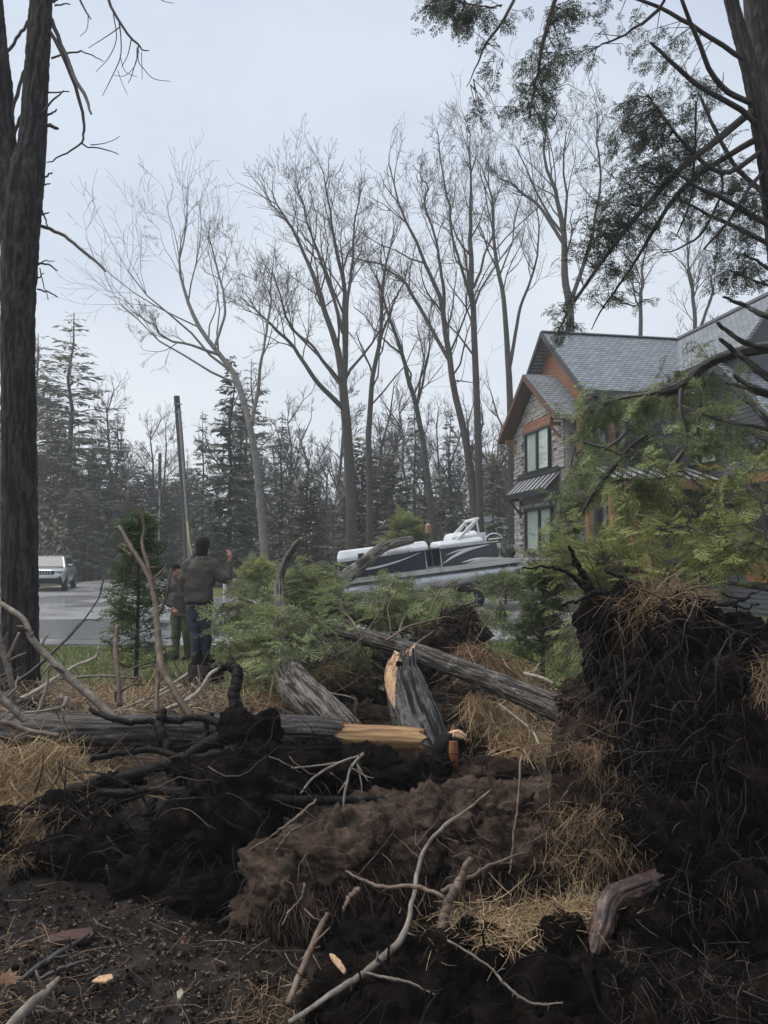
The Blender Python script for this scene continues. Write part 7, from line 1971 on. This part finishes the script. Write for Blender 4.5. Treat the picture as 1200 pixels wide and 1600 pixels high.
# side fences: near side with swoops
def fence_panel(name, poly, y0, y1, m, par): 
    b = MB(); b.prism(poly, 1, y0, y1); return b.build(name, M[m], par, bevel=.01)
fence_panel('side_panel', [(.18, .04), (3.05, .04), (3.05, .66), (.18, .60)], -1.24, -1.20, 'navy', boat)
fence_panel('side_panel', [(3.55, .04), (4.3, .04), (5.45, .20), (5.45, .62), (3.55, .64)], -1.24, -1.20, 'navy', boat)
fence_panel('side_panel', [(.18, .04), (5.45, .04), (5.45, .62), (.18, .60)], 1.20, 1.24, 'navy', boat)
for (x0, x1, za, zb) in ((.18, 3.05, .62, .68), (3.55, 5.5, .655, .64)):
    b = MB(); b.tube([(x0, -1.22, .04), (x0, -1.22, za), (x1, -1.22, zb), (x1, -1.22, .04)], .027, 8); b.build('rail', M['alu'], boat)
    b = MB(); b.tube([(x0, 1.22, .04), (x0, 1.22, za), (x1, 1.22, zb), (x1, 1.22, .04)], .027, 8); b.build('rail', M['alu'], boat)
def swoop(pts, w):
    S = smooth_path([(p[0], p[1], 0) for p in pts], 16); n = len(S); poly = []
    ww = np.array(w)*np.sin(np.linspace(.15, math.pi-.1, n))
    up = [(S[i][0], S[i][1]+ww[i]) for i in range(n)]; dn = [(S[i][0], S[i][1]-ww[i]) for i in range(n)][::-1]
    b = MB(); b.prism(up+dn, 1, -1.252, -1.242); b.build('stripe', M['hull_white'], boat)
swoop([(.35, .40), (.8, .30), (1.4, .30), (2.2, .42), (2.9, .60)], .03)
swoop([(3.6, .15), (4.0, .35), (4.5, .50), (5.2, .58)], .05); swoop([(3.7, .40), (4.1, .50), (4.6, .56)], .02); swoop([(4.2, .10), (4.7, .16), (5.4, .12)], .035)
fence_panel('bow_panel', [(4.3, .04), (5.6, .04), (5.6, .12), (4.9, .16)], -1.262, -1.245, 'alu', boat)
def cover(lo, hi, taper, name='seat_cover'):
    x0, y0, z0 = lo; x1, y1, z1 = hi; t = taper
    b = MB(); loft(b, [[(x0, y0, z0), (x1, y0, z0), (x1, y1, z0), (x0, y1, z0)], [(x0+.02, y0-.03, z0+.10), (x1-.02, y0-.03, z0+.10), (x1-.02, y1+.03, z0+.10), (x0+.02, y1+.03, z0+.10)], [(x0+t*.4, y0+t*.4, (z0+z1*2)/3), (x1-t*.4, y0+t*.4, (z0+z1*2)/3), (x1-t*.4, y1-t*.4, (z0+z1*2)/3), (x0+t*.4, y1-t*.4, (z0+z1*2)/3)], [(x0+t, y0+t, z1), (x1-t, y0+t, z1), (x1-t, y1-t, z1), (x0+t, y1-t, z1)]])
    o = b.build(name, M['cover_white'], boat, smooth=False, bevel=.05)
    return o
cover((.15, -1.22, .61), (1.55, 1.2, .98), .10); cover((1.75, -1.22, .66), (3.2, 1.2, .96), .10); cover((3.5, -1.20, .66), (5.05, 1.2, .88), .08); cover((4.0, -1.0, .86), (4.95, 1.0, 1.10), .10)
b = MB(); b.box((.85, -1.268, .66), (1.05, -1.255, .82)); b.build('emblem', M['navy'], boat)
b = MB()
for y in (-1.1, 1.1):
    b.tube([(4.1, y, .80), (4.85, y, 1.42)], .035, 8); b.tube([(4.2, y, .80), (4.95, y, 1.48)], .025, 8); b.tube([(4.95, y, .80), (4.9, y, 1.45)], .03, 8); b.tube([(4.55, y, 1.05), (5.0, y, 1.5)], .025, 8)
b.tube([(4.88, -1.1, 1.46), (4.88, 1.1, 1.46)], .05, 8); b.tube([(4.95, -1.1, 1.50), (4.95, 1.1, 1.50)], .03, 8)
b.build('bimini_frame', M['hull_white'], boat)
b = MB(); b.lathe([(.05, 0), (.05, .42)], c=(5.25, -.6, .0), sides=10); b.box((5.05, -.9, .42), (5.65, -.3, .56)); b.box((5.05, -.9, .56), (5.2, -.3, 1.0)); b.build('helm_seat', M['hull_white'], boat, bevel=.05)
b = MB()
P = [(5.1+.28+.28*math.cos(a), -1.2, .72+.20*math.sin(a)) for a in np.linspace(0, math.pi, 9)]
b.tube(P, .022, 6); b.tube([(5.2, -1.2, .74), (5.6, -1.2, .74)], .022, 6); b.build('grab_rail', M['hull_white'], boat)
b = MB(); b.lathe([(.02, 0), (.16, .04), (.16, .10), (.02, .12)], c=(6.0, -.8, .22), sides=16, axis='y'); b.tube([(6.0, -.8, .0), (6.0, -.8, .22)], .03, 6); b.build('steering_wheel', M['black_metal'], boat)
b = MB(); b.box((-.12, -1.2, .5), (-.04, -1.1, .95)); b.build('stern_post', M['black_metal'], boat)
# trailer
tr0 = W(524, 907, 25.6)
trl = empty('boat_trailer', (tr0[0], tr0[1], 0.04), rad(3), 'dark steel boat trailer with one visible wheel under the pontoon boat', 'trailer')
b = MB()
for s in (-1, 1):
    b.tube([(.4, s*.7, .38), (6.2, s*.7, .95)], .06, 6)
for xx in (.6, 2.4, 4.2, 5.8): b.tube([(xx, -1.05, .36+xx*.098), (xx, 1.05, .36+xx*.098)], .05, 6)
b.tube([(.4, -.7, .38), (-1.3, 0, .34), (.4, .7, .38)], .05, 6)
b.build('frame', M['black_metal'], trl)
for s in (-1, 1):
    for xx in (4.62,):
        w_ = empty('wheel', (xx, s*1.15, .31)); w_.parent = trl
        b = MB(); b.lathe([(.17, -.10), (.28, -.11), (.31, -.07), (.31, .07), (.28, .11), (.17, .10)], sides=26, axis='y'); b.build('tyre', M['tyre'], w_, smooth=True)
        b = MB(); b.lathe([(.17, -.08), (.16, .09), (.06, .085), (.05, .12)], sides=18, axis='y'); 
        for k in range(5):
            a = k*2*math.pi/5; b.tube([(.03*math.cos(a), -.10, .03*math.sin(a)), (.165*math.cos(a), -.095, .165*math.sin(a))], .02, 6)
        b.build('rim', M['alu'], w_)
        P = [(.40*math.cos(a), 0, .02+.40*math.sin(a)) for a in np.linspace(0.15, math.pi-.15, 11)]
        b = MB()
        for i in range(10):
            p, q = P[i], P[i+1]
            b.add([(p[0], -.14, p[2]), (q[0], -.14, q[2]), (q[0], .14, q[2]), (p[0], .14, p[2]), (p[0]*.95, -.14, p[2]*.95), (q[0]*.95, -.14, q[2]*.95), (q[0]*.95, .14, q[2]*.95), (p[0]*.95, .14, p[2]*.95)], [(0, 1, 2, 3), (4, 7, 6, 5), (0, 4, 5, 1), (2, 6, 7, 3)])
        b.build('fender', M['black_metal'], w_)
b = MB(); b.tube([(-1.1, 0, .0), (-1.1, 0, .7)], .035, 8); b.tube([(-1.1, 0, .68), (-.95, 0, .68)], .02, 6); b.build('jack', M['black_metal'], trl)
# ------------------------------------------------------------------ people
M['skin'] = noisy(mat('skin', rough=.55), [(.36, .17, .12), (.50, .27, .20)], 9)
NL(M['skin'])[2].inputs['Subsurface Weight'].default_value = .1
M['jacket_olive'] = noisy(mat('jacket_olive', rough=.85), [(.040, .035, .030), (.085, .075, .062)], 5, bump=.4, bscale=9, bdist=.03)
M['jacket_grey'] = noisy(mat('jacket_grey', rough=.85), [(.040, .037, .036), (.08, .074, .072)], 5, bump=.4, bscale=9, bdist=.03)
M['trouser_navy'] = noisy(mat('trouser_navy', rough=.8), [(.020, .026, .040), (.048, .060, .085)], 5, bump=.5, bscale=7, bdist=.04)
M['trouser_olive'] = noisy(mat('trouser_olive', rough=.85), [(.030, .033, .020), (.09, .095, .055), (.05, .046, .034)], 8, bump=.4, bscale=8, bdist=.03)
M['knit_black'] = noisy(mat('knit_black', rough=.95), [(.006, .006, .008), (.014, .014, .017)], 40, bump=.4, bscale=120, bdist=.004)
M['boot'] = noisy(mat('boot', rough=.6), [(.012, .010, .009), (.035, .028, .024)], 12)
M['hair'] = mat('hair_dark', (.015, .011, .009), .6)
M['eye'] = mat('eye', (.02, .015, .012), .15)

def ell_ring(c, rx, ry, n=20, tilt=0.0, yaw=0.0):
    out = []
    for k in range(n):
        a = 2*math.pi*k/n
        x, y = rx*math.cos(a), ry*math.sin(a)
        x, y = x*math.cos(yaw)-y*math.sin(yaw), x*math.sin(yaw)+y*math.cos(yaw)
        out.append((c[0]+x, c[1]+y, c[2]+tilt*y))
    return out
def add_loft(b, rings, n=20, yaw=0.0):
    loft(b, [ell_ring(c, rx, ry, n, 0, yaw) for c, rx, ry in rings])
def add_ball(b, c, r, sy=1.0, sz=1.0, n=14):
    rings = []
    for i in range(n):
        t = math.pi*(i+.5)/n
        rings.append(((c[0], c[1], c[2]-r*sz*math.cos(t)), r*math.sin(t), r*sy*math.sin(t)))
    add_loft(b, rings, 18)
def add_limb(b, pts, rr, n=14):
    S = smooth_path([(*p, r) for p, r in zip(pts, rr)], max(8, 6*len(pts)))
    b.tube([tuple(q[:3]) for q in S], [q[3] for q in S], n)
    for p, r in zip(pts, rr): add_ball(b, p, r*.98, n=10)
def fused(name, b, m, parent, voxel=.012, smooth_it=6, noise=0.0, seed=0):
    """Fuse overlapping solids into ONE continuous skin (voxel remesh)."""
    o = b.build(name, m, parent, smooth=True)
    md = o.modifiers.new('remesh', 'REMESH'); md.mode = 'VOXEL'; md.voxel_size = voxel; md.use_smooth_shade = True
    ms = o.modifiers.new('smooth', 'SMOOTH'); ms.iterations = smooth_it; ms.factor = .5
    dg = bpy.context.evaluated_depsgraph_get()
    me = bpy.data.meshes.new_from_object(o.evaluated_get(dg))
    old = o.data; o.modifiers.clear(); o.data = me; bpy.data.meshes.remove(old)
    if not me.materials: me.materials.append(m)
    if noise:
        co = np.empty(len(me.vertices)*3); me.vertices.foreach_get('co', co); co = co.reshape(-1, 3)
        nn = np.empty_like(co); me.vertices.foreach_get('normal', nn.ravel() if False else (tmp := np.empty(co.size))); nn = tmp.reshape(-1, 3)
        co = co+nn*(noise*1.6*(fbm(co*np.array((6, 6, 7.0)), seed, 3)-.5*np.abs(fbm(co*np.array((7, 7, 6.0)), seed+2, 2))))[:, None]
        me.vertices.foreach_set('co', co.ravel()); me.update()
    me.polygons.foreach_set('use_smooth', [True]*len(me.polygons))
    return o
def hand(b, wrist, dirv, palm_n, side, curl=.3, s=1.0):
    """Palm, four fingers of unequal length with two bends each, thumb from the palm side."""
    f = Vector(dirv).normalized(); n_ = Vector(palm_n); n_ = (n_-f*n_.dot(f)).normalized(); t = f.cross(n_).normalized()*side
    w = Vector(wrist)
    for k in range(5):
        o = t*(-.032+.016*k)*s
        add_limb(b, [tuple(w+o*.6), tuple(w+o+f*.045*s), tuple(w+o+f*.085*s)], [.017*s, .016*s, .014*s], 10)
    for k, L in enumerate((.060, .076, .082, .074)):
        o = t*(-.034+.0225*k)*s; p0 = w+o+f*.085*s
        c = curl*(1+.25*k); d1 = (f*math.cos(c)+n_*math.sin(c)+t*(-.10+.07*k)).normalized(); d2 = (f*math.cos(2.2*c)+n_*math.sin(2.2*c)+t*(-.10+.07*k)).normalized()
        p1 = p0+d1*L*.55*s; p2 = p1+d2*L*.5*s
        add_limb(b, [tuple(p0), tuple(p1), tuple(p2)], [.0115*s, .0105*s, .009*s], 8)
    p0 = w+t*.034*s+f*.025*s; p1 = p0+(t*.8+f*.7+n_*.3).normalized()*.045*s; p2 = p1+(t*.35+f*.9+n_*.4).normalized()*.035*s
    add_limb(b, [tuple(w+t*.015*s), tuple(p0), tuple(p1), tuple(p2)], [.016*s, .015*s, .012*s, .010*s], 8)
def head(b, c, yaw, s=1.0):
    """Skull, jaw, nose and ears; face looks along yaw (0 = +y)."""
    fx, fy = -math.sin(yaw), math.cos(yaw); rx, ry = math.cos(yaw), math.sin(yaw)
    q = lambda f, r, z: (c[0]+fx*f*s+rx*r*s, c[1]+fy*f*s+ry*r*s, c[2]+z*s)
    add_ball(b, q(-.012, 0, .02), .092*s, 1.08, 1.18); add_ball(b, q(.03, 0, -.05), .066*s, 1.05, 1.0); add_ball(b, q(.05, 0, -.085), .036*s)
    add_limb(b, [q(.088, 0, .02), q(.108, 0, -.018), q(.098, 0, -.026)], [.010*s, .014*s, .015*s], 8)
    add_limb(b, [q(.088, -.022, -.052), q(.097, 0, -.050), q(.088, .022, -.052)], [.007*s, .009*s, .007*s], 8)
    for r_ in (-1, 1): add_limb(b, [q(-.01, r_*.092, .02), q(-.012, r_*.098, -.01), q(-.002, r_*.09, -.03)], [.014*s, .013*s, .010*s], 8)
    return q

# man on the stump, back to the viewer
g = W(316, 1036, 10.7)
man = empty('person', (g[0], g[1], g[2]+.02), 0, 'person in dark jacket and hat standing on the stump, right hand raised', 'person')
Y = .0
b = MB()
q = head(b, (-.02, .03, 1.655), rad(-35))
add_limb(b, [(-.03, .01, 1.60), (-.04, 0, 1.48), (-.045, -.01, 1.38)], [.055, .058, .075])
add_loft(b, [((-.05, 0, .84), .155, .11), ((-.055, 0, 1.0), .145, .10), ((-.05, -.01, 1.2), .165, .115), ((-.045, -.01, 1.36), .18, .10), ((-.045, -.01, 1.44), .10, .07)])
add_limb(b, [(.14, -.01, 1.385), (.27, -.02, 1.20), (.32, .05, 1.17), (.335, .12, 1.30), (.338, .15, 1.43)], [.062, .046, .042, .036, .028])
hand(b, (.338, .15, 1.45), (.15, .25, 1.0), (-.9, .2, .1), 1, .45)
add_limb(b, [(-.23, -.01, 1.385), (-.275, -.02, 1.12), (-.22, .12, .98), (-.10, .22, 1.02)], [.062, .046, .038, .028])
hand(b, (-.09, .23, 1.02), (.9, .3, .1), (0, .3, -1), -1, .5)
for hx, kx, ax, ay in ((-.125, -.105, -.075, -.05), (.03, .05, .035, .05)):
    add_limb(b, [(hx, 0, .86), (kx, -.01+ay*.3, .48), (ax, ay, .09), (ax+.0, ay+.0, .05)], [.078, .046, .034, .034])
    add_limb(b, [(ax, ay-.03, .045), (ax+.03, ay+.10, .035), (ax+.05, ay+.16, .03)], [.036, .036, .030])
fused('body', b, M['skin'], man, .0105, 3)
b = MB()   # jacket
add_loft(b, [((-.05, 0, .84), .205, .150), ((-.055, 0, .90), .212, .155), ((-.06, -.005, 1.05), .215, .155), ((-.055, -.01, 1.2), .225, .155), ((-.05, -.015, 1.33), .225, .140), ((-.045, -.01, 1.42), .155, .110), ((-.04, 0, 1.485), .085, .085)])
add_limb(b, [(.12, -.01, 1.375), (.265, -.03, 1.20), (.325, .04, 1.165), (.335, .12, 1.28), (.336, .14, 1.40)], [.098, .078, .070, .058, .046])
add_limb(b, [(-.215, -.01, 1.375), (-.27, -.02, 1.14), (-.235, .09, 1.0), (-.13, .20, 1.01)], [.098, .078, .066, .048])
fused('jacket', b, M['jacket_olive'], man, .013, 6, .011, 5)
b = MB()   # waistband of the jacket
add_loft(b, [((-.05, 0, .815), .195, .142), ((-.05, 0, .85), .207, .152), ((-.05, 0, .87), .205, .150)]); b.build('hem', M['knit_black'], man, smooth=True)
b = MB()   # trousers
add_loft(b, [((-.05, 0, .78), .185, .145), ((-.05, 0, .88), .178, .132), ((-.05, 0, .93), .165, .12)])
for hx, kx, ax, ay in ((-.135, -.112, -.08, -.05), (.035, .055, .035, .05)):
    add_limb(b, [(hx, -.005, .80), ((hx+kx)/2, -.01, .64), (kx, -.01+ay*.3, .48), ((kx+ax)/2, ay*.7, .28), (ax, ay, .10)], [.112, .095, .080, .074, .068])
fused('trousers', b, M['trouser_navy'], man, .012, 5, .010, 8)
for ax, ay in ((-.08, -.05), (.035, .05)):
    b = MB(); add_limb(b, [(ax, ay-.045, .10), (ax, ay-.04, .05)], [.056, .055]); add_limb(b, [(ax, ay-.05, .046), (ax+.03, ay+.07, .042), (ax+.055, ay+.17, .036)], [.048, .050, .040])
    o = fused('boot', b, M['boot'], man, .010, 3)
    b = MB(); b.prism([(ax-.05, ay-.11), (ax+.05, ay-.11), (ax+.075, ay+.05), (ax+.105, ay+.17), (ax+.06, ay+.225), (ax+.01, ay+.17), (ax-.03, ay+.05)], 2, -.02, .015); b.build('sole', M['knit_black'], o, bevel=.006)
b = MB()   # knitted hat pulled low
add_loft(b, [((-.025, .02, 1.61), .098, .108), ((-.025, .02, 1.66), .106, .116), ((-.022, .02, 1.72), .104, .112), ((-.02, .02, 1.765), .082, .088), ((-.02, .02, 1.79), .04, .044)])
add_loft(b, [((-.03, .0, 1.50), .080, .082), ((-.03, .0, 1.56), .088, .092), ((-.028, .01, 1.62), .096, .104)])
fused('hat', b, M['knit_black'], man, .010, 5)
for r_ in (-.03, .03):
    b = MB(); add_ball(b, q(.084, r_, .005), .011, n=8); b.build('eye', M['eye'], man, smooth=True)

# second man beyond, cap, hand at his hip
g = W(280, 1026, 13.3)
man2 = empty('person', (g[0], g[1], 0.0), 0, 'person in cap and olive trousers, half hidden behind the man on the stump', 'person')
b = MB()
q = head(b, (-.09, -.04, 1.56), rad(165))
add_limb(b, [(-.08, -.02, 1.50), (-.06, 0, 1.40), (-.03, 0, 1.32)], [.055, .058, .075])
add_loft(b, [((.02, 0, .84), .15, .11), ((.02, 0, 1.0), .145, .10), ((.0, 0, 1.2), .165, .11), ((-.01, 0, 1.33), .18, .10), ((-.02, 0, 1.40), .10, .07)])
add_limb(b, [(-.19, 0, 1.34), (-.235, .03, 1.10), (-.17, -.03, .98), (-.09, -.10, .92)], [.06, .045, .036, .028])
hand(b, (-.085, -.105, .915), (.5, -.3, -.8), (0, .5, -.3), -1, .5)
add_limb(b, [(.17, 0, 1.34), (.23, -.02, 1.08), (.24, -.08, .88)], [.06, .045, .028])
hand(b, (.24, -.085, .87), (0, -.15, -1), (-1, 0, 0), 1, .4)
for hx, kx, ax, ay in ((-.06, -.06, -.055, -.03), (.11, .13, .13, .06)):
    add_limb(b, [(hx, 0, .86), (kx, -.02, .48), (ax, ay, .09)], [.078, .046, .034]); add_limb(b, [(ax, ay+.03, .045), (ax-.02, ay-.13, .032)], [.036, .030])
fused('body', b, M['skin'], man2, .012, 3)
b = MB()
add_loft(b, [((.02, 0, .80), .185, .14), ((.02, 0, .95), .19, .14), ((.005, 0, 1.15), .205, .145), ((-.01, 0, 1.29), .215, .13), ((-.02, 0, 1.37), .15, .105), ((-.05, 0, 1.43), .082, .08)])
add_limb(b, [(-.18, 0, 1.32), (-.235, .03, 1.10), (-.17, -.03, .98), (-.11, -.085, .935)], [.092, .074, .062, .044]); add_limb(b, [(.16, 0, 1.32), (.23, -.02, 1.08), (.24, -.075, .91)], [.092, .074, .046])
fused('jacket', b, M['jacket_grey'], man2, .014, 6, .010, 15)
b = MB()
add_loft(b, [((.02, 0, .76), .175, .135), ((.02, 0, .86), .165, .125), ((.02, 0, .90), .155, .115)])
for hx, kx, ax, ay in ((-.065, -.06, -.055, -.03), (.115, .13, .13, .06)): add_limb(b, [(hx, 0, .78), (kx, -.02, .48), (ax, ay, .10)], [.102, .080, .068])
fused('trousers', b, M['trouser_olive'], man2, .013, 5, .010, 18)
for ax, ay in ((-.055, -.03), (.13, .06)):
    b = MB(); add_limb(b, [(ax, ay+.03, .10), (ax, ay+.03, .05)], [.056, .055]); add_limb(b, [(ax, ay+.03, .046), (ax-.02, ay-.14, .038)], [.048, .042]); fused('boot', b, M['boot'], man2, .011, 3)
b = MB(); add_loft(b, [((-.092, -.035, 1.60), .098, .108), ((-.092, -.035, 1.65), .098, .106), ((-.092, -.035, 1.69), .07, .08), ((-.092, -.035, 1.70), .03, .03)]); cp = b.build('cap', M['knit_black'], man2, smooth=True)
b = MB(); b.prism([(-.17, -.10), (-.155, -.21), (-.11, -.235), (-.065, -.21), (-.02, -.13), (-.09, -.09)], 2, 1.605, 1.618); b.build('brim', M['knit_black'], cp, bevel=.004)
b = MB(); add_loft(b, [((-.09, -.005, 1.53), .094, .090), ((-.09, -.005, 1.61), .098, .10)]); b.build('hair', M['hair'], man2, smooth=True)
for r_ in (-.03, .03):
    b = MB(); add_ball(b, q(.084, r_, .005), .011, n=8); b.build('eye', M['eye'], man2, smooth=True)
# ------------------------------------------------------------------ wet air
hz_m = bpy.data.materials.new('wet_air'); hz_m.use_nodes = True
hn = hz_m.node_tree.nodes; hn.clear()
ho = hn.new('ShaderNodeOutputMaterial'); hv = hn.new('ShaderNodeVolumePrincipled')
hv.inputs['Color'].default_value = (.92, .95, 1.0, 1); hv.inputs['Density'].default_value = 0.0015; hv.inputs['Anisotropy'].default_value = 0.2
hz_m.node_tree.links.new(hv.outputs['Volume'], ho.inputs['Volume'])
b = MB(); b.box((-270, -14, -2.5), (270, 425, 24))
hzo = b.build('haze', hz_m); hzo['kind'] = 'stuff'; hzo['label'] = 'thin wet haze over the whole yard'; hzo['category'] = 'haze'
SC.cycles.volume_bounces = 1
